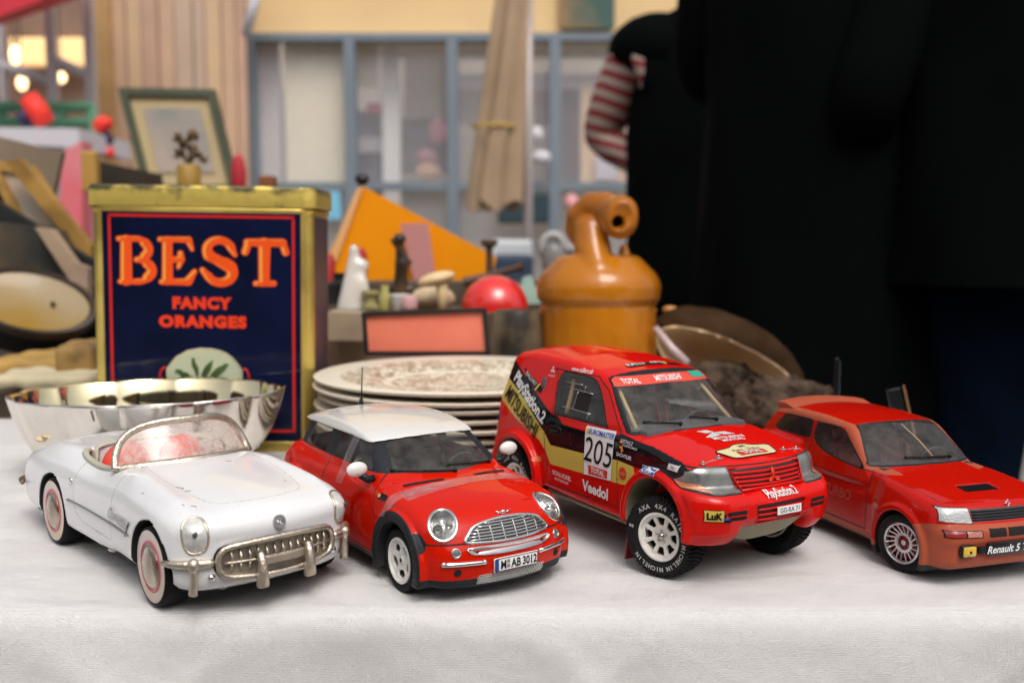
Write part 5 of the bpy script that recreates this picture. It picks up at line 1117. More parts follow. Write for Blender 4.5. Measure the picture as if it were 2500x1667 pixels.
    for s in (-1, 1):
        b = MB(); L = sh.line([(30, s*y, 2.16+.02*(y-1.7)) for y in np.linspace(1.75, 3.75, 12)], (-1,0,0), .04); b.tube(L, .14, 10, sq=(1,.9)); b.ball(tuple(L[0]), .14); b.ball(tuple(L[-1]), .14)
        b.build('bumper_bar', m_chrome, car, True)
        # fog lamp and towing hole
        c0 = ell(s*3.15, 2.72, .2, .2, 20); f = ringtube(sh, c0, 'front', .06, m_alum, 'fog_lamp', car, .02)
        V2, T2 = polyfill(ell(s*3.15, 2.72, .18, .18, 20), .06); decal('fog_lens', V2, T2, frame('front'), sh, .03, mat('fog lens', (.3,.3,.3), .15, .6), f)
        V2, T2 = polyfill(ell(s*3.1, 1.72, .2, .2, 20), .07); decal('bumper_hole', V2, T2, frame('front'), sh, .02, m_seam, car)
    # honeycomb
    lg = sh.extract('lower_grille', [LG], mat('mesh back', (.02,.02,.02), .6), car)
    b = MB(); hx = .17
    for r_ in range(4):
        for k in range(24):
            cy = -1.98+k*hx+(hx/2 if r_ % 2 else 0); cz = 1.06+r_*.115
            if abs(cy) > 2.03: continue
            L = sh.line([(30, cy+.085*math.cos(R(30+60*i)), cz+.07*math.sin(R(30+60*i))) for i in range(6)], (-1,0,0), .03, 5); b.tube(L, .016, 4, True)
    b.build('honeycomb', m_white, lg, True)
    # number plate
    q = Matrix.Rotation(R(-4), 3, 'Y'); px = sh.line([(30,.05,1.95)], (-1,0,0), .1)[0].x
    pp = MB().box((px+.02, .05, 1.93), (.1, 2.75, .74), bev=.04).build('number_plate', m_paper, car, True, auto=40)
    MB().tube([(px+.075, y, z) for y, z in rrect(.05,1.93,2.66,.65,.06)], .022, 4, True).build('plate_border', m_ink, pp)
    for s_, c, wd in (('M',-.82,.46),('AB',-.05,.44),('3012',.83,.44)):
        V2, T2 = text2(s_, .46, bold=.035, sx=.78, step=9); flat('plate_lettering', V2, T2, (px+.078, c+.05, 1.92), (0,1,0), (0,0,1), m_ink, pp)
    V2, T2 = polyfill(rrect(-1.18,1.93,.22,.6,.03), .3); flat('plate_band', V2, T2, (px+.075,0,0), (0,1,0), (0,0,1), mat('euro blue', (.01,.05,.25), .4), pp)
    for z in (2.06, 1.82): V2, T2 = polyfill(ell(-.47,z,.085,.085,12), .3); flat('plate_seal', V2, T2, (px+.079,0,0), (0,1,0), (0,0,1), mat('seal', (.25,.2,.15), .5), pp)
    # badge
    e0 = sh.near(Vector((10.15,0,4.5)))[0]+Vector((.05,0,.04)); b = MB(); b.ball((e0.x, e0.y, e0.z), (.08,.17,.13))
    for s in (-1,1):
        for k in range(3): b.tube([(e0.x, s*.12, e0.z+.03*(k-1)), (e0.x-.02, s*(.46-.04*k), e0.z+.1-.08*k)], .03, 5)
    b.build('bonnet_badge', m_chrome, car, True)
    # headlamps
    for s in (-1, 1):
        n, ctr, u, v = HL[s]
        a_, b_ = .72, .86
        rim_ = []; 
        for t in np.linspace(0, 2*math.pi, 40, endpoint=False):
            p = ctr+u*a_*math.cos(t)+v*b_*math.sin(t); h = sh.B.ray_cast(p+n*3, -n); rim_.append(h[0] if h[0] else p)
        H = MB(); V3 = []; F3 = []; rings = 9; m_ = 40
        for i in range(rings+1):
            f = i/rings
            for k in range(m_):
                base = ctr+(rim_[k]-ctr)*f; V3.append(base+n*(.02+.30*(1-f*f)+(.0)))
        F3 = [(i*m_+k, (i+1)*m_+k, (i+1)*m_+(k+1) % m_, i*m_+(k+1) % m_) for i in range(rings) for k in range(m_)]
        # bowl with two lamp units behind a domed lens
        Vb = [p-n*(.95*(1-((i//m_)/rings)**2)+.03) for i, p in enumerate(V3)]
        hl = mk('headlight', Vb, F3, m_refl, None, car, True)
        mk('lens', V3, F3, m_lens, None, hl, True)
        MB().tube(rim_, .1, 8, True, sq=(1,1)).build('headlight_ring', m_chrome, hl, True)
        b = MB()
        for (du, dv, rr) in ((.26*s, -.24, .26), (-.3*s, -.1, .2)):
            c = ctr+u*du+v*dv-n*.1
            M = Matrix((u, v, n)).transposed().to_4x4(); M.translation = c-n*.05
            b.add([M @ Vector((rr*math.cos(t)*q_, rr*math.sin(t)*q_, (.18 if q_ > .5 else .0))) for q_ in (1,.45) for t in np.linspace(0, 2*math.pi, 20, endpoint=False)], [(k, (k+1) % 20, 20+(k+1) % 20, 20+k) for k in range(20)]+[tuple(range(20,40))])
        b.build('lamp_unit', mat('lamp bowl', (.5,.48,.42), .12, 1., var=.4, vscale=300), hl, True)
        c = ctr+u*.26*s-v*.24; MB().ball(tuple(c+n*.08), .11).build('bulb', mat('bulb dark', (.05,.03,.02), .1, coat=1.), hl, True)
    # side repeater
    V2, T2 = polyfill(rrect(4.95,4.68,1.0,.3,.14)); rp = decal('side_repeater', V2, T2, frame('right'), sh, .05, m_ink, car)
    V2, T2 = polyfill(ell(4.68,4.7,.16,.1,14), .08); decal('repeater_lens', V2, T2, frame('right'), sh, .08, mat('amber', (.7,.3,.02), .2, coat=1.), rp)
    # bonnet vents, wipers, mirrors
    for s in (-1, 1):
        V2, T2 = polyfill([(5.55,s*1.0),(5.75,s*1.0),(5.35,s*3.3),(5.1,s*3.3)], .15)
        decal('bonnet_vent', [(p[1], -p[0]) for p in V2], T2, frame('top'), sh, .04, m_black, car)
    wiper(sh, (.1,5.5), (-3.3,5.72), .1, car); wiper(sh, (2.9,5.55), (-.1,5.78), .1, car)
    for s in (-1, 1):
        mr = MB().ball((3.15, s*5.05, 5.95), (.32,.62,.42), 20, 14).build('mirror', m_white, car, True)
        MB().tube([(3.2,s*4.05,5.35),(3.2,s*4.4,5.3),(3.15,s*4.85,5.6)], [.2,.22,.2], 8).build('mirror_arm', m_black, mr, True)
    # inside
    tr = mat('dark trim', (.02,.02,.022), .6, dust=.1)
    b = MB(); b.box((3.6,0,5.05), (2.4,6.8,.5), bev=.2); b.box((-1,0,1.5), (14,7.4,.3)); b.box((-4.6,0,3.2), (.5,7,2.5), bev=.2)
    b.build('dashboard', tr, car, True, auto=40)
    gr = mat('grey seats', (.16,.145,.13), .7, var=.3)
    for s in (-1, 1): seat('seat', .3, s*1.75, 2.6, gr, car, 1.25)
    steering(2.9, 1.75, 5.2, .95, tr, car)
    # wheels
    def wb(p):
        tyre(1.68, 1.2, 1.05, p, 60, .035, 5)
        def rim(x, y, z):
            r = np.hypot(x, z); t = np.arctan2(z, x)
            face = -.42+.16*np.clip(1-r/1.0, 0, 1)+.05*np.cos(5*t)*np.clip(r-.2, 0, .5)
            d = np.maximum(face-y, y-(face+.14)); d = np.maximum(d, r-1.2)
            lip = np.maximum(np.abs(r-1.15)-.075, np.abs(y+.42)-.13); d = smin(d, lip, .05)
            brl = np.maximum(np.abs(r-1.14)-.05, np.abs(y)-.42); d = np.minimum(d, brl)
            th = ((t+np.pi/2+np.pi/5) % (2*np.pi/5))-np.pi/5; cx, cy = r*np.cos(th)-.72, r*np.sin(th)
            d = smax(d, -(np.sqrt((cx/.19)**2+(cy/.30)**2)-1)*.19, .05)
            d = smin(d, np.maximum(r-.2, np.abs(y+.33)-.06), .05)
            for k in range(5):
                a = k*2*np.pi/5+np.pi/2; d = np.maximum(d, -(np.hypot(x-.34*np.cos(a), z-.34*np.sin(a))-.045))
            return d
        rimsdf(rim, 1.2, .62, .035, 'rim', m_white, p)
        MB().lathe([(0,-.05),(1.1,-.05),(1.14,.1)], 32, 'y').build('hub', mat('brake dark', (.02,.015,.015), .5, .5), p, True)
        V2, T2 = polyfill(ell(0,0,.09,.09,14), .2); flat('hub_cap', V2, T2, (0,-.41,0), (1,0,0), (0,0,1), m_ink, p)
    wheelset(car, wb, 6.85, -6.85, 4.0, 1.68, -1)
    # strips of clear tape
    tp = glassmat('clear tape', (.96,.95,.95), .05, .10, (.75,.66,.66), .3)
    V2, T2 = polyfill([(-1.55,5.0),(-.3,5.0),(.55,8.2),(-.55,8.2)], .15)
    V2, T2 = polyfill([(-.95,4.35),(-.05,4.4),(.6,7.62),(-.25,7.62)], .12)
    class U: pass
    allb = U(); allb.B = sh.B
    t1 = decal('tape', V2, T2, frame('right'), sh, .06, tp, car)
    # across the bonnet and down the wing
    V2, T2 = polyfill([(-4.45,-6.0),(-4.45,-7.1),(4.4,-5.1),(4.4,-5.95)], .15)
    V2, T2 = polyfill([(-4.0,-6.0),(-4.0,-7.0),(4.2,-6.6),(4.2,-5.8)], .12)
    decal('tape', V2, T2, frame('top'), sh, .05, tp, car)
    V2, T2 = polyfill([(5.1,3.7),(5.9,3.9),(6.9,5.6),(6.0,5.6)], .12)
    decal('tape', V2, T2, frame('right'), sh, .05, tp, car)
    return car
build_hatch()
# ================================================================ red rally off-roader
def build_rally():
    car = thing('toy_car', 'red toy rally off-roader with black and yellow stripes and race number 205', 'toy car', (8.1, 61.0, 0), -58.5, 1.0)
    red = mat('rally red paint', (.66,.007,.004), .4, spec=0., coat=.65, var=.15, vscale=3, dust=.06, coatr=.035)
    yel = mat('rally yellow', (.62,.47,.09), .3, spec=.1, coat=.7, var=.06, vscale=4, dust=.06)
    blk = mat('rally black', (.006,.006,.008), .25, spec=0., coat=.8, var=.2, dust=.08)
    tan = mat('unpainted tan', (.27,.24,.15), .5, var=.15, vscale=10, dust=.1)
    PL = Prof([(10.6,3.15),(11.2,3.3),(11.55,3.7),(11.6,4.5),(11.45,4.85),(11.05,5.0),(10.85,5.15),(10.55,6.1),(10.35,6.38),(9.6,6.6),(7.5,7.0),(5.2,7.4),(4,7.5),(-9.8,7.5),(-10.3,7.2),(-10.8,4.9),(-11.1,4.6),(-11.1,3.4),(-10.8,3.0),(-5,2.6),(4.3,2.3),(5,3.15)], .09)
    PU = Prof([(5.9,6.6),(5.45,7.2),(5.0,7.55),(2.1,10.1),(1.5,10.42),(.2,10.65),(-3,10.98),(-7,11.12),(-8.8,10.95),(-9.35,10.6),(-9.8,9),(-10.25,7.3),(-10.3,6.4)], .12)
    pl = curve([(-11.2,4.2),(-10.4,4.5),(-8,4.65),(0,4.68),(5,4.7),(8,4.7),(10,4.55),(11.7,4.3)])
    sc = curve([(2,.99),(3.5,1.),(5,1.),(6.2,.985),(7.2,.965),(8,.93)])
    pu = curve([(-10.5,4.3),(-9,4.5),(-4,4.55),(2,4.5),(6,4.3)]); su = curve([(6.5,1.0),(7.3,.985),(8.5,.91),(10,.82),(11,.76)])
    PB = Prof([(8.6,6.0),(9.1,5.35),(11.0,5.15),(11.35,4.8),(11.5,4.2),(11.3,3.0),(10.7,2.35),(9.9,2.3),(9.45,3.2)], .14)
    AF, AR, AZ = 7.1, -7.2, 2.95
    def ad(x, z): return np.minimum(np.hypot(x-AF, z-AZ-.05), np.hypot(x-AR, z-AZ+.1))
    def fn(x, y, z):
        yy = np.abs(y); q = yy*yy
        fx = np.clip((x-6)/4, 0, 1); hz = np.clip((z-5.1)/.2, 0, 1)
        xs = x+q*(.030+.022*hz)*fx+np.clip(yy-3.6, 0, 3)**2*.45*fx-q*.02*np.clip((-x-6)/4, 0, 1)
        lo = smax(PL(xs, z+q*.016*np.clip((z-6)/1, 0, 1)), yy-pl(x)*sc(z), .35)
        up = smax(PU(x+q*.028*np.clip(x+3, -1, 1)*np.clip(x/2+1.5, 0, 1), z+q*.026), yy-pu(x)*su(z), .4)
        f = smin(lo, up, .1)
        fl = smax(ad(x, z)-2.85, yy-5.12, .22); f = smin(f, np.maximum(np.maximum(fl, 3.3-yy), 2.5-z), .12)
        bx = x+np.clip(yy-3.2, 0, 3)**2*.32+q*.012
        bb = smax(PB(bx, z), np.maximum(yy-5.0, 2.5-yy+.25*(3.3-z)), .3); f = smin(f, bb, .15)
        f = np.maximum(f, -np.maximum(ad(x, z)-2.38, 2.9-yy))
        # power bulge lines on bonnet, roof ribs
        return f
    V, T = surfnet(fn, (-11.8,-5.6,1.9), (12.2,5.6,11.6), .095)
    sh = Shell(V, T, 3)
    RED, DARK, BLK, YEL, WIN, SCR, SEAM, GR, LGR, HEAD, VENT, TAN, TRIM, DOOR, BK = range(15)
    ar = lambda V: np.minimum(np.hypot(V[:,0]-AF, V[:,2]-AZ-.05), np.hypot(V[:,0]-AR, V[:,2]-AZ+.1))
    bp = [(-9.4,10.5),(-9.1,10.15),(-6.8,8.9),(-3.4,7.3),(-2.8,7.3),(-2.1,6.9),(.3,6.8),(3.2,7.05),(3.6,7.2),(5.3,7.0),(7.1,6.85),(8.6,6.5),(9.3,6.2),(9.3,5.2),(8,5.5),(6,5.6),(5.0,5.6),(3.6,5.7),(.1,5.5),(-3.3,5.4),(-4.1,6.1),(-6.6,7.7),(-10.2,9.25)]
    yp = [(-10.2,9.25),(-6.6,7.7),(-4.1,6.1),(-3.3,5.4),(.1,5.5),(3.6,5.7),(5.0,5.6),(5.2,5),(4.4,4.45),(3.9,4.4),(-3.3,4.2),(-3.8,4.9),(-4.6,5.5),(-7.4,6.4),(-10.6,7.9)]
    sd_ = lambda P, y0=3.1: (lambda V: np.maximum(psdf(P, V[:,0], V[:,2]), y0-np.abs(V[:,1])))
    sh.region(sd_(bp), BLK, cond=lambda c, n: np.abs(n[:,1]) > .28); sh.region(sd_(yp), YEL, cond=lambda c, n: np.abs(n[:,1]) > .28)
    sh.region(lambda V: np.maximum(ar(V)-2.82, 3.2-np.abs(V[:,1])), RED, only=[BLK, YEL])
    sh.region(lambda V: np.maximum(ar(V)-2.42, np.abs(V[:,1])-4.98), TAN, cond=lambda c, n: np.abs(n[:,1]) < .9)
    sh.region(lambda V: V[:,2]-2.45, DARK, cond=lambda c, n: (n[:,2] < -.5) & (c[:,0] < 8), only=[RED])
    w1 = spl([(-3.35,9.75),(-1.5,9.9),(-.1,9.85),(.55,9.55),(1.3,8.7),(2.1,7.5),(2.0,7.4),(-.5,7.42),(-2.9,7.42),(-3.15,7.6)], 4, True)
    sh.region(lambda V: sd_(w1, 2.5)(V)-.09, TRIM, cond=lambda c, n: np.abs(n[:,1]) > .3); sh.region(sd_(w1, 2.5), WIN, only=[TRIM])
    ws = spl([(-4.1,7.55),(-3.75,8.8),(-3.35,10.0),(-3.1,10.12),(0,10.22),(3.1,10.12),(3.35,10.0),(3.75,8.8),(4.1,7.55),(3.8,7.4),(0,7.42),(-3.8,7.4)], 4, True)
    sg = lambda V: np.maximum(psdf(ws, V[:,1], V[:,2]), .5-V[:,0])
    sh.region(lambda V: sg(V)-.2, TRIM, cond=lambda c, n: n[:,0] > .25); sh.region(sg, SCR, only=[TRIM], cond=lambda c, n: n[:,0] > .25)
    fr_ = lambda P, x0=9.: (lambda V: np.maximum(psdf(P, V[:,1], V[:,2]), x0-V[:,0]))
    gp = [(-2.55,6.18),(2.55,6.18),(2.25,5.12),(-2.25,5.12)]; sh.region(fr_(gp), GR)
    lp = [(-1.75,4.5),(1.75,4.5),(1.6,3.5),(-1.6,3.5)]; sh.region(fr_(lp), LGR)
    for s in (-1, 1): sh.region(fr_(rrect(s*2.95,4.05,1.25,.5,.1)), VENT)
    hp_ = [(2.62,6.28),(4.0,6.3),(4.55,6.1),(4.75,5.25),(4.0,5.1),(2.35,5.08)]
    hg = lambda V: np.maximum(psdf(hp_, np.abs(V[:,1]), V[:,2]), 8.2-V[:,0]); sh.region(lambda V: hg(V)-.05, SEAM); sh.region(hg, HEAD)
    dr = [(-4.1,10.1),(-3.5,10.05),(.4,10.05),(1.6,9.4),(3.5,7.3),(3.6,3.0),(-3.5,2.9),(-3.8,4.6),(-4.1,6.0),(-3.4,7.4),(-3.7,9.8)]
    dg = sd_(dr, 2.9); sh.region(lambda V: np.abs(dg(V))-.035, SEAM, only=[RED, BLK, YEL], cond=lambda c, n: np.abs(n[:,1]) > .3)
    sh.region(lambda V: np.maximum(np.abs(psdf([(5.3,8),(5.2,7.0),(8.4,6.45),(9.3,6.32),(12,6.32),(12,8)], V[:,0], V[:,2]))-.03, 5.2-V[:,0]), SEAM, only=[RED])
    body = sh.extract('body', [RED, SEAM, BLK, YEL, DARK, TAN], [red, m_seam, blk, yel, m_under, tan], car)
    k = 0
    trim = sh.extract('window_trim', [TRIM], m_black, car)
    sh.pieces('side_window', WIN, glassmat('rally side glass', (.9,.9,.88), .05, .05), car)
    scr = sh.extract('windscreen', [SCR], glassmat('dusty windscreen', (.93,.92,.90), .05, .055, (.6,.55,.48)), car)
    # grille with four bars and the three-diamond badge
    g1 = sh.extract('grille', [GR], mat('grille dark red', (.03,.004,.004), .5), car, off=-.0)
    b = MB()
    for z in (5.3,5.52,5.74,5.96): b.tube(sh.line([(30, y, z) for y in np.linspace(-2.4, 2.4, 17)], (-1,0,0), .06), .062, 6, sq=(1,1.2))
    b.build('grille_bars', red, g1, True)
    ringtube(sh, gp, 'front', .09, red, 'grille_frame', g1, .04)
    def badge(fr, sz, m_, nm, off):
        out = []
        for k in range(3):
            a = R(90+120*k); cx, cy = .5*sz*math.cos(a), .5*sz*math.sin(a); L_ = .5*sz; W_ = .27*sz; ux, uy = math.cos(a), math.sin(a)
            P = [(cx+ux*L_, cy+uy*L_), (cx-uy*W_, cy+ux*W_), (cx-ux*L_, cy-uy*L_), (cx+uy*W_, cy-ux*W_)]; V2, T2 = polyfill(P, .12); out.append((V2, T2))
        V2, T2 = [], []
        for v_, t_ in out: 
            n_ = len(V2); V2 += v_; T2 += [tuple(i+n_ for i in t) for t in t_]
        return decal(nm, V2, T2, fr, sh, off, m_, car)
    badge(frame('front', (0,.1,5.62)), .44, mat('badge orange', (.75,.12,.02), .3), 'grille_badge', .16)
    badge(frame('front', (0,.1,5.62)), .32, red, 'grille_badge_inner', .17)
    g2 = sh.extract('lower_grille', [LGR], mat('grille dark red', (.03,.004,.004), .5), car)
    b = MB()
    for z in (3.7,3.95,4.22): b.tube(sh.line([(30, y, z) for y in np.linspace(-1.65, 1.65, 9)], (-1,0,0), .05), .055, 6)
    b.build('lower_grille_bars', red, g2, True); ringtube(sh, lp, 'front', .07, red, 'lower_grille_frame', g2, .03)
    for c_, g3 in sh.pieces('bumper_vent', VENT, m_seam, car): s = -1 if c_[1] < 0 else 1; MB().tube(sh.line([(30, s*y, 4.05) for y in np.linspace(2.4, 3.5, 6)], (-1,0,0), .04), .05, 6).build('vent_bar', red, g3, True)
    # skid plate
    sk = MB(); n_ = 14; Vk = []
    for i in range(n_+1):
        t = i/n_; y = -2.55+5.1*t; e = math.sin(math.pi*t)**.35
        Vk += [(11.15-.01*y*y, y, 3.42), (11.0, y, 3.3), (10.4, y*.97, 3.3-.95*e), (9.6, y*.9, 3.1-1.1*e), (7.5, y*.9, 2.6)]
    sk.add(Vk, [(i*5+j, i*5+j+1, i*5+j+6, i*5+j+5) for i in range(n_) for j in range(4)]); sk.build('skid_plate', tan, car, True)
    # number plate
    px = sh.line([(30,.35,4.05)], (-1,0,0), .1)[0].x
    pp = MB().box((px+.06,.4,4.03), (.06,1.75,.42), bev=.015).build('number_plate', m_paper, car, False)
    V2, T2 = text2('GG-RA 71', .26, bold=.01, sx=.95, step=9); flat('plate_lettering', V2, T2, (px+.095,.4,4.03), (0,1,0), (0,0,1), m_ink, pp)
    # headlamps
    HP = sh.pieces('headlight', HEAD, mat('lamp housing', (.30,.30,.29), .3, .7, var=.5, vscale=120), car, off=-.02); hls = {(-1 if c[1] < 0 else 1): o for c, o in HP}
    sh.pieces('lens', HEAD, m_lens, lambda c: hls[-1 if c[1] < 0 else 1], off=.09)
    for s in (-1, 1):
        hl = hls[s]
        for rr, mm, of in ((.52, mat('lamp bowl', (.5,.48,.42), .12, 1., var=.4, vscale=300), .02), (.27, m_lens, .05), (.15, m_black, .05)):
            V2, T2 = polyfill(ell(s*3.45,5.68,rr*1.05,rr,24), .12); decal('lamp_unit', V2, T2, frame('front'), sh, of, mm, hl, back=6)
        P = [(s*4.05,5.5),(s*4.72,5.55),(s*4.72,5.28),(s*4.0,5.14),(s*3.9,5.14)]; V2, T2 = polyfill(P, .12)
        decal('indicator', V2, T2, frame('front'), sh, .06, mat('indicator orange', (.75,.2,.03), .3, coat=.8, bump=.6, bscale=900), hl)
        V2, T2 = polyfill(ell(s*4.25,5.85,.2,.2,16), .1); decal('side_lamp', V2, T2, frame('front'), sh, .06, m_chrome, hl)
    # writing
    T_ = lambda s, sz, kind, o, m_, ang=0., off=.085, **kw: textd('lettering', s, sz, kind, o, sh, m_, body, ang=ang, off=off, **kw)
    wht = mat('sticker white', (.75,.74,.73), .4, var=.1, vscale=60); inkm = m_ink
    ang1 = -29.; 
    def patch(P, kind, m_, nm='sticker', off=.03, h=.15, par=None, ang=0., o=(0,0,0)):
        V2, T2 = polyfill(P, h); return decal(nm, V2, T2, frame(kind, o, ang), sh, off, m_, par or body)
    for side, sg_ in (('right', 1), ('left', -1)):
        y0 = -8*sg_; A = lambda a: a*sg_
        T_('PlayStation.2', 1.05, side, (-6.3,y0,7.95), wht, -27.5*sg_, bold=.035, sx=.92)
        T_('MITSUBISHI', .98, side, (-6.95,y0,7.05), inkm, -27*sg_, bold=.02, sx=.72)
        patch([(-7.6,9.75),(-6.9,9.4),(-5.0,8.75),(-5.2,8.4),(-5.9,8.55),(-7.2,9.1)] if sg_ > 0 else [(7.6,9.75),(5.2,8.4),(5.0,8.75)], side, inkm)
        T_('RALLIART', .26, side, (-6.5,y0,9.15), wht, -24*sg_, bold=.01)
        patch([(-5.6,8.95),(-5.35,8.95),(-5.75,8.5),(-5.95,8.5)] if sg_ > 0 else [(5.6,8.95),(5.95,8.5),(5.75,8.5)], side, yel, off=.05)
        # race number plate
        u0 = 1.75*sg_
        pb = patch([(u0-1.4,7.18),(u0+1.45,7.25),(u0+1.3,4.4),(u0-1.35,4.3)], side, m_paper, 'number_panel', .05, .2)
        oo = frame(side)
        T_('205', 1.45, side, (1.75,y0,5.85), inkm, -1, bold=.0, sx=.92, shear=.12)
        T_('EUROMASTER', .30, side, (1.95,y0,6.93), mat('sticker blue', (.01,.06,.35), .4), 0, bold=.015, sx=.95, shear=.2, step=.4)
        patch([(u0-.9,4.93),(u0+1.0,4.93),(u0+.95,4.47),(u0-.85,4.42)], side, mat('sticker red', (.62,.03,.02), .35), off=.075)
        T_('TOTAL', .32, side, (1.8,y0,4.7), wht, -1, bold=.03)
        patch(ell(u0-1.15,6.9,.16,.16,14), side, yel, off=.075)
        T_('Veedol', .68, side, (1.55,y0,3.6), wht, -2, bold=.035)
        T_('SCHLUCKEL', .27, side, (-1.9,y0,3.75), wht, -2, bold=.01); T_('MOTORSPORT', .16, side, (-1.9,y0,3.4), wht, -2)
        T_('www.ralliart.de', .24, side, (-1.3,y0,10.22), wht, -1, bold=.01)
        patch(rrect(6.6*sg_,5.72,1.5,.3,.05), side, wht, off=.05, ang=0); patch(rrect(6.6*sg_,5.72,1.42,.24,.04), side, mat('sticker blue', (.01,.06,.35), .4), off=.065)
        textd('lettering', 'MICHELIN', .17, side, (6.6,y0,5.72), sh, wht, body, off=.08, bold=.015)
        patch([(7.95*sg_,6.35),(8.75*sg_,6.3),(8.65*sg_,5.98),(7.85*sg_,6.02)], side, wht, off=.04); T_('hp', .24, side, (8.3,y0,6.16), inkm, 0, bold=.0, shear=.2)
        T_('A.SCHULZ', .17, side, (4.35,y0,6.85), wht, -3, bold=.01); T_('J.KLEINSCHMIDT', .17, side, (4.65,y0,6.62), wht, -3, bold=.01)
        T_('SACHTLER', .21, side, (4.2,y0,6.05), wht, -2, bold=.015)
        for i, c_ in enumerate(((.006,.006,.006), (.6,.02,.02), (.7,.5,.03))): patch(rrect(3.83*sg_,6.92-.07*i,.25,.07,.005), side, mat('flag%d' % i if 0 else ('flag black', 'flag red', 'flag gold')[i], c_, .4), off=.05); patch(rrect(3.86*sg_,6.62-.07*i,.25,.07,.005), side, mat(('flag black', 'flag red', 'flag gold')[i], c_, .4), off=.05)
        patch(ell(3.95*sg_,6.33,.13,.13,12), side, mat('indicator orange', (.75,.2,.03), .3), off=.05)
        patch(ell(4.1*sg_,5.05,.34,.36,20), side, mat('sticker red', (.62,.03,.02), .35), off=.05); T_('VAD', .2, side, (4.1,y0,5.05), yel, 0, bold=.0)
        patch(rrect(-10.05*sg_,6.35,.75,.35,.05), side, mat('sticker blue', (.01,.06,.35), .4), ang=0); patch(rrect(-10.15*sg_,5.5,.55,.5,.05), side, yel); T_('LuK', .2, side, (-10.15,y0,5.5), inkm, 0)
        patch(ell(-4.55*sg_,4.3,.3,.2,14), side, mat('sticker orange', (.7,.15,.04), .4))
        badge(frame(side, (-4.35,y0,9.95)), .26, wht, 'side_badge', .05)
        T_('MITSUBISHI', .1, side, (-4.3,y0,9.58), wht, 0)
        # door handle
        hb = ringtube(sh, rrect(-2.85*sg_,6.4,1.2,.42,.15), side, .05, m_black, 'door_handle_surround', body, .02)
        MB().tube(sh.line([(x,-20*sg_,6.38) for x in np.linspace(-3.2,-2.45,5)], (0,sg_,0), .12), .07, 8).build('door_handle', m_black, car, True)
    # white side-window graphics
    for (a, c_) in (((-2.85,9.4),(-.9,9.4)), ((-2.4,9.1),(.3,9.0)), ((-1.2,9.0),(-1.35,7.9)), ((-2.75,7.95),(.5,7.85)), ((-.55,9.35),(-.6,8.95)), ((.3,7.85),(.3,7.5))):
        MB().tube(sh.line([(a[0]+(c_[0]-a[0])*t, -20, a[1]+(c_[1]-a[1])*t) for t in np.linspace(0,1,6)], (0,1,0), .05), .035, 4).build('window_catch', m_alum, trim, True)
    MB().tube(sh.line([(-2.6,-20,z) for z in np.linspace(7.5,9.65,6)], (0,1,0), -.5), .14, 8).build('roll_cage', mat('cage ochre', (.45,.33,.14), .45), car, True)
    V2, T2 = polyfill([(-1.15,9.0),(.1,9.0),(.1,7.95),(-1.25,7.95)]); decal('window_panel', V2, T2, frame('right'), sh, .03, m_seam, trim)
    # windscreen banner
    bn = patch([(-3.5,9.98),(-3.2,10.1),(0,10.2),(3.2,10.1),(3.5,9.98),(3.62,9.62),(0,9.72),(-3.62,9.62)], 'front', mat('banner red', (.72,.06,.03), .35, coat=.3), 'sun_strip', .02, .15, scr)
    textd('lettering', 'TOTAL', .26, 'front', (20,-2.55,9.86), sh, wht, scr, off=.05, bold=.03); textd('lettering', 'MITSUBISHI', .30, 'front', (20,.05,9.94), sh, wht, scr, off=.05, bold=.025)
    patch([(2.0,10.13),(3.15,10.07),(3.3,9.75),(2.05,9.82)], 'front', mat('banner green', (.03,.35,.25), .4), 'sun_strip_patch', .04, .15, scr)
    # bonnet and roof
    M3 = []
    for P in ([(-1.5,-6.05),(-.75,-5.7),(-.6,-6.2),(-1.3,-6.65)], ): pass
    # frame('top'): u=+y, v=-x
    lg = mat('sticker silver', (.62,.61,.6), .3, var=.05)
    for P in ([(-.75,-5.75),(.0,-5.75),(.2,-6.15),(-.45,-6.2)], [(.2,-6.2),(.95,-6.2),(1.3,-6.65),(.5,-6.65)], [(-1.0,-6.75),(.1,-6.15),(.35,-6.6),(-.5,-6.85)]): patch(P, 'top', lg)
    T_('MITSUBISHI', .34, 'top', (7.15,.35,20), wht, 0, bold=.02); T_('MOTORS', .30, 'top', (7.55,.35,20), wht, 0, bold=.02)
    dk = spl([(-1.9,-8.55),(-.9,-8.45),(-.35,-8.2),(.35,-8.2),(.9,-8.45),(1.9,-8.55),(1.8,-9.1),(1.55,-9.6),(.9,-9.75),(-.9,-9.75),(-1.55,-9.6),(-1.8,-9.1)], 4, True)
    pl_ = patch(dk, 'top', mat('plaque cream', (.7,.6,.33), .4), 'rally_plaque', .05); o2, u2, v2, d2 = frame('top')
    MB().tube(sh.line([(-b_, a_, 20) for a_, b_ in dk], (0,0,-1), .06), .03, 4, True).build('plaque_edge', m_ink, pl_)
    textd('lettering', '205', .24, 'top', (8.5,0,20), sh, m_ink, pl_, off=.08, bold=.02); textd('lettering', 'Paris - Dakar', .26, 'top', (8.9,0,20), sh, m_ink, pl_, off=.08)
    patch([(-.95,-9.1),(1.0,-9.1),(.98,-9.55),(-.95,-9.55)], 'top', mat('sticker red', (.62,.03,.02), .35), 'plaque_band', .075, .15, pl_); textd('lettering', 'TOTAL', .33, 'top', (9.33,0,20), sh, wht, pl_, off=.1, bold=.03)
    for (x, y) in ((9.35,-3.55),(9.2,-2.3),(9.3,2.4),(9.2,3.5)):
        q_ = sh.line([(x,y,20)], (0,0,-1), .03)[0]; MB().ball(tuple(q_), (.2,.2,.06)).tube([q_, q_+Vector((0,0,.14))], .05, 6).build('bonnet_pin', m_alum, car, True)
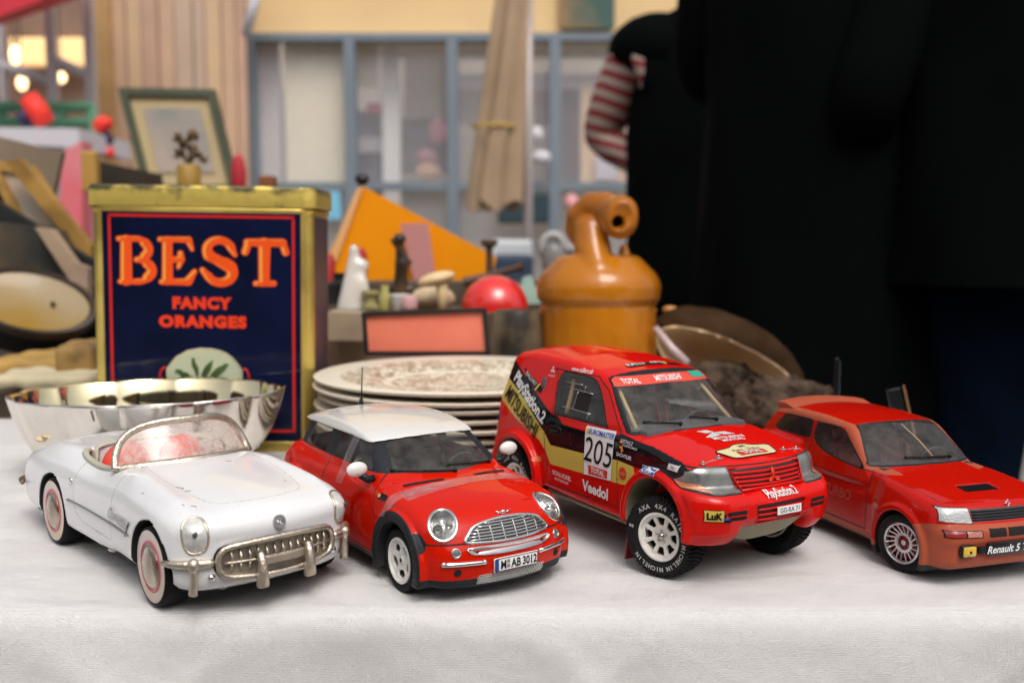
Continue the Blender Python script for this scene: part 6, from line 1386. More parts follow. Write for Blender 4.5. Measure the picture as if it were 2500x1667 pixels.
    for y in (-2.95, 2.95): T_('LuFe MOTOR', .18, 'top', (9.4,y,20), mat('sticker pink', (.6,.3,.3), .4), 0)
    patch([(-1.6,-.15),(2.4,-.3),(2.4,-.75),(-1.6,-.75)], 'top', inkm, 'roof_sticker', .03, .2); T_('RALLI', .38, 'top', (.45,-1.0,20), wht, 0, bold=.01); T_('ART', .38, 'top', (.45,.6,20), wht, 0, bold=.01)
    patch([(1.2,-.2),(1.5,-.2),(1.3,-.75),(1.0,-.75)], 'top', yel, 'roof_sticker_flash', .05)
    # front bumper writing
    T_('PlayStation.2', .42, 'front', (20,.15,4.82), wht, 0, bold=.02)
    patch(rrect(-4.15,4.12,.85,.62,.03), 'front', inkm, off=.03); patch(rrect(-4.15,4.12,.78,.55,.02), 'front', yel, off=.05); textd('lettering', 'LuK', .36, 'front', (20,-4.15,4.12), sh, inkm, body, off=.08, bold=.05, sx=.8)
    patch(rrect(-3.6,3.98,.0001+.42,.42,.02), 'front', inkm, off=.04)
    patch(ell(-3.6,3.98,.16,.06,12), 'front', mat('sticker blue', (.01,.06,.35), .4), off=.06); patch(rrect(-3.6,4.07,.06,.16,.01), 'front', mat('sticker red', (.62,.03,.02), .35), off=.07)
    wiper(sh, (-1.2,7.62), (-3.3,7.8), .1, car); wiper(sh, (1.6,7.62), (-.3,7.9), .1, car)
    # inside
    tr = mat('dark trim', (.02,.02,.022), .6, dust=.1)
    b = MB(); b.box((4.0,0,7.2), (2.2,7.6,.6), bev=.2); b.box((-2.5,0,3.4), (13,8,.3)); b.box((-5,0,6.4), (.4,8.2,6.0), bev=.1); b.build('dashboard', mat('dash grey', (.08,.08,.085), .6, dust=.1), car, True, auto=40)
    for s in (-1, 1):
        st = seat('seat', .1, s*1.8, 4.7, tr, car, 1.45)
        MB().tube([(-.6,s*1.8-.35,8.1),(-.2,s*1.8-.3,7),(.3,s*1.8-.2,5.6)], .13, 6).tube([(-.6,s*1.8+.35,8.1),(-.2,s*1.8+.3,7),(.3,s*1.8+.2,5.6)], .13, 6).build('seat_belt', mat('belt red', (.4,.02,.03), .6), st, True)
    steering(2.7, 1.8, 7.0, 1.0, tr, car)
    for s in (-1, 1):
        MB().tube([(-4.6,s*3.5,4),(-4.4,s*3.2,9.8),(1.0,s*3.0,9.9),(4,s*3.6,7.3)], .13, 8).tube([(-4.4,s*3.2,9.8),(-1,-s*.5,7)], .11, 8).build('roll_cage', mat('cage ochre', (.45,.33,.14), .45), car, True)
    # running board, flap, underside
    for s in (-1, 1):
        MB().tube([(-4.2,s*4.1,2.3),(4.2,s*4.1,2.1)], .17, 8).build('side_bar', tan, car, True)
        b = MB(); b.prism([(0,0),(1.5,0),(1.5,2.4),(0,2.6)], 0, .12, Matrix.Translation((4.35, s*4.0-.75, 0)) @ Matrix.Rotation(R(8), 4, 'Y') @ Matrix(((0,0,1,0),(1,0,0,0),(0,1,0,.25),(0,0,0,1))))
        b.build('mud_flap', mat('flap red', (.25,.012,.012), .5), car)
    b = MB(); b.box((0,0,2.6), (18,6.0,.8), bev=.2); b.tube([(AF,-3.6,2.2),(AF,3.6,2.2)], .3, 8); b.tube([(AR,-3.6,2.2),(AR,3.6,2.2)], .35, 8); b.build('chassis', m_under, car, True, auto=40)
    def wb(p):
        ty = tyre(2.22, 1.32, 1.75, p, 56, .16, 4)
        def rim(x, y, z):
            r = np.hypot(x, z); t = np.arctan2(z, x)
            face = -.60+.22*np.clip(1-r/.95, 0, 1)
            d = np.maximum(np.maximum(face-y, y-(face+.2)), r-1.3)
            th = ((t+np.pi/8) % (np.pi/4))-np.pi/8; cx, cy = r*np.cos(th), r*np.sin(th)
            tri = np.maximum(np.maximum(cx-1.02, -(cx*.5-np.abs(cy)*.866)*1-(-.245)), .62-cx)
            hole = smax(cx-1.03, .60-cx, .08); hole = smax(hole, np.abs(cy)-.14-.32*(cx-.60), .08)
            d = smax(d, -hole, .05)
            lip = np.maximum(np.abs(r-1.25)-.08, np.abs(y+.66)-.13); d = smin(d, lip, .05)
            d = np.minimum(d, np.maximum(np.abs(r-1.2)-.06, np.abs(y)-.65))
            return d
        wr = mat('old white rim', (.80,.78,.72), .4, coat=.3, var=.2, vscale=60, col2=(.70,.66,.58), dust=.5)
        rim_ = rimsdf(rim, 1.33, .85, .04, 'rim', wr, p)
        b = MB(); b.lathe([(0,-.62),(.17,-.60),(.19,-.35)], 20, 'y')
        for k in range(5):
            a = 2*math.pi*k/5+math.pi/2; b.ball((.34*math.cos(a), -.44, .34*math.sin(a)), (.085,.1,.085), 10, 6)
        b.build('wheel_nut', m_alum, rim_, True)
        MB().lathe([(0,-.1),(1.2,-.1),(1.25,.3)], 32, 'y').build('hub', m_under, p, True)
        # raised white tyre lettering
        def ringtext(s, rc, a0, sz, span):
            for i, ch in enumerate(s):
                if ch == ' ': continue
                V2, T2 = text2(ch, sz, bold=.04, step=9); a = R(a0-span*(i-(len(s)-1)/2))
                ct, st_ = math.cos(a), math.sin(a); u = Vector((st_, 0, -ct)); v = Vector((ct, 0, st_))
                flat('tyre_lettering', V2, T2, (rc*ct, -.915, rc*st_), u, v, wht2, ty)
        wht2 = mat('tyre paint', (.5,.48,.45), .6, var=.4, vscale=150)
        ringtext('AXA 4X4 RAID', 1.72, 78, .27, 9.5); ringtext('MICHELIN', 1.72, 252, .25, 8.2); ringtext('MICHELIN', 1.72, -35, .25, 8.2); ringtext('S', 1.72, 168, .3, 9)
    wheelset(car, wb, 7.15, -7.25, 4.05, 2.22, 15)
    return car
build_rally()
# ================================================================ red hatchback with salmon bumpers
def build_turbo():
    car = thing('toy_car', 'dark red toy hatchback with salmon bumper, roof edges and spoiler, rightmost car', 'toy car', (23.15, 61.0, 0), -72.2, 1.0)
    red = mat('deep red paint', (.50,.007,.002), .4, spec=0., coat=.65, var=.12, vscale=3, dust=.08, coatr=.03)
    sal = mat('salmon plastic', (.42,.085,.04), .5, spec=.2, var=.12, vscale=20, dust=.15, coat=.1)
    PL = Prof([(9.3,.95),(10.1,1.05),(10.45,1.5),(10.5,2.3),(10.62,2.6),(10.6,3.1),(10.35,3.36),(10.18,3.42),(9.95,4.1),(9.75,4.32),(9.3,4.42),(7,4.75),(5,4.95),(3.9,5.08),(1,5.25),(-3,5.55),(-6.5,5.65),(-8.3,5.4),(-8.9,4.6),(-9.2,3.6),(-9.6,3.2),(-9.6,1.4),(-9,.95),(-5,.95),(5,.95)], .07)
    PU = Prof([(4.4,4.2),(4.1,4.95),(3.75,5.2),(1.5,7.0),(.9,7.22),(-2,7.38),(-5.2,7.36),(-6.8,7.15),(-7.5,6.5),(-8.6,4.8),(-8.7,4.2)], .1)
    pl = curve([(-9.8,4.2),(-9,4.7),(-7,4.85),(-4,4.8),(-2.6,4.1),(0,4.0),(3,4.02),(4.2,4.12),(5.4,4.4),(7.5,4.42),(9,4.25),(10.7,3.7)])
    sc = curve([(.9,.96),(2,1.0),(3,1.),(3.6,.98),(4.3,.93),(5.2,.88),(5.8,.85)])
    pu = curve([(-9,3.7),(-6,3.75),(0,3.72),(4.2,3.6)]); su = curve([(4.2,1.08),(5.2,1.0),(6.4,.90),(7.3,.82)])
    ad = lambda x, z: np.minimum(np.hypot(x-6.8, z-1.55), np.hypot(x+6.8, z-1.7))
    def fn(x, y, z):
        yy = np.abs(y); q = yy*yy; fx = np.clip((x-5)/4, 0, 1)
        xs = x+q*.028*fx+np.clip(yy-3.4, 0, 3)**2*.5*fx-q*.03*np.clip((-x-5)/4, 0, 1)
        lo = smax(PL(xs, z+q*.012), yy-pl(x)*sc(z), .42)
        # bonnet crease between the swollen wings
        lo = lo+0*x
        up = smax(PU(x+q*.035*np.clip(x+2, -1, 1)*np.clip(x+2, 0, 1), z+q*.022), yy-pu(x)*su(z), .3)
        f = smin(lo, up, .08)
        fl = smax(ad(x, z)-2.15, yy-np.where(x > 0, 4.5, 4.95), .15); f = smin(f, np.maximum(fl, 3-yy), .25)
        f = np.maximum(f, -np.maximum(ad(x, z)-1.86, 2.7-yy))
        # bonnet duct
        duct = np.maximum(np.maximum(np.abs(y)-1.1, np.abs(x-7.75)-.42), z-9); f = np.maximum(f, -np.maximum(duct, (4.50-.06*(x-8))-z+.0))
        return f
    V, T = surfnet(fn, (-10.2,-5.3,.6), (11.2,5.3,7.8), .085); sh = Shell(V, T, 3)
    RED, SAL, DARK, WIN, SCR, TRIM, SEAM, GR, HEAD, DUCT, DOOR, DRED = range(12)
    sdz = lambda P, y0=2.6: (lambda V: np.maximum(psdf(P, V[:,0], V[:,2]), y0-np.abs(V[:,1])))
    sh.region(lambda V: psdf([(6.9,0),(6.9,2.4),(8.0,3.0),(9.0,3.28),(9.6,3.36),(12,3.36),(12,0)], V[:,0], V[:,2]), SAL)
    sh.region(lambda V: np.maximum(psdf([(-5,0),(-5,1.5),(5.1,1.3),(5.1,0)], V[:,0], V[:,2]), 3.2-np.abs(V[:,1])), SAL)
    sh.region(lambda V: psdf([(-12,0),(-12,3.3),(-8.7,3.3),(-8,1),(-8,0)], V[:,0], V[:,2]), SAL)
    # roof edges and screen pillars in salmon
    sh.region(lambda V: np.maximum(psdf([(-7.2,6.72),(.4,6.82),(2.65,5.05),(2.9,4.86),(5.0,4.86),(5,8),(-9,8)], V[:,0], V[:,2]), np.maximum(2.78-np.abs(V[:,1])-.1*np.clip(V[:,0]-1,0,2), 4.83+.03*V[:,0]*0-V[:,2])), SAL, only=[RED])
    sh.region(lambda V: V[:,2]-1.02, DARK)
    sh.region(lambda V: np.maximum(ad(V[:,0], V[:,2])-1.9, np.abs(V[:,1])-4.35), DARK, cond=lambda c, n: np.abs(n[:,1]) < .7)
    wr = spl([(-6.4,5.75),(-5.9,6.5),(-5.6,6.68),(-3.2,6.72),(-2.8,6.6),(-2.65,5.9),(-2.8,5.72),(-4,5.68)], 4, True)
    wf = spl([(-2.1,5.75),(-2.2,6.5),(-1.95,6.7),(-.1,6.72),(.6,6.5),(1.5,5.9),(2.75,5.0),(2.6,4.9),(1,4.98),(-1,5.25)], 4, True)
    for w_ in (wr, wf):
        sh.region(lambda V: sdz(w_)(V)-.08, TRIM, cond=lambda c, n: np.abs(n[:,1]) > .3); sh.region(sdz(w_), WIN, only=[TRIM])
    ws = spl([(-3.35,5.3),(-2.95,6.3),(-2.65,6.98),(-2.4,7.08),(0,7.12),(2.4,7.08),(2.65,6.98),(2.95,6.3),(3.35,5.3),(3.15,5.12),(0,5.15),(-3.15,5.12)], 4, True)
    sg = lambda V: np.maximum(psdf(ws, V[:,1], V[:,2]), .3-V[:,0])
    sh.region(lambda V: sg(V)-.1, TRIM, cond=lambda c, n: n[:,0] > .25); sh.region(sg, SCR, only=[TRIM], cond=lambda c, n: n[:,0] > .25)
    fr_ = lambda P, x0=8.8: (lambda V: np.maximum(psdf(P, V[:,1], V[:,2]), x0-V[:,0]))
    sh.region(fr_([(-2.35,4.08),(2.35,4.08),(2.3,3.46),(-2.3,3.46)]), GR)
    hp = [(2.45,4.12),(3.85,4.15),(3.95,3.5),(2.35,3.4)]; hg = lambda V: np.maximum(psdf(hp, np.abs(V[:,1]), V[:,2]), 8.6-V[:,0])
    sh.region(lambda V: hg(V)-.04, SEAM); sh.region(hg, HEAD)
    dr = [(-2.35,5.7),(-2.35,6.75),(-.1,6.8),(.7,6.55),(3.0,4.85),(3.62,4.85),(3.68,3.0),(3.6,1.5),(-2.2,1.5),(-2.5,4)]
    dg = sdz(dr); sh.region(lambda V: np.abs(dg(V))-.04, SEAM, only=[RED], cond=lambda c, n: np.abs(n[:,1]) > .3)
    sh.region(lambda V: np.maximum(dg(V), V[:,1]), DOOR, only=[RED], cond=lambda c, n: -n[:,1] > .3)
    sh.region(lambda V: np.maximum(np.abs(np.abs(V[:,1])-3.55+.05*(V[:,0]-6))-.025, np.maximum(4.3-V[:,2], 4.2-V[:,0])), SEAM, only=[RED], cond=lambda c, n: n[:,2] > .5)
    sh.region(lambda V: np.maximum(np.maximum(np.abs(V[:,1])-1.12, np.abs(V[:,0]-7.75)-.43), 4.2-V[:,2]), DUCT, only=[RED], cond=lambda c, n: c[:,2] < 4.66-.04*(c[:,0]-7.5)*0)
    body = sh.extract('body', [RED, SAL, SEAM, DARK], [red, sal, m_seam, m_under], car)
    dd = sh.extract('door', [DOOR], red, car)
    sh.extract('bonnet_vent', [DUCT], m_seam, car)
    b = MB()
    for k in range(6): b.box((7.42+.13*k,0,4.62-.018*k), (.05,2.15,.05))
    b.build('vent_slats', m_black, car)
    trim = sh.extract('window_trim', [TRIM], m_black, car)
    sh.pieces('side_window', WIN, m_glass, car); scr = sh.extract('windscreen', [SCR], glassmat('dusty windscreen', (.93,.92,.90), .05, .055, (.6,.55,.48)), car)
    g = sh.extract('grille', [GR], mat('grille dark', (.05,.05,.052), .5), car); b = MB()
    for z in (3.54,3.68,3.82,3.96): b.tube(sh.line([(30, y, z) for y in np.linspace(-2.3, 2.3, 9)], (-1,0,0), .04), .04, 6)
    b.build('grille_bars', m_black, g, True)
    hls = {(-1 if c[1] < 0 else 1): o for c, o in sh.pieces('headlight', HEAD, mat('lamp white', (.60,.60,.60), .45, .4, bump=.4, bscale=900), car)}; sh.pieces('lens', HEAD, m_lens, lambda c: hls[-1 if c[1] < 0 else 1], off=.07)
    def patch(P, kind, m_, nm, off=.03, h=.12, par=None):
        V2, T2 = polyfill(P, h); return decal(nm, V2, T2, frame(kind), sh, off, m_, par or car)
    for s in (-1, 1):
        i1 = patch(rrect(s*3.0,2.92,1.9,.36,.05), 'front', m_black, 'indicator', .02)
        patch(rrect(s*3.45,2.92,.88,.27,.04), 'front', mat('lamp red', (.3,.03,.03), .2, coat=1.), 'indicator_red', .05, par=i1); patch(rrect(s*2.52,2.92,.8,.27,.04), 'front', mat('lamp pink', (.55,.22,.18), .2, coat=1., bump=.5, bscale=900), 'indicator_clear', .05, par=i1)
        fx = sh.line([(30, s*2.85, 2.05)], (-1,0,0), 0)[0].x
        f1 = MB().box((fx+.08, s*2.85, 2.05), (.3,.98,.7), bev=.14).build('fog_lamp', m_black, car, True, auto=50)
        MB().box((fx+.2, s*2.85, 2.05), (.2,.8,.54), bev=.09).build('fog_lens', mat('fog yellow', (.75,.48,.03), .2, coat=1., var=.5, vscale=200, bump=.5, bscale=400), f1, True, auto=50)
        MB().ball((fx+.3, s*2.85, 2.05), .07).build('fog_bulb', m_ink, f1, True)
    b = None
    for y in (-1.15,0,1.15): patch(rrect(y,2.95,1.0,.42,.05), 'front', m_seam, 'bumper_slot', .03)
    fx = sh.line([(30,0,2.1)], (-1,0,0), 0)[0].x
    np_ = MB().box((fx+.1,0,2.12), (.25,3.6,.72), bev=.06).build('name_plate', mat('plate black', (.01,.01,.011), .35, coat=.5), car, True, auto=40)
    V2, T2 = text2('Renault 5 Turbo', .40, bold=.02, shear=.25, step=9); flat('plate_lettering', V2, T2, (fx+.23,-.12,2.12), (0,1,0), (0,0,1), m_paper, np_)
    for s in (-1,1): MB().box((fx+.02, s*2.05, 2.1), (.25,.55,.36), bev=.06).build('plate_bracket', m_black, np_, True, auto=40)
    # bonnet badge
    e = sh.near(Vector((9.85,0,4.28)))[0]+Vector((.08,0,.02))
    MB().tube([(e.x,e.y,e.z+.2),(e.x,e.y+.13,e.z),(e.x,e.y,e.z-.2),(e.x,e.y-.13,e.z)], .05, 4, True).build('bonnet_badge', m_chrome, car)
    textd('door_lettering', 'TURBO', .62, 'right', (.9,-10,3.1), sh, mat('door lettering', (.52,.035,.02), .35, coat=.6), dd, bold=.03)
    # spoiler over the rear roof edge
    b = MB(); P = []
    ys = np.linspace(-3.05, 3.05, 15)
    for y in ys: P += [(-5.6+.03*y*y, y, 7.34-.022*y*y), (-6.6+.04*y*y, y, 7.52-.020*y*y), (-7.6+.05*y*y, y, 7.50-.020*y*y), (-7.65+.05*y*y, y, 7.32-.020*y*y), (-6.9, y, 7.0-.02*y*y)]
    b.add(P, [(i*5+j, i*5+(j+1) % 5, (i+1)*5+(j+1) % 5, (i+1)*5+j) for i in range(14) for j in range(5)]+[tuple(range(5)), tuple(range(70,75))[::-1]])
    b.build('spoiler', sal, car, True, auto=50)
    wiper(sh, (1.9,5.3), (-1.3,5.42), .1, car)
    tr = mat('dark trim', (.02,.02,.022), .6, dust=.1); br = mat('brown red trim', (.12,.025,.025), .6, var=.3)
    b = MB(); b.box((3.0,0,4.75), (2.2,6.6,.5), bev=.2); b.box((-1.5,0,1.6), (13,7,.3)); b.box((-4.8,0,3.6), (.5,7,2.4)); b.build('dashboard', tr, car, True, auto=40)
    for s in (-1, 1): seat('seat', -.1, s*1.7, 2.6, br, car, 1.2)
    steering(2.2, 1.7, 4.9, .9, tr, car)
    MB().tube([(3.3,.9,5.3),(2.2,.75,6.1),(1.2,.2,7.0)], .05, 6).build('seat_belt', mat('strap tan', (.5,.35,.18), .6), car, True)
    def wb(p):
        tyre(1.62, 1.1, 1.15, p, 64, .03, 5)
        b = MB()
        for k in range(18):
            a = 2*math.pi*k/18; a2 = a+.16
            p0 = (.55*math.cos(a),-.34,.55*math.sin(a)); p1 = (1.0*math.cos(a2),-.5,1.0*math.sin(a2)); b.tube([p0, p1], [.05,.035], 5, sq=(1,1))
        b.lathe([(1.0,-.3),(1.0,-.55),(1.06,-.6),(1.13,-.56),(1.13,-.2)], 48, 'y')
        b.lathe([(.36,-.30),(.40,-.38),(.56,-.38),(.60,-.3)], 40, 'y'); b.lathe([(0,-.36),(.14,-.36),(.16,-.28)], 20, 'y')
        rm = b.build('rim', mat('rim silver', (.62,.6,.6), .3, .8, dust=.1), p, True, auto=40)
        MB().lathe([(0,-.26),(.95,-.22),(1.0,-.1)], 32, 'y').build('rim_inner', mat('rim red', (.25,.012,.02), .4, coat=.4), rm, True)
        b = MB()
        for k in range(5):
            a = 2*math.pi*k/5; b.ball((.26*math.cos(a),-.3,.26*math.sin(a)), .06, 8, 6)
        b.build('wheel_nut', mat('rim red', (.25,.012,.02), .4, coat=.4), rm, True)
    wheelset(car, wb, 6.8, -6.8, 3.68, 1.62, 14)
    return car
build_turbo()
# ================================================================ white tin roadster
def build_roadster():
    car = thing('toy_car', 'worn white tin toy roadster with nickel windscreen frame, toothed grille and open red cockpit', 'toy car', (-19.1, 56.5, 0), -47.5, 1.0)
    wht = mat('old white enamel', (.76,.755,.76), .28, coat=.7, var=.05, vscale=6, dust=.35, fine=(.25,.2,.16), coatr=.06)
    nik = mat('pitted nickel', (.70,.61,.50), .42, 1., var=.2, vscale=120, bump=.5, bscale=600, rvar=.1)
    tin = mat('lamp tin', (.74,.73,.70), .42, .25, coat=.5, var=.2, vscale=250, bump=.5, bscale=500)
    PL = Prof(spl([(10.0,1.15),(10.75,1.3),(11.05,1.9),(11.1,2.8),(11.15,3.6),(11.2,4.15),(10.9,4.65),(10.0,5.1),(8,5.42),(5,5.75),(2.2,6.0),(-1,5.95),(-5,5.95),(-8,5.85),(-11.2,5.6),(-13.1,5.0),(-14.2,4.2),(-14.8,3.2),(-14.7,2.2),(-13.8,1.35),(-11.6,1.15),(-5,1.2),(0,1.3),(5,1.3)], 6, True), .08)
    pl = curve([(-15.2,3.3),(-14.1,4.15),(-12.4,4.8),(-8.5,5.05),(-5,4.95),(-2,4.85),(2,4.9),(5,5.05),(8,5.1),(9.8,4.8),(10.8,4.2),(11.4,3.4)])
    sc = curve([(1,.95),(1.8,.985),(3,1.),(4,.985),(4.8,.94),(5.4,.88),(6,.82)])
    def ad(x, z): return np.minimum(np.hypot(x-7.2, z-2.1), np.hypot(x+7.1, z-2.05))
    def fn(x, y, z):
        yy = np.abs(y); q = yy*yy; fx = np.clip((x-6)/4, 0, 1)
        # the wings stand a little proud of the bonnet; a dip behind the door
        wing = .30*np.exp(-((yy-3.95)/.75)**2)*np.clip((x-.5)/3, 0, 1)*np.clip((11-x)/3, 0, 1)+.32*np.exp(-((yy-3.9)/.9)**2)*np.exp(-((x+8.3)/3.2)**2)
        dip = .33*np.exp(-((x+1.8)/2.8)**2)*np.clip((yy-3)/1.2, 0, 1)
        xs = x+q*.038*fx+np.clip(yy-3.6, 0, 3)**2*.30*fx-q*.05*np.clip((-x-6)/5, 0, 1)
        f = smax(PL(xs, z+q*.020*np.clip((z-4.5)/.6, 0, 1)-wing+dip), yy-pl(x)*sc(z), .85)
        f = np.maximum(f, -np.maximum(ad(x, z)-2.22, 3.1-yy))
        f = np.maximum(f, (1.42+.02*np.abs(x))-z-5*(x > 9.4)*1.)
        # cockpit
        ck = smax(smax(np.abs(y)-3.55, np.abs(x+2.0)-3.5, .9), 3.0-z, .2); f = smax(f, -ck, .12)
        return f
    V, T = surfnet(fn, (-15.9,-5.7,.8), (12,5.7,6.9), .09); sh = Shell(V, T, 3)
    W, DK, SEAM, RI, CK = range(5)
    sh.region(lambda V: np.maximum(ad(V[:,0], V[:,2])-2.26, np.abs(V[:,1])-4.97), DK, cond=lambda c, n: np.abs(n[:,1]) < .75)
    sh.region(lambda V: V[:,2]-1.30, DK, cond=lambda c, n: n[:,2] < -.7)
    sh.region(lambda V: np.maximum(np.maximum(np.abs(V[:,1])-3.5, np.abs(V[:,0]+2)-3.45), np.maximum(V[:,2]-5.45, 2-V[:,2])), CK)
    dr = spl([(2.1,5.7),(2.0,4.5),(2.15,3.2),(2.1,2.25),(-2.6,2.35),(-3.4,3.0),(-3.6,4.4),(-3.7,5.6)], 5)
    cut = [(2.12,8),(2.0,4.5),(2.15,2.4),(1.9,2.2),(-2.3,2.3),(-3.2,2.7),(-3.6,3.6),(-3.75,8)]
    sh.region(lambda V: np.maximum(np.abs(psdf(cut, V[:,0], V[:,2]))-.03, 3.4-np.abs(V[:,1])), SEAM, only=[W])
    hd = spl([(2.9,-3.0),(5.5,-3.05),(8.8,-2.55),(9.6,-1.4),(9.8,0),(9.6,1.4),(8.8,2.55),(5.5,3.05),(2.9,3.0)], 5)
    sh.region(lambda V: np.maximum(np.abs(psdf(np.vstack([hd, [[1.5,2.9],[1.5,-2.9]]]), V[:,0], V[:,1]))-.02, np.maximum(4.4-V[:,2], 2.3-V[:,0])), SEAM, only=[W], cond=lambda c, n: n[:,2] > .3)
    sh.region(lambda V: np.maximum(np.abs(V[:,2]-2.62+.0*V[:,0])-.045, 8.9-V[:,0]), RI, only=[W], cond=lambda c, n: n[:,0] > -.2)
    body = sh.extract('body', [W, DK, SEAM, RI, CK], [wht, m_under, mat('enamel groove', (.42,.40,.38), .6), m_seam, mat('cockpit dark', (.03,.012,.012), .6)], car)
    # scratches and chips in the enamel
    scm = mat('scratch', (.10,.08,.07), .7)
    for P in (((6.2,-3.0),(6.45,-2.75),(6.6,-2.9)), ((6.9,-2.9),(7.0,-2.6)), ((8.6,-3.8),(8.75,-3.75)), ((8.9,-3.5),(9.0,-3.3),(9.15,-3.35)), ((3.6,1.0),(3.8,1.25)), ((1.9,-3.1),(1.95,-2.7)), ((7.9,2.2),(8.0,2.25)), ((-10.4,-3.2),(-10.0,-3.3)), ((5.2,-4.4),(5.35,-4.35))):
        MB().tube(sh.line([(a, b_, 20) for a, b_ in P], (0,0,-1), .0), .022, 5).build('scratch', scm, body)
    # grille
    def gx(y): return 11.55-.058*y*y
    gp = spl([(-3.15,2.72),(-3.0,3.2),(-2.4,3.45),(0,3.58),(2.4,3.45),(3.0,3.2),(3.15,2.72),(3.0,2.2),(2.4,1.92),(0,1.80),(-2.4,1.92),(-3.0,2.2)], 5, True)
    V2, T2 = polyfill([(a, b_) for a, b_ in gp], .15); gm = mat('grille nickel dark', (.40,.35,.29), .5, .8, var=.4, vscale=80, bump=.6, bscale=500)
    g = mk('grille', [(gx(a)-.14, a, b_) for a, b_ in V2], T2, gm, None, car)
    V2, T2 = polyfill([(a*1.05, 2.7+(b_-2.7)*1.12) for a, b_ in gp], .2); mk('grille_gap', [(gx(a)-.2, a, b_) for a, b_ in V2], T2, m_seam, None, g)
    MB().tube([(gx(a), a, b_) for a, b_ in gp], .15, 8, True, sq=(1,1)).build('grille_frame', nik, g, True)
    for k in range(13):
        y = -2.55+5.1*k/12; b = MB(); b.tube([(gx(y)-.14, y, 2.55),(gx(y)-.0, y, 2.75),(gx(y)+.04, y, 2.95),(gx(y)-.14, y, 3.28)], [.08,.09,.08,.03], 8)
        if k in (0,1,2,10,11,12): b.tube([(gx(y)-.14, y, 2.15),(gx(y)-.02, y, 2.4),(gx(y)-.05, y, 2.62)], [.04,.08,.08], 8)
        b.build('grille_tooth', nik, g, True)
    MB().tube([(gx(y)+.02, y, 2.66) for y in np.linspace(-2.9, 2.9, 21)], .065, 8).build('grille_bar', nik, g, True)
    b = MB(); P = []
    for y in np.linspace(-1.15, 1.15, 9): P += [(gx(y)+.12,y,2.78),(gx(y)+.25,y,2.7),(gx(y)+.25,y,2.4),(gx(y)+.1,y,2.3)]
    b.add(P, [(i*4+j, i*4+(j+1) % 4, (i+1)*4+(j+1) % 4, (i+1)*4+j) for i in range(8) for j in range(4)]); b.build('plate_bar', nik, g, True, auto=50)
    for s in (-1, 1):
        b = MB(); y = s*1.3; x = gx(y); b.tube([(x-.1,y,2.95),(x+.3,y,2.9),(x+.42,y,2.6),(x+.45,y,2.0),(x+.42,y,1.55),(x+.1,y,1.38)], [.15,.2,.22,.27,.33,.2], 10); b.build('bumper_guard', nik, car, True)
        # side bumpers
        pts = []
        for y in np.linspace(3.25, 5.15, 9): pts.append((11.25-.045*y*y-max(0, y-3.9)**2*.55, s*y, 2.72))
        b = MB().tube(pts, [.18,.22,.24,.24,.23,.22,.2,.18,.13], 10, sq=(1,1.0)); i = 5 if 0 else 4
        p = pts[4]; b.ball((p[0]+.15, p[1], p[2]+.02), (.3,.3,.32)); b.tube([(p[0]+.12,p[1],2.8),(p[0]+.2,p[1],2.3),(p[0]+.16,p[1],1.8),(p[0]+.0,p[1],1.28)], [.24,.17,.2,.22], 10)
        b.build('bumper', nik, car, True)
        q = sh.line([(30, s*3.35, 1.98)], (-1,0,0), .05)[0]; MB().ball(tuple(q), (.17,.2,.2)).build('rivet', m_chrome, car, True)
        # headlights
        n = Vector((.88, s*.36, .30)).normalized(); c, _ = sh.near(Vector((10.4, s*4.0, 4.12))); u = Vector((0,0,1)).cross(n).normalized(); v = n.cross(u)
        v = (v+u*(.10*s)).normalized(); u = v.cross(n)
        R2 = []
        for a_, b_ in [(.58*np.sign(math.cos(t))*abs(math.cos(t))**.8, .86*np.sign(math.sin(t))*abs(math.sin(t))**.8) for t in np.linspace(0, 2*math.pi, 36, endpoint=False)]:
            p_ = c+u*a_+v*b_; h = sh.B.ray_cast(p_+n*3, -n); R2.append((h[0] if h[0] else p_)+n*.02)
        m_ = 36; V3 = []; rg = 7
        for i in range(rg+1):
            f = i/rg
            for k in range(m_): V3.append(c+(R2[k]-c)*f+n*(.30*(1-f*f)+.02))
        hl = mk('headlight', V3, [(i*m_+k, (i+1)*m_+k, (i+1)*m_+(k+1) % m_, i*m_+(k+1) % m_) for i in range(rg) for k in range(m_)], tin, None, car)
        t = tin.node_tree
        MB().tube(R2, .07, 6, True).build('headlight_ring', nik, hl, True)
        MB().ball(tuple(c+n*.32), (.06,.15,.15)).build('bulb', mat('bulb grey', (.12,.12,.13), .3, .5), hl, True)
    e, en = sh.near(Vector((11.3,0,4.22))); M_ = Matrix.Translation(e+en*.03)
    bd = MB(); up = Vector((0,0,1)); n = en if en.x > 0 else -en; u = Vector((0,1,0)); v = n.cross(u)
    bd.add([e+n*d_+u*r_*math.cos(t)+v*r_*math.sin(t) for r_, d_ in ((.34,0),(.34,.1),(.26,.1),(.24,.06),(.0,.06)) for t in np.linspace(0, 2*math.pi, 28, endpoint=False)], [(i*28+k, i*28+(k+1) % 28, (i+1)*28+(k+1) % 28, (i+1)*28+k) for i in range(4) for k in range(28)])
    bdo = bd.build('bonnet_badge', m_alum, car, True, auto=40)
    for a, b_ in (((-.16,.08),(.12,-.12)), ((.16,.08),(-.12,-.12)), ((-.18,0),(.18,0))): MB().tube([e+n*.1+u*a[0]+v*a[1], e+n*.1+u*b_[0]+v*b_[1]], .025, 5).build('badge_mark', m_chrome, bdo, True)
    # windscreen: frame and yellowed pane
    def wpt(y, f):    # f 0 base .. 1 top
        bx = 2.35-.115*y*y; return Vector((bx-1.55*f, y, 5.98-.018*y*y+2.12*f-.02))
    out = []
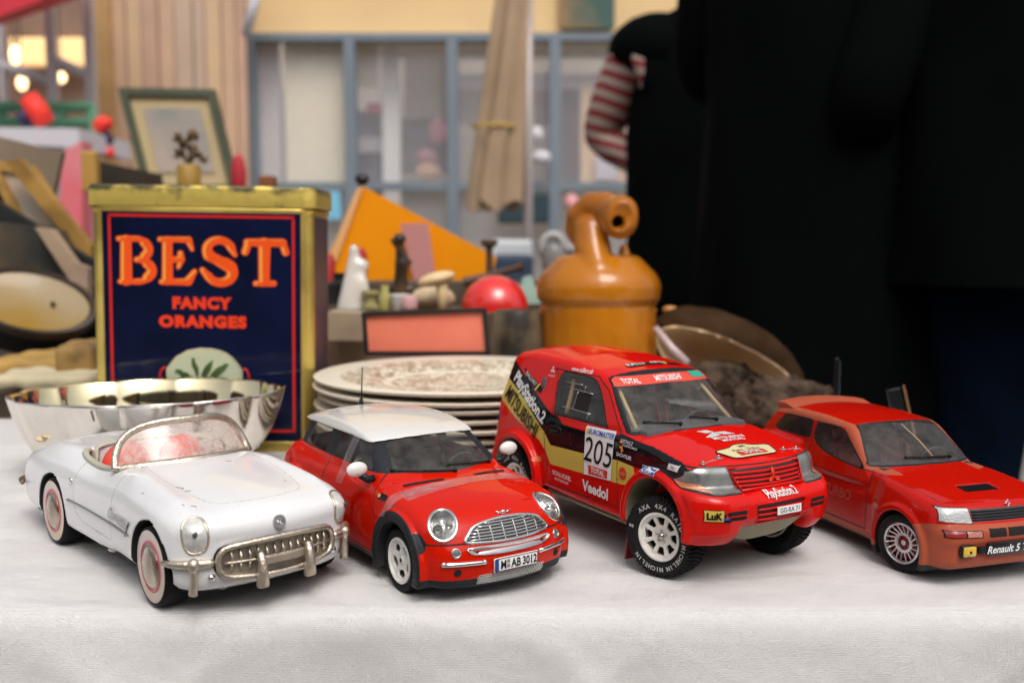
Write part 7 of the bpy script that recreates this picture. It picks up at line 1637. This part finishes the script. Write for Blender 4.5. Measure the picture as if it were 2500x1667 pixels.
    for t in np.linspace(0, math.pi, 41):
        y = -4.0*math.copysign(abs(math.cos(t))**.55, math.cos(t)); f = abs(math.sin(t))**.55; out.append(wpt(y*(1-.16*f), f*.97))
    base = [wpt(y, 0)+Vector((.0,0,0)) for y in np.linspace(4.0, -4.0, 25)]
    MB().tube(out+base[1:-1], .19, 8, True, sq=(1.2,1)).build('windscreen_frame', nik, car, True)
    V3 = []; F3 = []; nr = 12
    for p in out:
        f = (p.z-wpt(p.y, 0).z)/2.12
        for i in range(nr+1): V3.append(wpt(p.y, f*i/nr))
    F3 = [(k*(nr+1)+i, (k+1)*(nr+1)+i, (k+1)*(nr+1)+i+1, k*(nr+1)+i+1) for k in range(40) for i in range(nr)]
    mk('windscreen', V3, F3, glassmat('yellowed celluloid', (.95,.84,.80), .05, .45, (.60,.52,.46), .2), None, car)
    # cockpit rim, seats
    rim = [(x, y) for x, y in spl([(1.1,-3.45),(-2,-3.6),(-4.6,-3.45),(-5.4,-2.6),(-5.55,0),(-5.4,2.6),(-4.6,3.45),(-2,3.6),(1.1,3.45)], 8)]
    MB().tube(sh.line([(x*1.0+(-.12), y*1.06, 20) for x, y in rim], (0,0,-1), .03), .2, 8, sq=(1,.8)).build('cockpit_rim', mat('cream rim', (.48,.46,.36), .45, var=.2), car, True)
    sr = mat('seat red', (.72,.06,.035), .45, coat=.3, var=.15)
    for s in (-1, 1):
        MB().ball((-3.7, s*1.7, 4.7), (.9,1.5,1.6)).ball((-2.5, s*1.7, 4.3), (1.6,1.45,.7)).build('seat', sr, car, True)
    MB().box((-2,0,3.1), (6.6,6.8,.3), bev=.1).box((1.2,0,5.2), (.6,6.4,.9), bev=.2).build('cockpit_floor', sr, car, True, auto=40)
    steering(.4, 1.7, 5.9, .8, m_white, car)
    # trims
    L = sh.line([(x, -20, 3.18-.01*x) for x in np.linspace(-4.3, 5.3, 24)], (0,1,0), .03); tr_ = MB().tube(L, .085, 8, sq=(1,.8)).build('side_trim', m_alum, car, True)
    textd('side_script', 'Corvette', .62, 'right', (3.3,-10,3.72), sh, mat('script metal', (.34,.32,.33), .4, .3), body, off=.09, shear=.45, bold=.02, ang=-2, sx=.9)
    MB().tube(sh.line([(5.3,-20,3.1),(4.9,-20,3.75),(4.7,-20,3.5),(4.5,-20,3.0)], (0,1,0), .06), [.06,.1,.08,.05], 6).build('side_flash', m_alum, body, True)
    q = sh.line([(-3.95,-20,4.35)], (0,1,0), .08)[0]; MB().ball(tuple(q), (.2,.1,.2)).build('door_knob', m_chrome, car, True)
    # rear bumper, fin trims
    for s in (-1, 1):
        MB().tube([(-12.6,s*4.95,2.75),(-13.8,s*4.6,2.7),(-14.8,s*3.9,2.6),(-15.1,s*2.9,2.5)], [.12,.24,.26,.2], 8).build('bumper', mat('rusty nickel', (.2,.15,.1), .5, .8, var=.4), car, True)
        MB().ball((-13.0,s*3.6,5.35), (.55,.4,.22)).ball((-12.2,s*3.5,5.65), (.7,.25,.1)).build('tail_lamp_stub', mat('old glue', (.7,.55,.35), .4, coat=.5, var=.3), car, True)
    b = MB(); b.prism([(-12.5,-4.1),(9.6,-3.9),(9.6,3.9),(-12.5,4.1)], .95, 1.5); b.tube([(7.15,-3.6,2),(7.15,3.6,2)], .25, 8); b.tube([(-7.15,-3.6,2),(-7.15,3.6,2)], .25, 8)
    ub = b.build('chassis', m_under, car, False)
    for p in ((9.4,-2.2,.98),(9.3,2.6,.98),(0,-4.0,1.1),(4,-4.0,1.1)): MB().ball(p, (.3,.3,.16)).build('tin_tab', wht, ub, True)
    def wb(p):
        MB().lathe([(1.0,-.6),(1.78,-.74),(1.86,-.78),(1.95,-.7),(2.0,-.5)]+[(2.0-(.015 if i % 2 else 0),-.45+.1*i) for i in range(10)]+[(2.0,.55),(1.9,.75),(1.2,.78)], 96, 'y').build('tyre', m_rubber, p, True, auto=35)
        d = MB().lathe([(0,-.70),(1.2,-.74),(1.72,-.79),(1.80,-.76)], 48, 'y').build('whitewall', mat('aged whitewall', (.70,.60,.56), .45, coat=.3, var=.18, vscale=12, col2=(.6,.47,.35)), p, True)
        MB().lathe([(1.17,-.77),(1.19,-.80),(1.27,-.80),(1.29,-.77)], 48, 'y').build('wheel_ring', mat('ring pink red', (.62,.05,.09), .4, coat=.4), p, True)
        MB().lathe([(0,-1.0),(.35,-.99),(.7,-.94),(.95,-.86),(1.06,-.80),(1.08,-.76)], 48, 'y').build('hubcap', mat('flaking hubcap', (.6,.56,.48), .22, .85, var=.5, vscale=60, col2=(.3,.24,.18), bump=.4, bscale=300, dust=.6, fine=(.05,.03,.02)), p, True)
    wheelset(car, wb, 7.15, -7.15, 4.1, 2.0, -2)
    return car
build_roadster()
